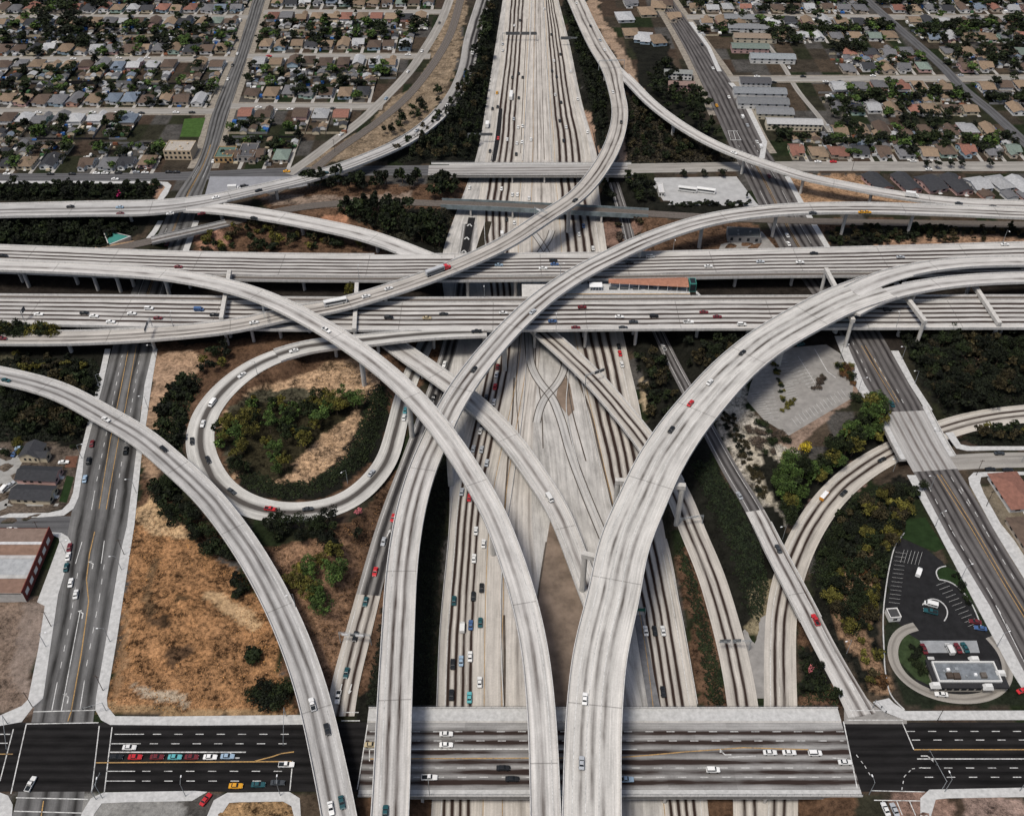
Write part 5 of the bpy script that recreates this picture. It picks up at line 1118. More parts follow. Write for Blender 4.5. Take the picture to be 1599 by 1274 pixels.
one(1395,372,8,9,'dark green','round','bushy dark tree beside the freeway bank at right'); one(660,802,4,4.2,'mid green','low','small green bush below the pink tree','bush')
# leafy ground cover, too many leaves to count
def bed(poly, label, tint, dens=1.0, h=.7, size=.48):
    rnd = np.random.RandomState(len(poly)*7+abs(int(poly[0][0])))
    x0, x1 = min(p[0] for p in poly), max(p[0] for p in poly); y0, y1 = min(p[1] for p in poly), max(p[1] for p in poly)
    pw = [G(*p) for p in poly]; A = abs(sum(pw[i][0]*pw[(i+1) % len(pw)][1]-pw[(i+1) % len(pw)][0]*pw[i][1] for i in range(len(pw))))/2
    n = int(min(26000, A*dens*3.2)); zm = float(np.mean([p[2] for p in pw]))
    W_ = np.array([p[:2] for p in pw]); lo, hi = W_.min(0), W_.max(0)
    X = rnd.uniform(lo[0], hi[0], n*6); Y = rnd.uniform(lo[1], hi[1], n*6)
    d = sdist_poly(W_, X, Y)+1.2*np.sin(X*.9)*np.sin(Y*.8)+.8*np.sin(X*2.3+Y*1.7); k = np.where(d < -.4)[0][:n]
    X, Y, d = X[k], Y[k], d[k]; ok = np.ones(len(X), bool)
    for key in ('r10','r13','r14','r9','r12','s2','s3','slab','s4','s8','rail'):
        for c, w in zip(R[key].C[::2], R[key].W[::2]):
            if key == 'slab' and c[1] > 620: continue
            ok &= (np.hypot(X-c[0], Y-c[1]) > w/2+1.3) if key != 'slab' else ((np.abs(Y-c[1]) > 4.5) | (np.abs(X-c[0]) > w/2+.8))
    X, Y, d = X[ok], Y[ok], d[ok]; Z = ground_z(X, Y)
    lump = .5+.5*np.sin(X*.7+1.7*np.sin(Y*.45))*np.sin(Y*.6+1.3*np.sin(X*.5))
    hh = h*(.25+.75*lump)*np.clip(-d/1.5, .2, 1)
    C = np.stack([X, Y, Z+hh*rnd.uniform(.3, 1, len(X))], 1); Nn = np.zeros_like(C); Nn[:, 2] = 1
    Q = cards(rnd, C, Nn, np.full(len(C), size), .55)
    Ur = np.stack([np.clip(.15+.5*lump+rnd.normal(0, .16, len(C)), 0, 1), rnd.uniform(0, 1, len(C))], 1)
    me = quads_mesh('ground_cover', Q, Ur, [M['leaf']]); o = link('ground_cover', me); setcol(o, TINTS[tint] if isinstance(tint, str) else tint)
    tag(o, label, 'ground cover', None, 'stuff'); return o
bed([(573,622),(561,661),(541,713),(505,739),(475,751),(430,752),(400,735),(370,742),(378,758),(437,781),(475,777),(525,761),(576,721),(601,661),(612,622),(600,600)], 'dark ivy bank rimming the inside of the loop ramp', 'dark green', 1.6, 1.0)
bed([(655,900),(662,780),(678,720),(700,690),(716,655),(712,690),(699,775),(692,855),(683,1000),(678,1104),(650,1104)], 'black-green ivy strip between the S-shaped flyover and the lower freeway', 'black-green', 1.5)
bed([(570,1104),(580,1040),(596,960),(600,1000),(590,1104)], 'dark ivy strip between the exit ramp and the S-shaped flyover', 'black-green', 1.5)
bed([(1052,850),(1066,850),(1080,880),(1112,975),(1126,1040),(1134,1104),(1104,1104),(1092,1020),(1075,930)], 'dark ivy strip between the lower freeway and its right connector', 'dark green', 1.5)
bed([(1112,720),(1130,740),(1170,800),(1205,860),(1235,910),(1208,905),(1196,955),(1172,972),(1158,930),(1135,850),(1105,790),(1078,725)], 'smooth dark green ivy bed between connector and narrow ramp', (0.011,0.017,0.007), 1.8, .6)
bed([(1268,850),(1290,810),(1330,775),(1410,752),(1435,765),(1420,800),(1385,860),(1366,930),(1340,1000),(1318,985),(1290,940),(1262,900)], 'dark ivy slope between the curved ramp and the restaurant lot', 'dark green', 1.0)
bed([(1247,1000),(1290,1010),(1318,1060),(1322,1104),(1252,1104)], 'dark ivy patch below the bridge of the narrow ramp', 'dark green', 1.3)
bed([(240,690),(250,645),(266,608),(300,580),(318,590),(296,640),(286,690),(290,720),(268,712)], 'ivy bank between the left avenue and the loop ramp', 'dark green', 1.2)
bed([(1460,655),(1475,652),(1560,660),(1640,662),(1640,694),(1520,695),(1488,688)], 'ivy on the traffic island right of the avenue bridge', 'black-green', 1.2)
bed([(620,255),(700,180),(745,90),(762,0),(780,0),(764,130),(748,225),(738,254)], 'ivy slope left of the far freeway', 'black-green', .6, 1.0, .9)
bed([(880,0),(935,120),(948,160),(945,235),(935,225),(913,130),(887,40)], 'ivy slope right of the far freeway', 'black-green', .7, 1.0, .9)
bed([(-80,560),(150,560),(160,600),(125,690),(-80,690)], 'dark undergrowth left of the avenue', 'black-green', .8, .9, .8)
bed([(1405,525),(1640,505),(1640,640),(1475,650),(1445,605)], 'dark undergrowth right of the avenue', 'black-green', .7, 1.0, .8)
bed([(-60,289),(248,289),(238,312),(-60,314)], 'dark hedge mass below the left street', 'black-green', 1.0, 1.2, .9)
bed([(-60,340),(195,340),(215,358),(165,388),(-60,390)], 'dark hedge mass above the far freeway deck', 'black-green', .9, 1.2, .9)
bed([(985,140),(1050,200),(1150,245),(1180,256),(980,256)], 'brown-black scrub in the triangle between branching flyovers', (0.028,0.024,0.016), .6, 1.0, .9)
bed([(525,330),(640,332),(715,335),(692,395),(620,374)], 'dark scrub left of the chevron gore', (0.022,0.022,0.014), .8, .9, .8)
# weeds and tufts of the dry lots
def tufts(poly, label, tint, dens=.5):
    return bed(poly, label, tint, dens, .35, .32)
tufts([(205,830),(240,800),(300,845),(372,895),(425,990),(462,1112),(170,1112),(186,965)], 'bleached dry grass covering the big corner lot', (0.26,0.14,0.065), .30)
tufts([(470,600),(520,572),(575,566),(598,598),(590,640),(560,700),(520,738),(478,735),(520,690),(575,640),(560,605)], 'pale dry grass inside the loop ramp', (0.30,0.20,0.12), .4)
tufts([(215,750),(300,805),(400,855),(480,850),(560,810),(600,780),(590,880),(545,1020),(520,1060),(470,1090),(430,960),(380,885)], 'brown weeds between the left flyover and the exit ramp', (0.15,0.085,0.045), .35)
# ------------------------------------------------------------------ houses and other buildings
M['wallc'] = tinted('stucco_wall', .9, .10, .5); M['roofc'] = tinted('shingle_roof', .9, .22, .9); M['pane'] = M['glassd']; M['trim'] = plain('white_trim', (0.6,0.6,0.58), .7, .05)
def gable(mb, x0, y0, x1, y1, z, rise, axis, o=.5):
    x0 -= o; x1 += o; y0 -= o; y1 += o; zz = z-.12
    if axis == 'y':
        m = (x0+x1)/2
        mb.face([(x0,y0,zz),(m,y0,z+rise),(m,y1,z+rise),(x0,y1,zz)]); mb.face([(m,y0,z+rise),(x1,y0,zz),(x1,y1,zz),(m,y1,z+rise)])
    else:
        m = (y0+y1)/2
        mb.face([(x0,y0,zz),(x1,y0,zz),(x1,m,z+rise),(x0,m,z+rise)]); mb.face([(x0,m,z+rise),(x1,m,z+rise),(x1,y1,zz),(x0,y1,zz)])
def hip(mb, x0, y0, x1, y1, z, rise, o=.5):
    x0 -= o; x1 += o; y0 -= o; y1 += o; w = x1-x0; d = y1-y0; zz = z-.12
    if w > d: a, b = (x0+d/2,(y0+y1)/2,z+rise), (x1-d/2,(y0+y1)/2,z+rise); mb.face([(x0,y0,zz),(x1,y0,zz),b,a]); mb.face([(x1,y1,zz),(x0,y1,zz),a,b]); mb.face([(x0,y1,zz),(x0,y0,zz),a]); mb.face([(x1,y0,zz),(x1,y1,zz),b])
    else: a, b = ((x0+x1)/2,y0+w/2,z+rise), ((x0+x1)/2,y1-w/2,z+rise); mb.face([(x0,y0,zz),a,b,(x0,y1,zz)]); mb.face([(x1,y1,zz),b,a,(x1,y0,zz)]); mb.face([(x0,y0,zz),(x1,y0,zz),a]); mb.face([(x1,y1,zz),(x0,y1,zz),b])
def wallbox(mb, x0, y0, x1, y1, h, gable_axis=None, rise=0):
    for a, b, ax in (((x0,y0),(x1,y0),'y'),((x1,y0),(x1,y1),'x'),((x1,y1),(x0,y1),'y'),((x0,y1),(x0,y0),'x')):
        if gable_axis == ax: mb.face([(*a,0),(*b,0),(*b,h),((a[0]+b[0])/2,(a[1]+b[1])/2,h+rise*.93),(*a,h)])
        else: mb.face([(*a,0),(*b,0),(*b,h),(*a,h)])
def win(mb, x, y, z, w, h, face='s'):
    e = .05
    if face == 's': mb.face([(x-w/2,y-e,z),(x+w/2,y-e,z),(x+w/2,y-e,z+h),(x-w/2,y-e,z+h)])
    elif face == 'n': mb.face([(x-w/2,y+e,z),(x+w/2,y+e,z),(x+w/2,y+e,z+h),(x-w/2,y+e,z+h)])
    elif face == 'e': mb.face([(x+e,y-w/2,z),(x+e,y+w/2,z),(x+e,y+w/2,z+h),(x+e,y-w/2,z+h)])
    else: mb.face([(x-e,y-w/2,z),(x-e,y+w/2,z),(x-e,y+w/2,z+h),(x-e,y-w/2,z+h)])
HP = []
class WinList(list):
    def face(s, p): s.append(p)
def make_house(kind):
    wmb, rmb, gmb, dmb = MB(), MB(), WinList(), MB(); h = 2.9
    if kind == 0: wallbox(wmb,-4.5,-7,4.5,7,h,'y',1.9); gable(rmb,-4.5,-7,4.5,7,h,1.9,'y')
    elif kind == 1: wallbox(wmb,-5,-6,5,6,h,'x',2.0); gable(rmb,-5,-6,5,6,h,2.0,'x')
    elif kind == 2: wallbox(wmb,-5,-6.5,5,6.5,h); hip(rmb,-5,-6.5,5,6.5,h,2.1)
    elif kind == 3:
        wallbox(wmb,-5,-3,5,7,h,'x',1.9); gable(rmb,-5,-3,5,7,h,1.9,'x'); wallbox(wmb,-4.6,-7,.2,-2.9,h-.1,'y',1.3); gable(rmb,-4.6,-7,.2,-1.0,h-.1,1.3,'y',.4)
    else: wallbox(wmb,-5.5,-5.5,5.5,6,h); hip(rmb,-5.5,-5.5,5.5,6,h,1.8); wallbox(wmb,-1.2,-7.2,5.2,-5.4,h-.3); hip(rmb,-1.2,-7.3,5.2,-4.5,h-.25,.7,.3)
    yf = {0:-7,1:-6,2:-6.5,3:-3,4:-5.5}[kind]; xr = {0:4.5,1:5,2:5,3:5,4:5.5}[kind]
    win(gmb,-2.4,-7.0 if kind == 3 else yf,1.0,1.9,1.2); win(gmb,2.9,(-7.2 if kind == 4 else yf),1.0,1.7,1.2)
    for yy in (-1.5, 1.5, 4): win(gmb,xr,yy,1.1,1.2,1.1,'e'); win(gmb,-xr,yy,1.1,1.2,1.1,'w')
    win(dmb, .6, yf, .1, 1.0, 2.1)
    dmb.box(-.3, yf-1.3, 0, 1.6, yf-.06, .18)
    cmb = MB(); cmb.box(2.0, 1.5, h+.3, 2.8, 2.2, h+2.5)
    pr = {'wall': wmb.mesh('wall', M['wallc']), 'roof': rmb.mesh('roof', M['roofc']), 'windows': [], 'door': dmb.mesh('door', M['trim']), 'chimney': cmb.mesh('chimney', M['wallc'])}
    for w_ in gmb: q = MB(); q.face(w_); pr['windows'].append(q.mesh('window', M['pane']))
    for w_ in gmb: wmb.m = 1; wmb.face(w_)
    pr['wall_far'] = wmb.mesh('wall', [M['wallc'], M['pane']])
    return pr
for k in range(5): HP.append(make_house(k))
gw, gr_, gd = MB(), MB(), MB(); wallbox(gw,-3,-3.2,3,3.2,2.4,'y',1.1); gable(gr_,-3,-3.2,3,3.2,2.4,1.1,'y',.3); win(gd,0,-3.2,.1,3.6,2.0)
GAR = (gw.mesh('wall', M['wallc']), gr_.mesh('roof', M['roofc']), gd.mesh('garage_door', M['trim']))
ROOFS = {'grey': (0.12,0.12,0.125), 'dark grey': (0.035,0.036,0.04), 'pale grey': (0.33,0.335,0.34), 'brown': (0.085,0.06,0.045), 'tan': (0.20,0.145,0.098), 'reddish': (0.20,0.095,0.07), 'greenish': (0.14,0.175,0.15), 'bluish': (0.13,0.16,0.20)}
WALLS = {'white': (0.68,0.67,0.64), 'cream': (0.58,0.50,0.36), 'pink': (0.56,0.36,0.32), 'pale blue': (0.36,0.46,0.52), 'mint': (0.38,0.50,0.42), 'beige': (0.46,0.39,0.31), 'salmon': (0.50,0.29,0.22)}
rh = random.Random(21); LABELS = {}
ORD = ['first','second','third','fourth','fifth','sixth','seventh','eighth','ninth','tenth','eleventh','twelfth','thirteenth','fourteenth','fifteenth','sixteenth','seventeenth','eighteenth','nineteenth','twentieth','twenty-first','twenty-second','twenty-third','twenty-fourth','twenty-fifth','twenty-sixth','twenty-seventh','twenty-eighth','twenty-ninth','thirtieth']
def house(x, y, rz, label, roof, wall_, kind=None, s=1.0, near=True, group=None, zs=1.0):
    kind = rh.randrange(5) if kind is None else kind; pr = HP[kind]
    o = empty('house', (x, y, 0), rz, label, 'house', group); o.scale = (s*rh.uniform(1.0,1.2), s*rh.uniform(1.15,1.45), zs*1.1)
    rc, wc = ROOFS[roof], WALLS[wall_]; j = rh.uniform(.8,1.2); j2 = rh.uniform(.85,1.1)
    setcol(link('roof', pr['roof'], o), [c*j for c in rc]); near = P(x, y, 0)[1] > 232
    setcol(link('wall', pr['wall' if near else 'wall_far'], o), [c*j2 for c in wc])
    if near:
        for w_ in pr['windows']: link('window', w_, o)
        pass
        link('door', pr['door'], o)
        if rh.random() < .4: setcol(link('chimney', pr['chimney'], o), [c*.6 for c in wc])
    return o
def shed(x, y, rz, label, roof, wall_, s=1.0, group=None):
    o = empty('garage', (x, y, 0), rz, label, 'garage', group); o.scale = (s, s, 1)
    setcol(link('roof', GAR[1], o), ROOFS[roof]); setcol(link('wall', GAR[0], o), WALLS[wall_]); link('garage_door', GAR[2], o)
    return o
CLUT = []; SHEDS = []; DRIVE = MB(); NH = [0]; YARD_TREES = []; FARROWS = []
def sx(key, y):
    """x of an alignment at depth y"""
    r = R[key]; i = int(np.argmin(np.abs(r.C[:, 1]-y))); return r.C[i][0], r.W[i]
def row(y, x0, x1, face, block, rowname, pitch=14.0, from_left=True, street_y=None, skip=()):
    """one row of lots; face -1: fronts turn towards the camera"""
    n = max(1, int((x1-x0)/pitch)); p = (x1-x0)/n
    for i in range(n):
        x = x0+p*(i+.5)+rh.uniform(-.8,.8); px, py = P(x, y, 2)
        if px < -25 or px > 1625 or py < -14: continue
        if any(a < px < b for a, b in skip): continue
        rz = (0 if face < 0 else math.pi)+math.radians(rh.uniform(-2,2)); k = ORD[min(29, i if from_left else n-1-i)]
        rf = rh.choices(list(ROOFS), [3,3,2.5,6,6,2,.7,.8])[0]; wl = rh.choices(list(WALLS), [9,4,1.2,1,.8,3,.5])[0]
        NH[0] += 1
        if rh.random() < .03: continue
        CLUT.append((x, y, face, p)); house(x+rh.uniform(-1,1), y+rh.uniform(-1,1)*2.6, rz, f'{rf.replace(" ", "-")}-roofed {wl} house, {k} {rowname}, {block}', rf, wl, group=f'houses of the {block}')
        dx = p/2-1.8; yy = street_y if street_y is not None else y+face*12
        lo, hi = sorted((yy, y-face*16)); DRIVE.face([(x+dx-1.4,lo,.03),(x+dx+1.4,lo,.03),(x+dx+1.4,hi,.03),(x+dx-1.4,hi,.03)])
        for q in range(rh.choice((1,1,2,2,3))):
            gx, gy = x+rh.uniform(-p*.33,p*.33) if q else x+dx-1.6, y-face*rh.uniform(19,24) if q == 0 else y-face*rh.uniform(22,33)
            rf2 = rh.choice(['grey','dark grey','pale grey','brown','tan','bluish']); wl2 = rh.choice(['white','cream','beige','white'])
            SHEDS.append((P(gx, gy, 0)[1], gx, gy, rz, k, (q, rowname), block, rf2, wl2, rh.uniform(.8,1.15)))
        for q in range(rh.choice([4,5,6,7,8])):
            YARD_TREES.append((x+rh.choice((-1,1))*rh.uniform(p*.3,p*.55) if rh.random() < .5 else x+rh.uniform(-p/2,p/2), y-face*(rh.uniform(14,30) if rh.random() < .75 else rh.uniform(-12,10)), block))
def Yof(key): return float(R[key].C[len(R[key].C)//2][1])
xL = -600
def xat(px, y): return U(px, P(0, y, 0)[1], 0)[0]
# left district (left of the avenue) and middle district (avenue to railway)
Ys = [Yof('s4') if False else 655.0, Yof('s7a'), Yof('s7b'), Yof('s7c'), Yof('s7c')+108]
bn = ['first far-left block', 'second far-left block', 'third far-left block', 'topmost far-left block']
for b in range(4):
    y0, y1 = Ys[b], Ys[b+1]
    for yy, f, nm in ((y0+20,-1,'in near row left of avenue'), (y1-18,1,'in back row left of avenue')):
        a, w = sx('s2', yy); hi = a-w/2-(6 if b else 14); lo = xat(-30, yy)
        row(yy, lo, hi, f, bn[b], nm , 14.3, False, y0+6 if f < 0 else y1-5, skip=((232,330),) if (b == 0 and f < 0) else (((205,330),) if b == 0 else ()))
Ym = [662.0, Yof('s7d'), Yof('s7e'), Yof('s7f'), Yof('s7f')+105]
bm = ['first middle block', 'second middle block', 'third middle block', 'topmost middle block']
for b in range(4):
    y0, y1 = Ym[b], Ym[b+1]
    for yy, f, nm in ((y0+24,-1,'in near row right of avenue'), (y1-18,1,'in back row right of avenue')):
        a, w = sx('s2', yy); lo = a+w/2+7; c, w2 = sx('s8', yy); hi = c-w2/2-9
        row(yy, lo, hi, f, bm[b], nm, 14, True, y0+6 if f < 0 else y1-5)
# right district
br = ['lower right block', 'upper right block', 'topmost right block']
Yr = [672.0, Yof('s9a'), Yof('s9b'), Yof('s9b')+105]
for b, offs in ((0, ((20,-1,'front row'),(58,1,'second row'),(98,-1,'third row'),(144,1,'fourth row'))), (1, ((20,-1,'front row'),(57,1,'second row'),(94,-1,'third row'),(134,1,'fourth row'))), (2, ((20,-1,'front row'),(60,1,'second row')))):
    for o_, f, nm in offs:
        yy = Yr[b]+o_; a, w = sx('s3', yy); lo = a+w/2+8
        if b < 2: lo = xat(1292 if b == 0 and o_ > 40 else (1225 if b == 0 else (1310 if o_ < 60 else 1300)), yy) if not (b == 1 and o_ > 80) else lo+(0 if o_ > 120 else 62)
        hi = xat(1640, yy)
        c, w2 = sx('s9c', yy)
        if lo < c < hi:
            row(yy, lo, c-w2/2-6, f, br[b], f'in {nm} left of side street', 15.5, False, None); row(yy, c+w2/2+6, hi, f, br[b], f'in {nm} right of side street', 15.5, True, None)
        else: row(yy, lo, hi, f, br[b], 'in '+nm, 15.5, True, None)
# rows singled out by eye
for i, (px, py, rf, wl) in enumerate([(1369,289,'dark grey','pink'),(1414,290,'dark grey','pink'),(1452,291,'dark grey','pink'),(1492,292,'dark grey','pink'),(1526,292,'pale grey','white'),(1560,290,'pale grey','white'),(1592,293,'pale grey','pink')]):
    x, y, _ = U(px, py); house(x, y, rh.uniform(-.05,.05)+.25, f'{rf}-roofed {wl} house, {ORD[i]} in the row right of the bare brown lot', rf, wl, [0,0,1,0,1,2,0][i], 1.22, group='houses below the right-hand street')
for i, (px, py, rf, wl) in enumerate([(1538,306,'brown','salmon'),(1575,308,'grey','white'),(1600,308,'grey','pink')]):
    x, y, _ = U(px, py); shed(x, y, .2, f'{rf}-roofed {wl} outbuilding, {ORD[i]} behind the row right of the bare brown lot', rf, wl, 1.5)
for px, py, rf, wl, lab in ((60,712,'dark grey','cream','dark-roofed two-part house with white annexe, uppermost of three left of the avenue'), (64,746,'dark grey','pink','dark-roofed long pink house, middle of three left of the avenue'), (55,776,'dark grey','cream','dark-roofed long cream house, lowest of three left of the avenue')):
    x, y, _ = U(px, py); o = house(x, y, math.pi/2-.06, lab, rf, wl, 0 if py > 730 else 3, 1.0, zs=1.15); o.scale = ((1.05, 1.4, 1.15) if py > 730 else (1.0, 1.0, 1.4))
    for c in o.children:
        if c.name.startswith('chimney'): bpy.data.objects.remove(c)
for px, py, rf, wl, lab in ((1580,772,'reddish','white','red-brown hip-roofed white house at the avenue corner, right edge'), (1612,846,'brown','beige','house with dark hedge below the corner house, right edge'), (1010,22,'tan','cream','tan-roofed house nearest the far right flyover'),(975,30,'pale grey','white','pale house between the far right flyover and tan-roofed house')):
    x, y, _ = U(px, py); house(x, y, .1, lab, rf, wl, 2, 1.35)
for i, (px, py, rf, wl) in enumerate([(1028,12,'tan','cream'),(1052,30,'tan','beige'),(1004,62,'pale grey','pale blue'),(1026,66,'tan','pale blue'),(1040,8,'brown','cream'),(985,8,'grey','white'),(985,55,'tan','beige')]):
    x, y, _ = U(px, py); house(x, y, rh.uniform(-.2,.2), f'{rf}-roofed {wl} house {["beside the tree belt","close to the dark avenue","with pale blue front, left","with pale blue front, right","at the very top edge by the avenue","at the top edge by the flyover","left of the two blue houses"][i]}, far right of freeway', rf, wl, None, 1.25)
DRIVE.build('driveway_pavement', plain('driveway_concrete', (0.34,0.325,0.30), .9, .15, .3))['kind'] = 'structure'
# apartment blocks
def block_building(px, py, L, Dp, h, rz, label, roofc, wallc, wins=(6, 2), cat='apartment building', pitched=True, name='apartment_building', loc=None):
    x, y, _ = loc or U(px, py); o = empty(name, (x, y, 0), rz, label, cat)
    wm, rm = MB(), MB(); wallbox(wm,-L/2,-Dp/2,L/2,Dp/2,h,'x' if pitched else None,1.6)
    if pitched: gable(rm,-L/2,-Dp/2,L/2,Dp/2,h,1.6,'x',.6)
    else:
        rm.face([(-L/2+.3,-Dp/2+.3,h-.25),(L/2-.3,-Dp/2+.3,h-.25),(L/2-.3,Dp/2-.3,h-.25),(-L/2+.3,Dp/2-.3,h-.25)])
        for a in ((-L/2,-Dp/2,L/2,-Dp/2+.3),(-L/2,Dp/2-.3,L/2,Dp/2),(-L/2,-Dp/2+.3,-L/2+.3,Dp/2-.3),(L/2-.3,-Dp/2+.3,L/2,Dp/2-.3)): wm.box(a[0],a[1],h-.4,a[2],a[3],h+.35)
        for k in range(int(L*Dp/70)): 
            ux, uy = rh.uniform(-L/2+2,L/2-2), rh.uniform(-Dp/2+2,Dp/2-2); wm.box(ux-.6,uy-.6,h-.25,ux+.6,uy+.6,h+.7)
    setcol(rm.build('roof', M['roofc'], o), roofc); setcol(wm.build('wall', M['wallc'], o), wallc)
    nx, nf = wins
    for f in range(nf):
        for i in range(nx):
            g = MB(); xx = -L/2+L*(i+.5)/nx; zz = h/nf*(f+.3); win(g, xx, -Dp/2, zz, min(1.8,L/nx*.55), h/nf*.5); g.build('window', M['pane'], o)
    return o
GY, DGY, TANc, WHT, CRM, PNK = (0.17,0.175,0.18), (0.07,0.07,0.075), (0.21,0.165,0.125), (0.66,0.65,0.62), (0.58,0.52,0.40), (0.52,0.34,0.31)
for i, (px, py, L, rc, wc, desc) in enumerate([(1160,34,38,GY,CRM,'grey-roofed cream apartment block, topmost beside the dark avenue'),(1168,49,40,GY,WHT,'grey-roofed white apartment block, second from top by the avenue'),(1178,64,40,TANc,CRM,'tan-roofed apartment block, third from top by the avenue'),(1170,80,34,(0.13,0.16,0.14),PNK,'greenish-roofed pink apartment block above the white one'),(1205,96,40,(0.22,0.24,0.25),WHT,'grey-roofed white courtyard apartment block with bright windows'),(1178,134,26,DGY,WHT,'dark-roofed apartment block just below the pale cross street'),(1185,150,44,(0.18,0.19,0.20),WHT,'grey-roofed long apartment block, second below the pale cross street'),(1190,166,42,(0.14,0.145,0.15),WHT,'grey-roofed long apartment block, third below the pale cross street'),(1208,182,30,GY,CRM,'grey-roofed apartment block behind the long pale one')]):
    block_building(px, py, L, 13, 5.0, -.06, desc, rc, [v*.85 for v in wc])
block_building(1238, 200, 44, 11, 5.8, -.05, 'long pale-roofed apartment block with a row of front windows', (0.36,0.36,0.355), CRM, (12,2))
block_building(1058, 122, 24, 9, 5.8, -.1, 'grey-roofed two-storey apartment block left of the dark avenue', (0.20,0.21,0.20), WHT, (7,2)); block_building(1063, 140, 22, 9, 5.8, -.08, 'pink two-storey apartment block left of the dark avenue', (0.20,0.14,0.12), PNK, (7,2))
block_building(284, 242, 21, 17, 7.5, -.02, 'flat-roofed tan two-storey building at the avenue corner', (0.34,0.31,0.27), (0.50,0.40,0.28), (6,2), 'shop building', False, 'shop_building')
block_building(354, 246, 14, 18, 4.5, 0, 'green-roofed corner shop right of the avenue', (0.08,0.13,0.11), (0.42,0.27,0.13), (4,1), 'shop building', False, 'shop_building')
block_building(389, 243, 13, 22, 4.5, 0, 'dark flat-roofed shed beside the corner shop', (0.075,0.075,0.08), (0.3,0.28,0.26), (3,1), 'shop building', False, 'shop_building')
block_building(1160, 372, 22, 12, 4.5, -.1, 'low dark flat-roofed building below the railway, right of the freeway', (0.07,0.075,0.075), (0.2,0.2,0.2), (4,1), 'shop building', False, 'shop_building')
# brick building at the lower left corner: banded flat roof, red brick front to the avenue
bx1, by1, _ = U(88, 838, 0); bx0 = U(-60, 900, 0)[0]; by0 = U(50, 940, 0)[1]
o = empty('brick_building', (bx0, by0, 0), 0, 'red brick shop building with banded flat roof at lower left', 'shop building'); ps = []
M['brick'] = plain('red_brick', (0.16,0.045,0.038), .9, .25, 1.2)
L = bx1-bx0; Dp = by1-by0; dxs = (U(84,838,6)[0]-U(46,930,6)[0])
def sk(f): return L-dxs*(1-f)-1.0
mb = MB()
for f in (0, 1): pass
mb.face([(sk(0),0,0),(sk(1),Dp,0),(sk(1),Dp,7.3),(sk(0),0,7.3)]); mb.face([(sk(0)-.35,0,7.3),(sk(0),0,7.3),(sk(1),Dp,7.3),(sk(1)-.35,Dp,7.3)]); mb.face([(sk(0)-.35,0,6),(sk(1)-.35,Dp,6),(sk(1)-.35,Dp,7.3),(sk(0)-.35,0,7.3)])
mb.face([(0,Dp,0),(sk(1),Dp,0),(sk(1),Dp,6.3),(0,Dp,6.3)]); ps.append(mb.build('wall', M['brick'], o))
mb = MB(); mb.face([(0,0,0),(sk(0),0,0),(sk(0),0,6.4),(0,0,6.4)]); ps.append(mb.build('side_wall', plain('whitewashed_wall', (0.42,0.41,0.39), .9, .15, .4), o))
for i, (f0, f1, c) in enumerate(((0,.22,(0.20,0.13,0.10)),(.22,.27,(0.38,0.375,0.36)),(.27,.52,(0.33,0.34,0.345)),(.52,.57,(0.38,0.37,0.36)),(.57,.74,(0.21,0.135,0.10)),(.74,.78,(0.5,0.5,0.5)),(.78,1,(0.19,0.14,0.115)))):
    mb = MB(); mb.box(0, Dp*f0, 5.6, min(sk(f0),sk(f1))-.4, Dp*f1-.02, 6.0+(.25 if i % 2 else 0)); ps.append(mb.build('roof_band', plain('roof_band_%d' % i, c, .9, .2, .4), o))
for f in (.1,.25,.4,.55,.7,.85):
    mb = MB(); a, b = f-.045, f+.045; e = .06; mb.face([(sk(a)+e,Dp*a,2.2),(sk(b)+e,Dp*b,2.2),(sk(b)+e,Dp*b,4.8),(sk(a)+e,Dp*a,4.8)]); ps.append(mb.build('window', M['trim'], o))
# restaurant with drive lane
rx0, ry1, _ = U(1449,1032,4); rx1 = U(1556,1032,4)[0]; ry0 = U(1449,1071,4)[1]
o = empty('restaurant', ((rx0+rx1)/2, (ry0+ry1)/2, 0), 0, 'flat-roofed drive-through restaurant with white parapet, lower right', 'restaurant'); L = rx1-rx0; Dp = ry1-ry0
mb = MB(); mb.box(-L/2,-Dp/2,0,L/2,Dp/2,3.6); ps = [mb.build('wall', plain('beige_wall', (0.40,0.36,0.30), .9), o)]
mb = MB(); mb.box(-L/2-.8,-Dp/2-.8,3.3,L/2+.8,Dp/2+.8,4.0); mb.build('eave', plain('dark_fascia', (0.03,0.03,0.032), .7), o)
mb = MB(); t_ = .55
for a in ((-L/2+1,-Dp/2+1.6,L/2-1.6,-Dp/2+1.6+t_),(-L/2+1,Dp/2-.6-t_,L/2-1.6,Dp/2-.6),(-L/2+1,-Dp/2+1.6+t_,-L/2+1+t_,Dp/2-.6-t_),(L/2-1.6-t_,-Dp/2+1.6+t_,L/2-1.6,Dp/2-.6-t_)): mb.box(a[0],a[1],4.0,a[2],a[3],5.0)
mb.build('parapet', M['trim'], o)
mb = MB(); mb.box(-L/2+1.6,-Dp/2+2.2,4.0,L/2-2.2,Dp/2-1.2,4.3); mb.build('roof', plain('roof_felt', (0.16,0.175,0.19), .9, .35, .35), o)
for (ux,uy,s,h_,c) in ((-8,-1.5,1.3,1.2,'wood'),(-5.2,-1.8,1.4,1.3,'wood'),(-7.5,1.5,.7,.7,'lampw'),(-4,1.8,.8,.6,'pole'),(-1,-1.6,.5,.6,'pole'),(3,-.8,.6,.6,'lampw'),(6,-1.4,1.2,1.2,'rust'),(-9.5,.8,.5,.6,'pole')):
    mb = MB(); mb.box(ux-s,uy-s,4.3,ux+s,uy+s,4.3+h_,tx=.1,ty=.1); mb.build('roof_vent', M[c], o)
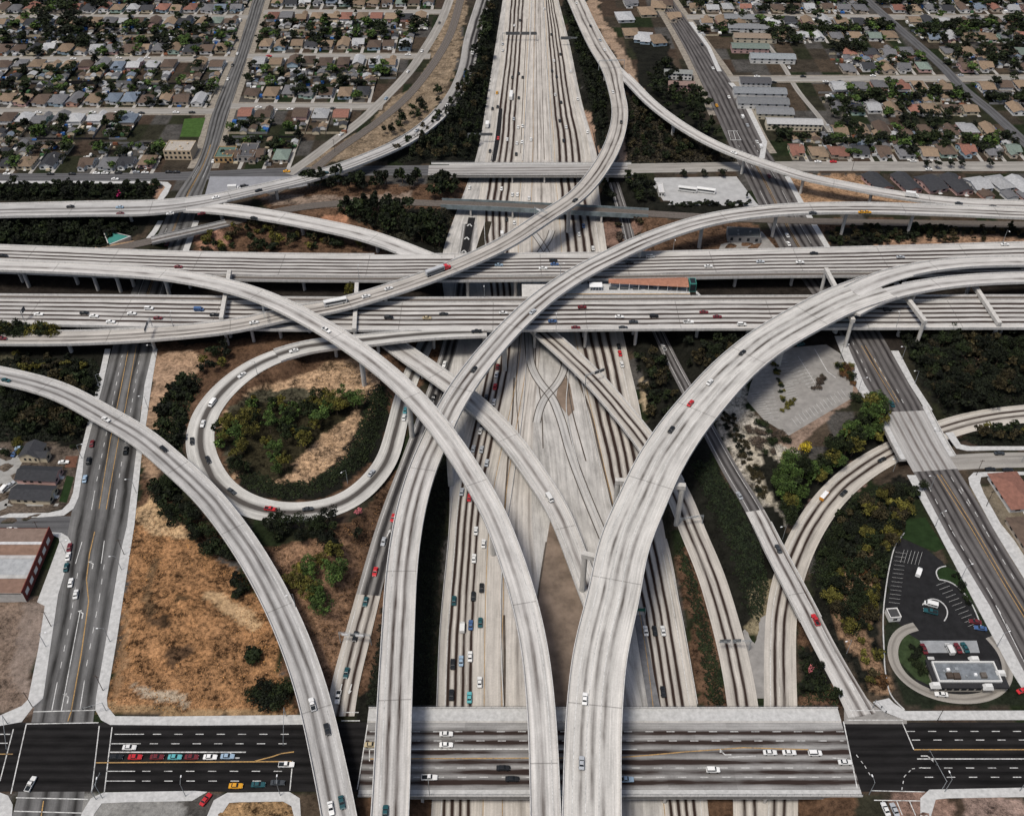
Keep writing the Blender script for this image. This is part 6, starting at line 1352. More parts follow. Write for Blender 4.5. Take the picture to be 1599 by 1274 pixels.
for ux, uy in ((L/2-8,-Dp/2-.4),(-L/2-.6,-Dp/2+.3),(L/2-9,Dp/2+.8),(L/2-.6,0)):
    mb = MB(); mb.box(ux-2.2,uy-1.3,3.6,ux+2.2,uy+1.3,5.4,tx=.8,ty=.5); mb.build('canopy', M['trim'], o)
for k in range(7): mb = MB(); win(mb,-L/2+2.6+k*3,-Dp/2,.9,2.2,1.8); mb.build('window', M['pane'], o)
# service kiosk and bus yard hut
block_building(1393, 963, 5, 5, 2.8, .1, 'small white-walled bin enclosure at the edge of the restaurant lot', (0.05,0.05,0.05), WHT, (1,1), 'enclosure', False, 'bin_enclosure')
block_building(1031, 300, 4, 14, 3.2, 0, 'narrow white guard hut at the left edge of the bus yard', (0.5,0.5,0.5), WHT, (2,1), 'hut', False, 'guard_hut')
# triangular teal-lined drainage basin left of the avenue underpass
q = [U(163,366,0), U(205,376,0), U(172,389,0)]; cxx = sum(p[0] for p in q)/3; cyy = sum(p[1] for p in q)/3
o = empty('drainage_basin', (cxx, cyy, 0), 0, 'triangular teal-lined drainage basin above the far freeway deck', 'basin')
mb = MB(); mb.face([(p[0]-cxx,p[1]-cyy,3.0) for p in q]); mb.build('basin_floor', M['teal'], o)
mb = MB()
for a, b in zip(q, q[1:]+q[:1]):
    mb.face([(a[0]-cxx,a[1]-cyy,-.2),(b[0]-cxx,b[1]-cyy,-.2),((b[0]-cxx)*1.08,(b[1]-cyy)*1.08,3.5),((a[0]-cxx)*1.08,(a[1]-cyy)*1.08,3.5)]); mb.face([((a[0]-cxx)*.96,(a[1]-cyy)*.96,3.5),((b[0]-cxx)*.96,(b[1]-cyy)*.96,3.5),((b[0]-cxx)*1.08,(b[1]-cyy)*1.08,3.5),((a[0]-cxx)*1.08,(a[1]-cyy)*1.08,3.5)])
mb.build('basin_wall', M['barrier'], o)
# fences, parked things, tarps and lean-tos of the yards, past counting
cm_ = MB(); CLC = [('white',(0.6,0.6,0.58)),('grey',(0.2,0.2,0.2)),('dark',(0.02,0.02,0.022)),('tarp',(0.03,0.10,0.28)),('rust',(0.17,0.07,0.04)),('cream',(0.42,0.36,0.26)),('green',(0.05,0.11,0.05)),('pale',(0.36,0.37,0.38))]
for x, y, face, p in CLUT:
    for q in range(rh.randint(5, 10)):
        bx, by = x+rh.uniform(-p/2,p/2), y-face*(rh.uniform(9,34) if rh.random() < .75 else rh.uniform(-12,9)); w_, d_, h_ = rh.uniform(.6,2.2), rh.uniform(.6,2.4), rh.uniform(.5,2.2)
        cm_.m = rh.choice((0,0,1,2,2,3,4,5,6,7,7)); cm_.box(bx-w_,by-d_,0,bx+w_,by+d_,h_,tx=.15,ty=.15)
    cm_.m = rh.choice((1,5,2)); fx = x+p/2; cm_.box(fx-.06, min(y-face*4,y-face*32), 0, fx+.06, max(y-face*4,y-face*32), 1.7)
    cm_.m = rh.choice((1,5,2)); by = y-face*34; cm_.box(x-p/2, by-.06, 0, x+p/2, by+.06, 1.7)
tag(cm_.build('yard_clutter', [plain('clutter_'+n_, c_, .8, .2) for n_, c_ in CLC]), 'fences, parked things and lean-tos cluttering the back yards', 'yard clutter', None, 'stuff')
# back garages: the 290 nearest stand alone, the rest are one mass
SHEDS.sort(key=lambda q: -q[0]); SEEN = {}
for _py, gx, gy, rz, k, rowname, block, rf2, wl2, sc_ in SHEDS[:290]:
    lab = f'{rf2.replace(" ", "-")}-roofed {wl2} {("garage", "back shed", "far shed")[rowname[0]]} behind {k} house, {rowname[1].replace("in ", "", 1)}, {block}'
    shed(gx, gy, rz, lab, rf2, wl2, sc_, f'garages of the {block}')
sm, sr = MB(), MB()
for _py, gx, gy, rz, k, rowname, block, rf2, wl2, sc_ in SHEDS[290:]:
    for x0_, y0_, x1_, y1_ in ((gx-3*sc_, gy-3.2*sc_, gx+3*sc_, gy+3.2*sc_),):
        for a_, b_ in (((x0_,y0_),(x1_,y0_)),((x1_,y0_),(x1_,y1_)),((x1_,y1_),(x0_,y1_)),((x0_,y1_),(x0_,y0_))): sm.m = 0; sm.face([(*a_,0),(*b_,0),(*b_,2.5),(*a_,2.5)])
        sm.m = rh.choice((1,2,3)); gable(sm, x0_, y0_, x1_, y1_, 2.5, 1.1, 'y', .3)
o = sm.build('garage_mass', [plain('pale_shed_wall', (0.5,0.48,0.43), .9), plain('grey_shed_roof', (0.15,0.15,0.155), .9, .25), plain('pale_shed_roof', (0.36,0.36,0.355), .9, .25), plain('brown_shed_roof', (0.14,0.105,0.08), .9, .25)]); tag(o, 'small back garages and sheds of the farthest yards', 'garages', None, 'stuff')
# yard trees, thinned so that they keep off roads
ny = 0
for x, y, blk in YARD_TREES:
    if ny > 4200: break
    px, py = P(x, y, 0)
    if not (-10 < px < 1610 and py > -10): continue
    if not clear_of_roads(x, y, 2) or any(abs(R[k].C[0][1]-y) < 7.5 for k in ('s7a','s7b','s7c','s9a','s9b')): continue
    hh = rh.choice((rh.uniform(3,6), rh.uniform(5, 11))); tn = rh.choice(['black-green','dark green','dark green','mid green']); sz = 'tall' if hh > 6.3 else 'low'
    tree(x, y, 0, hh, hh*rh.uniform(1.1,1.6), TINTS[tn], rh.choice(['round','round','round','low']), f'{sz} {tn} yard tree among houses of the {blk}', f'yard trees of the {blk}', far=True); ny += 1
def wood(poly, n, h, label, grp):
    for g in scatter_px(poly, n, rh, 5):
        hh = rh.uniform(*h); tree(g[0], g[1], 0, hh, hh*rh.uniform(1.2,1.6), TINTS[rh.choice(DG)], 'round', label, grp, far=True)
wood([(20,5),(110,0),(150,60),(140,85),(60,60)], 34, (8,13), 'large dark tree in the park-like block at upper left', 'trees of the dark block at upper left')
wood([(1190,45),(1250,55),(1250,72),(1200,70)], 14, (7,11), 'dark tree in the clump right of the topmost apartment blocks', 'trees right of the apartment blocks')
wood([(1420,38),(1500,50),(1599,20),(1599,120),(1480,95)], 44, (7,11), 'large dark tree in the shaded block at upper right', 'trees of the dark block at upper right')
wood([(1290,75),(1350,70),(1360,85),(1300,90)], 12, (7,10), 'dark tree above the pale cross street at right', 'trees above the pale cross street')
wood([(1400,165),(1500,170),(1490,215),(1410,200)], 20, (6,9), 'dark tree in the overgrown yards at right', 'trees of the overgrown right yards')
wood([(1288,145),(1335,150),(1352,232),(1330,236),(1300,190)], 16, (5,9), 'dark tree beside the back alley right of the apartment blocks', 'trees along the back alley')
for i, px in enumerate((1445,1462,1483,1500,1545)): one(px, 262+i % 2, 7, 8, 'black-green', 'round', f'dark street tree, {ORD[i]} from the left above the dark-roofed row')
# ------------------------------------------------------------------ vehicles
M['paint'] = tinted('car_paint', .32, .04, 1.0, 1.0, .5); M['tyre'] = plain('tyre_rubber', (0.015,0.015,0.015), .9, .05); M['chrome'] = plain('bright_trim', (0.5,0.5,0.5), .3, .05)
def loft(mb, secs):
    """secs: list of (x, [(y, z)...]) cross-sections with the same number of points"""
    for (xa_, A), (xb_, B) in zip(secs, secs[1:]):
        for i in range(len(A)-1): mb.face([(xa_,*A[i]),(xb_,*B[i]),(xb_,*B[i+1]),(xa_,*A[i+1])])
    mb.face([(secs[0][0],*p) for p in secs[0][1]]); mb.face([(secs[-1][0],*p) for p in secs[-1][1]][::-1])
def sec(w, z0, z1, r=.12): return [(-w*.94,z0),(-w,z0+.18),(-w,z1-r),(-w*.90,z1),(w*.90,z1),(w,z1-r),(w,z0+.18),(w*.94,z0)]
def car_parts(kind):
    b, g, w = MB(), MB(), MB(); lamp = MB()
    def cabin(x0, x1, t0, t1, wd, zb, zt):
        """glass house x0..x1 at the belt, t0..t1 at the roof, and a painted roof skin"""
        A = [(x0,-wd,zb),(x1,-wd,zb),(x1,wd,zb),(x0,wd,zb)]; B = [(t0,-wd*.8,zt),(t1,-wd*.8,zt),(t1,wd*.8,zt),(t0,wd*.8,zt)]
        for i in range(4): j = (i+1) % 4; g.face([A[i],A[j],B[j],B[i]])
        b.box(t0-.06,-wd*.83,zt,t1+.06,wd*.83,zt+.06,tx=.12,ty=.08)
        for i in range(4):   # pillars
            a, c = Vector(A[i]), Vector(B[i]); b.tube(a, c, .05, n=4, cap=False)
    if kind == 'sedan':
        loft(b, [(-2.35,sec(.78,.42,.82)),(-2.2,sec(.87,.3,.96)),(-1.3,sec(.90,.28,1.0)),(.7,sec(.90,.28,.98)),(1.9,sec(.87,.3,.88)),(2.3,sec(.76,.42,.74))]); cabin(-1.5,.85,-.95,.2,.80,.97,1.42); Lx = 1.4
    elif kind == 'suv':
        loft(b, [(-2.3,sec(.86,.45,1.05)),(-2.1,sec(.93,.35,1.12)),(.9,sec(.93,.35,1.1)),(1.9,sec(.91,.35,1.02)),(2.3,sec(.82,.45,.9))]); cabin(-2.15,1.1,-2.0,.45,.86,1.09,1.72); Lx = 1.4
    elif kind == 'van':
        loft(b, [(-2.5,sec(.92,.4,2.0)),(-2.4,sec(.97,.35,2.1)),(.9,sec(.97,.35,2.1)),(1.5,sec(.95,.35,1.75)),(2.0,sec(.93,.35,1.15)),(2.5,sec(.86,.42,1.0))]); Lx = 1.5
        g.face([(1.56,-.85,1.72),(1.56,.85,1.72),(2.02,.82,1.2),(2.02,-.82,1.2)]); 
        for s in (-1, 1): g.face([(.4,s*.985,1.25),(1.3,s*.985,1.25),(1.2,s*.985,1.75),(.4,s*.985,1.8)]); g.face([(-2.2,s*.985,1.25),(.2,s*.985,1.25),(.2,s*.985,1.8),(-2.2,s*.985,1.8)])
    elif kind == 'pickup':
        loft(b, [(.2,sec(.93,.4,1.08)),(1.9,sec(.92,.4,1.02)),(2.6,sec(.84,.48,.9))]); cabin(-.7,.95,-.6,.35,.85,1.07,1.68); Lx = 1.7
        loft(b, [(-.75,sec(.93,.4,1.08)),(.25,sec(.93,.4,1.08))])
        b.box(-2.7,-.93,.42,-.76,.93,.70,True); b.box(-2.7,-.93,.7,-.76,-.80,1.06); b.box(-2.7,.80,.7,-.76,.93,1.06); b.box(-2.7,-.79,.7,-2.58,.79,1.04)
        g.face([(-2.57,-.79,.71),(-.77,-.79,.71),(-.77,.79,.71),(-2.57,.79,.71)])
    elif kind == 'truck':
        b.box(-4.2,-1.2,.9,1.4,1.2,3.5,True); loft(b, [(1.6,sec(1.1,.5,2.4)),(2.6,sec(1.1,.5,2.3)),(2.9,sec(1.08,.5,1.5)),(3.7,sec(1.0,.5,1.3))]); Lx = 2.4
        g.face([(2.63,-1.0,2.2),(2.63,1.0,2.2),(2.93,.98,1.55),(2.93,-.98,1.55)]); b.box(-4.2,-.5,.5,1.6,.5,.88,True)
    elif kind == 'bus':
        loft(b, [(-6,sec(1.2,.4,3.0)),(-5.8,sec(1.27,.35,3.1)),(5.7,sec(1.27,.35,3.1)),(6,sec(1.2,.4,2.95))]); Lx = 4.0
        for s in (-1, 1):
            g.face([(-5.5,s*1.285,1.5),(5.2,s*1.285,1.5),(5.2,s*1.285,2.5),(-5.5,s*1.285,2.5)])
        g.face([(6.02,-1.0,1.4),(6.02,1.0,1.4),(6.02,1.0,2.6),(6.02,-1.0,2.6)]); b.box(-2,-.7,3.1,.5,.7,3.35,tx=.15,ty=.15)
    xs_ = (-Lx, Lx) if kind not in ('truck','bus') else (-Lx*1.05, Lx)
    wd = {'sedan':.82,'suv':.86,'van':.9,'pickup':.86,'truck':1.05,'bus':1.15}[kind]; r = .33 if kind not in ('truck','bus') else .48
    w.tube((0,-.1,0),(0,.12,0),r,n=12); w.face([(math.cos(t)*r*.98,-.1,math.sin(t)*r*.98) for t in [6.283*i/12 for i in range(12)]])
    wheels = [(x, s*wd, r) for x in xs_ for s in (-1, 1)]
    xf = {'sedan':2.31,'suv':2.31,'van':2.51,'pickup':2.61,'truck':3.71,'bus':6.03}[kind]; lz = {'sedan':.58,'suv':.72,'van':.75,'pickup':.72,'truck':.9,'bus':.8}[kind]
    lamp.box(-.04,-.16,-.08,.03,.16,.08,True)
    lamps = [(xf, s*wd*.72, lz) for s in (-1, 1)]
    fm = MB()   # all in one for the far ones
    for src, mi in ((b,0),(g,1)):
        o_ = len(fm.v); fm.v += src.v; fm.uv += src.uv; fm.f += [tuple(i+o_ for i in f) for f in src.f]; fm.mi += [mi]*len(src.f)
    for (x, y, z) in wheels: fm.m = 2; fm.tube((x,y-.1,z),(x,y+.1,z),r,n=8)
    return dict(body=b.mesh('body', M['paint']), window=g.mesh('window', M['glassd']), wheel=w.mesh('wheel', M['tyre']), headlight=lamp.mesh('headlight', M['lampw']), wheels=wheels, lamps=lamps, far=fm.mesh('car', [M['paint'], M['glassd'], M['tyre']]))
CP_ = {k: car_parts(k) for k in ('sedan','suv','van','pickup','truck','bus')}
CC = {'W': ('white', (0.72,0.72,0.70)), 'S': ('silver', (0.38,0.40,0.42)), 'K': ('black', (0.014,0.015,0.016)), 'G': ('dark grey', (0.05,0.055,0.06)), 'R': ('red', (0.50,0.025,0.03)), 'B': ('blue', (0.055,0.11,0.24)), 'L': ('pale blue', (0.28,0.38,0.48)), 'T': ('dark teal', (0.015,0.07,0.08)), 'Q': ('turquoise', (0.10,0.36,0.38)), 'Y': ('orange-yellow', (0.62,0.30,0.02)), 'M': ('maroon', (0.13,0.018,0.022)), 'N': ('tan', (0.42,0.35,0.22))}
KN = {'s': ('sedan','sedan'), 'u': ('suv','sport utility'), 'v': ('van','van'), 'p': ('pickup','pickup truck'), 't': ('truck','box truck'), 'b': ('bus','bus')}
ONAME = {'sedan':'sedan','suv':'sport_utility','van':'van','pickup':'pickup_truck','truck':'box_truck','bus':'bus'}
CARS = []
def vehicle(x, y, z, rz, kind, col, label, group, far=False, s=1.14, zs=1.0):
    pr = CP_[kind]; c = CC[col][1] if isinstance(col, str) else col; jj = random.Random(int(x*31+y*17)).uniform(.85,1.08); c = [v*jj for v in c]
    if far:
        o = link(ONAME[kind], pr['far'], None, (x, y, z), rz); setcol(o, c)
    else:
        o = empty(ONAME[kind], (x, y, z), rz)
        setcol(link('body', pr['body'], o), c); link('window', pr['window'], o)
        for q in pr['wheels']: link('wheel', pr['wheel'], o, q)
        for q in pr['lamps']: link('headlight', pr['headlight'], o, q)
    o.scale = (s, s, s); cat = {'sedan':'car','suv':'car','van':'van','pickup':'pickup','truck':'truck','bus':'bus'}[kind]
    return tag(o, label, cat, group)
def cars(key, phrase, end, lst, flip=False, dz=.1, group=None, far=None, end_hi=False):
    """lst: 'px,py,colour kind' ; label counts like cars from a named end of the road"""
    r = R[key] if isinstance(key, str) else key; items = []
    for it in lst.split():
        a = it.split(','); px, py = float(a[0]), float(a[1]); items.append((r.near(px, py), px, py, a[2][0], a[2][1] if len(a[2]) > 1 else 's', len(a) > 3))
    items.sort(key=lambda q: (-q[0] if end_hi else q[0], q[1])); cnt = {}; tot = {}
    for q in items: tot[(q[3], q[4])] = tot.get((q[3], q[4]), 0)+1
    for i, px, py, c, k, rev in items:
        n = cnt[(c, k)] = cnt.get((c, k), 0)+1
        zz = r.C[i][2]+dz; x, y, _ = U(px, py+1, zz); t = r.T[i]; a = math.atan2(t[1], t[0])+(math.pi if flip != rev else 0)
        kind, kn = KN[k]; cn = CC[c][0]
        lab = f'{cn} {kn} {phrase}' if tot[(c, k)] == 1 else f'{ORD[n-1]} {cn} {kn} from the {end}, {phrase}'
        vehicle(x, y, zz, a, kind, c, lab, group or 'vehicles '+phrase, far if far is not None else py < 330)
cars('r1', 'on the left two-lane flyover', 'left edge', '10,594,Ts 166,655,Ws 256,701,Ks 488,1100,Wp,r 511,1139,Ks 517,1262,Ws 534,1253,Ts')
cars('r9', 'on the loop ramp', 'freeway deck', '744,518,Kp 459,548,Ws 378,586,Ws 332,630,Wv 317,662,Ws 300,689,Ks 325,718,Ks 362,767,Gs 423,795,Rp 481,795,Gs 580,739,Ss 631,652,Ws 633,641,Qs')
cars('r3', 'on the topmost narrow flyover', 'left edge', '510,516,Wp')
cars('r2', 'on the S-shaped flyover', 'bottom', '602,1268,Ts 740,577,Ks 832,487,Ss 1269,333,Gs 1346,332,Ys 1354,332,Ys')
cars('r4', 'on the wide three-lane flyover', 'bottom', '913,1091,Ws 908,1191,Ss 1159,551,Ks 1108,597,Ws 1078,630,Rs 1048,671,Ks')
cars('r11', 'on the carpool flyover', 'top', '858,778,Wv')
cars('r13', 'on the curved ramp at right', 'bottom', '1317,770,Ks 1377,718,Ks')
cars('r14', 'on the narrow ramp at right', 'bottom', '1215,857,Gs 1273,968,Rp 1154,774,Ss 1036,543,Wp')
cars('r10', 'on the exit ramp left of S-shaped flyover', 'lower street', '528,1089,Wp 541,1051,Ts 555,994,Ks 571,940,Ts 586,893,Rs 599,846,Ss 614,809,Rs 677,621,Ks 694,569,Ws', True)
cars('lc', 'on the lower freeway, left carriageway', 'bottom', '705,1085,Ks 733,1089,Qs 749,1065,Ws 707,1037,Ks 720,1032,Ls 734,1025,Ws 722,980,Wv 735,976,Bs 750,972,Ts 709,938,Ts 739,931,Ks 752,918,Ks 740,872,Ws 755,849,Ws 743,829,Ws 733,777,Rs 721,768,Ss 760,723,Ss 739,701,Ss 752,702,Ss 750,673,Ws 759,621,Gs 771,628,Ws 773,604,Rs 775,585,Ws 777,573,Ms')
cars('rc', 'on the lower freeway, right carriageway', 'bottom', '1008,985,Ws 1022,985,Ks 1035,985,Ws 1035,1080,Ks 968,552,Rs 971,569,Ws 966,541,Ks')
cars(S1L, 'on the dark street at lower left', 'intersection', '203,1167,Ws 182,1182,Ks 212,1182,Rs 246,1182,Ms 274,1182,Qs 300,1182,Ms 329,1182,Ws 356,1181,Ls 448,1194,Wp 369,1227,Ys 404,1225,Ts 434,1222,Gs')
cars(S1B, 'on the bottom street bridge', 'left end', '697,1146,Ws 697,1163,Ws 786,1199,Ks 800,1216,Ks 671,1214,Wp 977,1217,Lp 1113,1202,Wu 1202,1175,Ws 1232,1175,Ws 1272,1176,Wu 1319,1190,Ws 580,1163,Ns')
cars('s2', 'on the left avenue', 'intersection', '111,910,Ws 119,928,Ws 104,886,Ts 107,869,Ws 109,855,Ms 144,693,Ms 139,720,Ku 133,748,Ls 197,704,Kp 333,252,Ws 363,102,Ks 356,124,Ws 268,372,Ks 261,381,Ms 371,84,Ws')
cars('s3', 'on the right avenue', 'lower right corner', '1392,631,Ts 1229,368,Ws 1231,381,Ws 1201,275,Ms 1119,165,Ys 1138,152,Ws 1159,183,Wv 1167,196,Ss 1187,229,Wv 1182,222,Ws 1113,107,Ws 1096,70,Ks', far=None)
cars('upper', 'on the far freeway deck', 'left edge', '5,400,Kp 279,417,Ms 779,414,Ls 864,407,Ks 866,413,Bs 848,419,Ws 1015,401,Sv 983,410,Gs 1106,416,Ws 1187,409,Ss 1271,396,Ks 1249,410,Ws 1406,402,Ss 1569,382,Ws')
cars('lower', 'on the near freeway deck', 'left edge', '61,491,Ws 132,489,Ks 147,494,Ws 173,503,Ws 206,490,Ws 233,482,Wu 247,497,Ms 311,484,Bv 335,492,Ks 607,496,Ku 667,497,Ns 693,491,Ks 786,489,Ws 909,480,Ms 967,495,Ws 1021,494,Ku 1099,488,Ms 1120,495,Ms 863,502,Bs 989,503,Gs 1075,503,Wp 899,512,Ms 973,512,Gs 1158,507,Wu 1385,484,Ku')
cars('r5', 'on the flyover crossing to the left', 'far end', '4,529,Ms 397,504,Ws 607,451,Ws 572,463,Ws 898,313,Ks 970,191,Ks 957,144,Ws 922,41,Ks 944,78,Ws 900,5,Ws 937,63,Ss', True)
cars('r6', 'on the slender flyover at upper right', 'split', '1497,318,Gs 1550,323,Ks 1146,239,Ws 1424,307,Wt')
cars('r7', 'on the flyover curving from top left', 'far end', '727,118,Bt 738,83,Wt 698,165,Ws 651,204,Ss 684,187,Ks 750,40,Ms 508,271,Ts 404,298,Ks 337,309,Ws 187,324,Ls 188,334,Ms 110,323,Ks 266,334,Ws 315,334,Ms')
cars('r8', 'on the short connector flyover', 'top', '397,341,Ks')
cars('lc', 'on the far freeway, left carriageway', 'top bridge', '733,293,Ws 783,295,Ws 800,304,Ws 808,304,Ws 803,348,Ws 791,343,Ks 784,365,Wv 765,236,Ks 806,241,Ks 792,218,Ws 807,224,Ws 815,222,Ws 778,216,Rs 802,186,Ss 809,199,Ws 816,197,Ws 761,196,Wt 769,170,Ks 777,167,Ks 798,151,Wb 810,153,Ks 776,145,Ys 816,121,Ks 800,121,Ks 810,115,Ks 785,79,Ws 785,69,Ss 798,52,Ws 803,40,Ws 812,32,Ks')
cars('rc', 'on the far freeway, right carriageway', 'top bridge', '911,353,Bs 904,366,Ws 926,388,Ws 880,220,Ks 884,199,Ws 874,189,Ks 917,206,Ws 902,155,Ws 876,160,Ks 867,148,Ws 869,120,Ks 862,111,Ks 891,112,Ws 865,95,Ws 861,54,Ks 850,14,Ws 875,85,Ks')
cars('hov', 'in the far carpool lanes', 'top bridge', '826,310,Ws 829,218,Ws')
cars('s4', 'along the top cross street', 'left edge', '11,272,Ws 79,272,Ks 113,272,Ks 151,271,Ws 164,271,Ws 185,270,Ks 213,269,Ss 227,270,Ws 180,280,Ws 264,269,Ks 276,269,Ks 1277,253,Ws 1301,253,Rs 1426,252,Ws 1450,265,Ws 448,268,Ys')
cars('s8', 'on the road beside the railway', 'crossing', '533,210,Ws 603,154,Ls 637,112,Ws 659,80,Ws 686,36,Ks')
cars('s7a', 'parked on the lowest cross street, far left', 'left edge', '145,176,Ws 182,177,Ws 203,176,Ss 221,177,Ks 275,176,Ws 300,176,Ks 60,176,Ws')
cars('s7d', 'parked on the lowest middle cross street', 'avenue', '404,168,Ws 429,172,Ws 453,171,Ws 472,171,Ss 520,170,Ks')
cars('s7b', 'parked on the second cross street, far left', 'left edge', '115,92,Ws 186,91,Ws 230,91,Ws 307,90,Ks 60,92,Ks')
cars('s7e', 'parked on the second middle cross street', 'avenue', '468,87,Ks 637,86,Ws 560,87,Ws 420,88,Rs')
cars('s9a', 'parked on the pale cross street at right', 'avenue', '1182,120,Ws 1208,129,Ks 1254,120,Ks 1289,128,Ws 1312,128,Ks 1363,119,Ws 1500,118,Ss')
cars('s6', 'on the side street at the right edge', 'avenue', '1560,708,Gs 1546,733,Ks 1573,734,Ks')
cars('s5', 'on the side street at the left edge', 'left edge', '19,827,Ws')
cars('alley', 'in the alley at upper right', 'top', '1232,106,Ws 1300,205,Ss')
def lone(px, py, ang, c, k, label, z=.1):
    x, y, _ = U(px, py+1, z); vehicle(x, y, z, math.radians(ang), KN[k][0], c, label, None, py < 330)
lone(49,1224,82,'W','p','white pickup crossing the intersection at lower left'); lone(322,1248,62,'R','s','red car turning into the small driveway at the bottom')
lone(1382,1263,98,'W','s','left of two white cars waiting at the bottom right'); lone(1396,1264,98,'S','s','right of two pale cars waiting at the bottom right')
lone(1434,894,60,'W','v','white van parked alone in the restaurant lot'); lone(1453,944,160,'W','v','white van on the restaurant lot island'); lone(1452,955,162,'T','p','teal pickup next to the white van on the restaurant lot island')
lone(1482,1014,95,'W','v','white van behind the restaurant'); lone(1495,1012,95,'M','s','maroon car second behind the restaurant'); lone(1506,1011,97,'T','s','teal car third behind the restaurant'); lone(1442,1013,92,'M','s','maroon car left of the accessible bays'); lone(1469,1084,175,'W','s','white car in the drive lane in front of the restaurant'); lone(1522,971,170,'M','s','maroon car at the right kerb of the restaurant lot'); lone(1530,981,170,'B','s','blue car at the right kerb of the restaurant lot'); lone(1596,1078,20,'R','s','red car at the right frame edge beside the restaurant')
lone(8,763,75,'W','v','white van in the yard left of the small houses'); lone(17,757,60,'S','s','silver car in the yard left of the small houses'); lone(32,700,10,'L','s','pale blue car behind the upper small house')
lone(1073,298,165,'W','b','left of two long white buses in the pale yard'); lone(1102,300,165,'W','b','right of two long white buses in the pale yard')
lone(367,296,5,'W','t','white box truck in the blue-grey yard by the avenue'); lone(382,291,5,'K','p','dark pickup in the blue-grey yard by the avenue'); lone(1250,538,20,'T','s','teal car under the flyover in the car park')
lone(100,722,5,'W','s','white car parked in the yard right of the upper small house'); lone(24,708,80,'B','s','blue car parked in the back lot left of the upper small house')
# city bus and articulated truck on the crossing flyover, small school bus on the curved ramp
def on(key, px, py, dz=.1):
    r = R[key]; i = r.near(px, py); z = r.C[i][2]+dz; x, y, _ = U(px, py+1, z); return x, y, z, math.atan2(r.T[i][1], r.T[i][0])
x, y, z, a = on('r5', 524, 474); vehicle(x, y, z, a, 'bus', 'W', 'white city bus on the flyover crossing to the left', None)
x, y, z, a = on('r13', 1287, 775)
sb = empty('school_bus', (x, y, z), a, 'small orange school bus with white roof on the curved ramp', 'bus'); q = MB(); loft(q, [(-3.6,sec(1.15,.45,2.5)),(2.2,sec(1.15,.45,2.5)),(2.5,sec(1.1,.45,1.5)),(3.7,sec(1.0,.5,1.25))]); setcol(q.build('body', M['paint'], sb), (0.62,0.27,0.03))
q = MB(); q.box(-3.6,-1.1,2.5,2.2,1.1,2.66,tx=.2,ty=.2); q.build('roof', M['lampw'], sb); q = MB()
for s in (-1, 1):
    q.face([(-3.3,s*1.165,1.5),(2.0,s*1.165,1.5),(2.0,s*1.165,2.2),(-3.3,s*1.165,2.2)])
q.face([(2.24,-1.0,2.4),(2.24,1.0,2.4),(2.52,.98,1.6),(2.52,-.98,1.6)]); q.build('window', M['glassd'], sb)
for px_ in (-2.3, 2.3):
    for s in (-1, 1): link('wheel', CP_['bus']['wheel'], sb, (px_, s*1.0, .48))
x, y, z, a = on('r5', 683, 425); a += 0
st = empty('semi_truck', (x, y, z), a, 'red tractor pulling a long silver trailer on the flyover crossing to the left', 'truck')
d = -1 if R['r5'].C[R['r5'].near(698,418)][0] < R['r5'].C[R['r5'].near(676,428)][0] else 1
d = -d if R['r5'].T[R['r5'].near(683,425)][0] < 0 and False else d
q = MB(); q.box(-8,-1.25,1.1,4.6,1.25,4.0,True); setcol(q.build('trailer', M['paint'], st), (0.42,0.43,0.44))
q = MB()
for s in (-1, 1): q.face([(-7.6,s*1.26,1.4),(4.2,s*1.26,1.4),(4.2,s*1.26,3.0),(-7.6,s*1.26,3.0)])
q.build('side_panel', M['signd'], st)
q = MB(); loft(q, [(5.0,sec(1.2,.6,3.6)),(7.2,sec(1.2,.6,3.5)),(7.5,sec(1.15,.6,2.1)),(9.4,sec(.95,.6,1.8))]); setcol(q.build('cab', M['paint'], st), (0.55,0.03,0.04))
q = MB(); q.face([(7.22,-1.05,3.2),(7.22,1.05,3.2),(7.53,1.0,2.2),(7.53,-1.0,2.2)]); q.build('window', M['glassd'], st)
for px_ in (-6.8,-5.6,4.2,5.4,8.4):
    for s in (-1, 1): link('wheel', CP_['bus']['wheel'], st, (px_, s*1.1, .48))
st.rotation_euler[2] = math.atan2(*( (lambda p, q_: (p[1]-q_[1], p[0]-q_[0]))(U(698,419,z), U(668,430,z)) ))
# ------------------------------------------------------------------ lamps, poles, signals, sign gantries
LP = {}
def lamp_meshes(h, arm):
    a, b, c = MB(), MB(), MB(); a.tube((0,0,0),(0,0,h),.16,.09,8); b.tube((0,0,h-.15),(arm*.5,0,h+.5),.07,.06,6); b.tube((arm*.5,0,h+.5),(arm,0,h+.55),.06,.05,6); c.box(arm-.15,-.24,h+.45,arm+.85,.24,h+.68,True,.1,.06)
    return a.mesh('pole', M['pole']), b.mesh('arm', M['pole']), c.mesh('lamp_head', M['lampw'])
LP['street'] = lamp_meshes(9.5, 2.4); LP['deck'] = lamp_meshes(9, 2.2)
def lamp(pos, ang, label, kind='street', group='street lamps'):
    o = empty('street_lamp', pos, math.radians(ang), label, 'street lamp', group)
    for n_, m in zip(('pole','arm','lamp_head'), LP[kind]): link(n_, m, o)
    return o
def lamps(pts, ang, where, group):
    for i, (px, py) in enumerate(pts): lamp(G(px, py), ang, f'cobra-head street lamp, {ORD[i]} {where}', 'street', group)
lamps([(172,1002),(190,890),(213,770),(232,640),(244,560)], 185, 'from the bottom on the right kerb of the left avenue', 'lamps of the left avenue')
lamps([(72,1010),(104,866),(128,716),(156,606)], 5, 'from the bottom on the left kerb of the left avenue', 'lamps of the left avenue')
lamps([(160,1246),(290,1243),(438,1242)], 95, 'from the left on the near kerb of the dark street', 'lamps of the lower street')
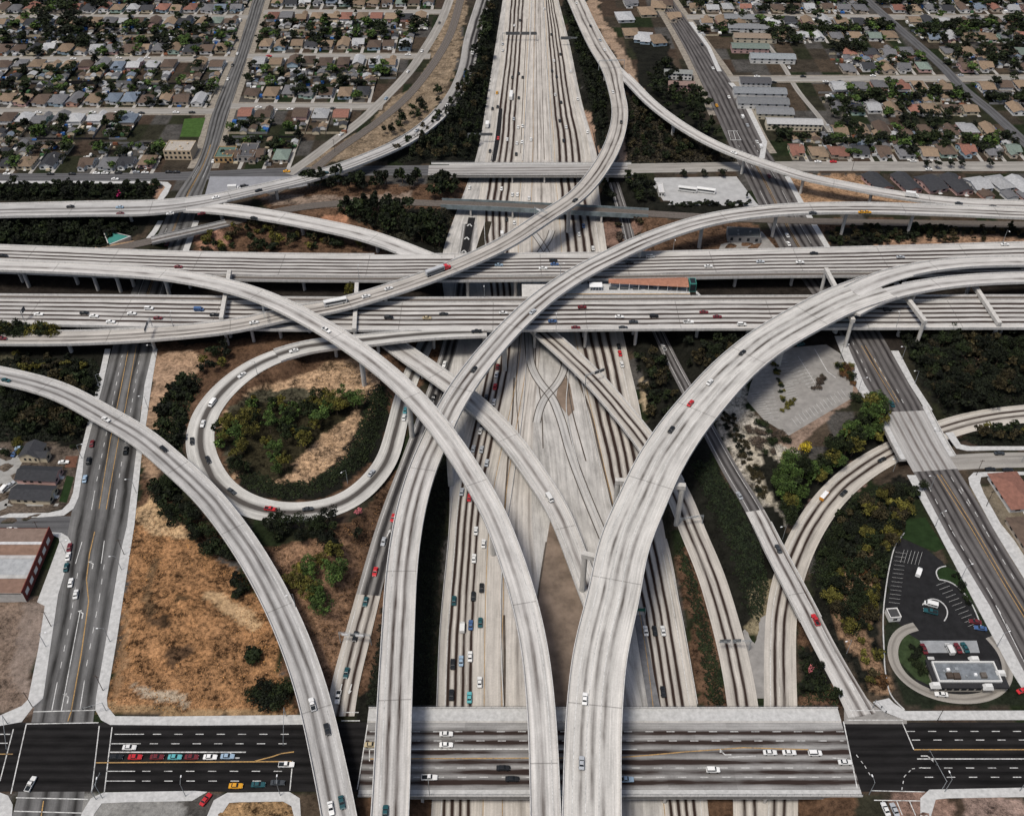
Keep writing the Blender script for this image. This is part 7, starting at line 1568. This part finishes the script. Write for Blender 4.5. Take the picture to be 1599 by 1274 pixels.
lamps([(1475,1236),(1592,1235)], 95, 'from the left on the near kerb, lower right street', 'lamps of the lower street')
lamps([(1556,1010),(1500,905),(1460,822)], 20, 'from the bottom on the left kerb of the right avenue', 'lamps of the right avenue')
lamps([(1312,560),(1340,612)], 10, 'from the top beside the car park and avenue', 'lamps of the right avenue')
lamps([(1408,562),(1428,600)], 190, 'from the top on the right kerb, avenue below the decks', 'lamps of the right avenue')
lamps([(1222,842),(1322,1020),(1395,735)], 200, 'from the left along the curved and narrow ramps', 'lamps of the ramps')
lamps([(543,755),(402,585)], 230, 'from the bottom along the loop ramp', 'lamps of the ramps')
lamps([(1452,765),(1460,690),(1595,722)], 180, 'from the left near the right avenue bridge', 'lamps of the right avenue')
for i, (k, px, py, s, f) in enumerate((('r1',432,962,-1,'left two-lane flyover'),('r3',686,700,-1,'topmost flyover'),('lower',283,512,1,'near freeway deck, left'),('lower',870,500,1,'near freeway deck, centre'),('lower',1385,507,1,'near freeway deck, right'),('lower',750,466,-1,'median side of the near deck'),('upper',573,440,1,'median side of the far deck'),('upper',1050,399,-1,'far freeway deck, outer edge'),('r2',890,440,-1,'S-shaped flyover by the far deck'),('upper',1578,385,-1,'far deck at the right edge'))):
    r = R[k]; j = r.near(px, py); p = r.C[j]+r.N[j]*s*(r.W[j]/2-.25); a = math.degrees(math.atan2(-s*r.N[j][1], -s*r.N[j][0])); lamp((p[0],p[1],p[2]+.9), a, f'cobra-head lamp standing on the {f}', 'deck', 'lamps on the decks')
lamp((U(671,1248,0)[0],175.7,.9), 90, 'cobra-head lamp on the near parapet of the bottom bridge', 'deck', 'lamps on the decks'); lamp((U(1357,1240,0)[0],U(1357,1240,0)[1],0), 100, 'cobra-head lamp at the right end of the bottom bridge', 'deck', 'lamps on the decks')
up = (lambda a, b, c: (a.mesh('pole', M['wood']), b.mesh('crossarm', M['wood'])))(*(lambda a, b: (a.tube((0,0,0),(0,0,11),.17,.11,7), b.box(-1.2,-.08,10,1.2,.08,10.2,True), (a, b, 0))[2])(MB(), MB()))
for i, (px, py, w_) in enumerate(((161,1078,'lowest on the right kerb of the left avenue'),(194,866,'higher on the right kerb of the left avenue'),(80,978,'by the bare lot left of the avenue'),(51,1104,'at the corner of the bare lot, lower left'),(65,838,'on the side street at the left edge'),(22,700,'behind the small houses at left'),(1331,780+200,'x'),(1524,742,'at the corner right of the avenue bridge'),(1540,790,'beside the corner house at the right edge'),(1462,1128,'on the far kerb of the lower right street'),(523,238,'beside the railway at the crossing'),(510,215,'beside the road along the railway'),(1330,268,'above the bare brown lot at right'),(1232,330,'right of the avenue below the slender flyover'))):
    if w_ == 'x': continue
    o = empty('utility_pole', G(px, py), rh.uniform(-.3,.3), f'dark wooden utility pole {w_}', 'utility pole', 'utility poles'); link('pole', up[0], o); link('crossarm', up[1], o)
def mast(px, py, tx, ty, label):
    x, y, z = G(px, py); X, Y, _ = U(tx, ty, 6.2); L = math.hypot(X-x, Y-y); o = empty('traffic_signal', (x, y, z), math.atan2(Y-y, X-x), label, 'traffic signal', 'traffic signals')
    a = MB(); a.tube((0,0,0),(0,0,6.4),.16,.12,8); a.build('pole', M['pole'], o); a = MB(); a.tube((0,0,6.1),(L,0,6.3),.11,.06,6); a.build('mast_arm', M['pole'], o)
    for s in (.55, .97): a = MB(); a.box(L*s-.18,-.2,5.3,L*s+.18,.2,6.5,True); a.build('signal_head', M['signd'], o)
mast(447,1118,442,1163,'traffic signal with long arm at the exit ramp, lower left'); mast(1471,1232,1451,1170,'traffic signal with long arm at lower right'); mast(166,1110,128,1106,'traffic signal at the upper right corner of the left intersection')
mast(150,1248,156,1206,'traffic signal at the lower right corner of the left intersection'); mast(12,1130,10,1170,'traffic signal at the left edge intersection corner'); mast(1362,1106,1385,1110,'traffic signal at the foot of the narrow ramp')
def gantry(key, px, py, f0, f1, h, panels, label, posts=(0, 1), ph=2.6, up=None):
    r = R[key]; i = r.near(px, py); c, n, w = r.C[i], r.N[i], r.W[i]
    p0 = c+n*f0*w/2; p1 = c+n*f1*w/2; L = math.hypot(*(p1-p0)[:2]); zb = min(gz(*p0[:2]), gz(*p1[:2])) if c[2] < 0.5 else c[2]
    o = empty('sign_gantry', (p0[0], p0[1], c[2]), math.atan2(p1[1]-p0[1], p1[0]-p0[0]), label, 'sign gantry', 'sign gantries')
    for k in posts: a = MB(); a.tube((L*k,0,-1.0),(L*k,0,h),.22,.18,8); a.build('post', M['pole'], o)
    a = MB()
    for yy, zz in ((-.35,h),(.35,h),(-.35,h-.9),(.35,h-.9)): a.tube((0,yy,zz),(L,yy,zz),.08,n=5)
    n_ = max(2, int(L/2))
    for k in range(n_): a.tube((L*k/n_,-.35,h if k % 2 else h-.9),(L*(k+1)/n_,-.35,h-.9 if k % 2 else h),.05,n=4); a.tube((L*k/n_,.35,h),(L*(k+1)/n_,-.35,h),.05,n=4)
    a.build('truss', M['pole'], o)
    for s0, s1, mm in panels:
        a = MB(); a.box(L*s0,-.62,h-.45-ph/2,L*s1,-.46,h-.45+ph/2,True); a.build('sign_panel', M[mm], o)
    return o
gantry('r12', 928, 592, 1.05, -.9, 7, ((.45,.7,'signd'),(.74,.98,'signd')), 'curved cantilever sign over the central flyover below the near deck', (0,), 2.0)
gantry('r12', 1144, 1014, -1.1, 1.1, 7, ((.3,.55,'signd'),(.62,.95,'signd')), 'dark overhead sign across the lower right connector', (0,), 2.2)
gantry('r12', 1082, 818, -.9, 1.0, 6, ((.2,.65,'lampw'),), 'pale overhead sign bar across the connector beneath the wide flyover', (0,), .6)
gantry('r10', 552, 1008, -1.15, 1.2, 7, ((.1,.3,'lampw'),(.38,.5,'signd'),(.55,.8,'lampw')), 'overhead sign bridge across the exit ramp above the lower street', (0,1), 1.4)
gantry('lc', 800, 63, -1.0, 1.6, 8, ((.1,.5,'signd'),(.55,.78,'signd'),(.82,.99,'signd')), 'long dark overhead sign across the far freeway near the top', (0,1), 3.0)
gantry('slab', 742, 227, -1.2, -.75, 8, ((.5,.95,'signd'),), 'small cantilever sign at the left edge of the far freeway', (0,), 2.4)
gantry('slab', 912, 68, .7, 1.2, 8, ((.1,.6,'signd'),), 'dark sign at the right edge of the far freeway near the top', (1,), 3.0)
gantry('r5', 957, 107, -1.3, 1.3, 8, ((.5,.62,'lampw'),), 'thin sign bridge across the flyover split at the top', (0,1), 1.2)
gantry('r5', 850, 343, 1.05, -.6, 6.5, ((.2,.5,'lampw'),), 'cantilever sign on the flyover between the railway bridge and the far deck', (0,), .8)
gantry('r5', 236, 523, 1.05, -1.0, 7, ((.3,.55,'signd'),(.6,.95,'signd')), 'dark cantilever sign on the left end of the crossing flyover', (0,), 2.4)
gantry('lower', 57, 498, .75, .45, 7, ((.1,.95,'signd'),), 'dark sign on the near deck at the left edge', (0,), 2.8)
gantry('rc', 995, 968, -1.3, -.7, 7, ((.0,.95,'signg'),), 'greenish sign over the right carriageway beside the wide flyover', (1,), 2.0)
gantry('r5', 418, 500, 1.0, -.9, 6, ((.4,.6,'signd'),), 'thin cantilever sign where the crossing flyover meets the topmost one', (0,), 1.0)
plant_all(300)
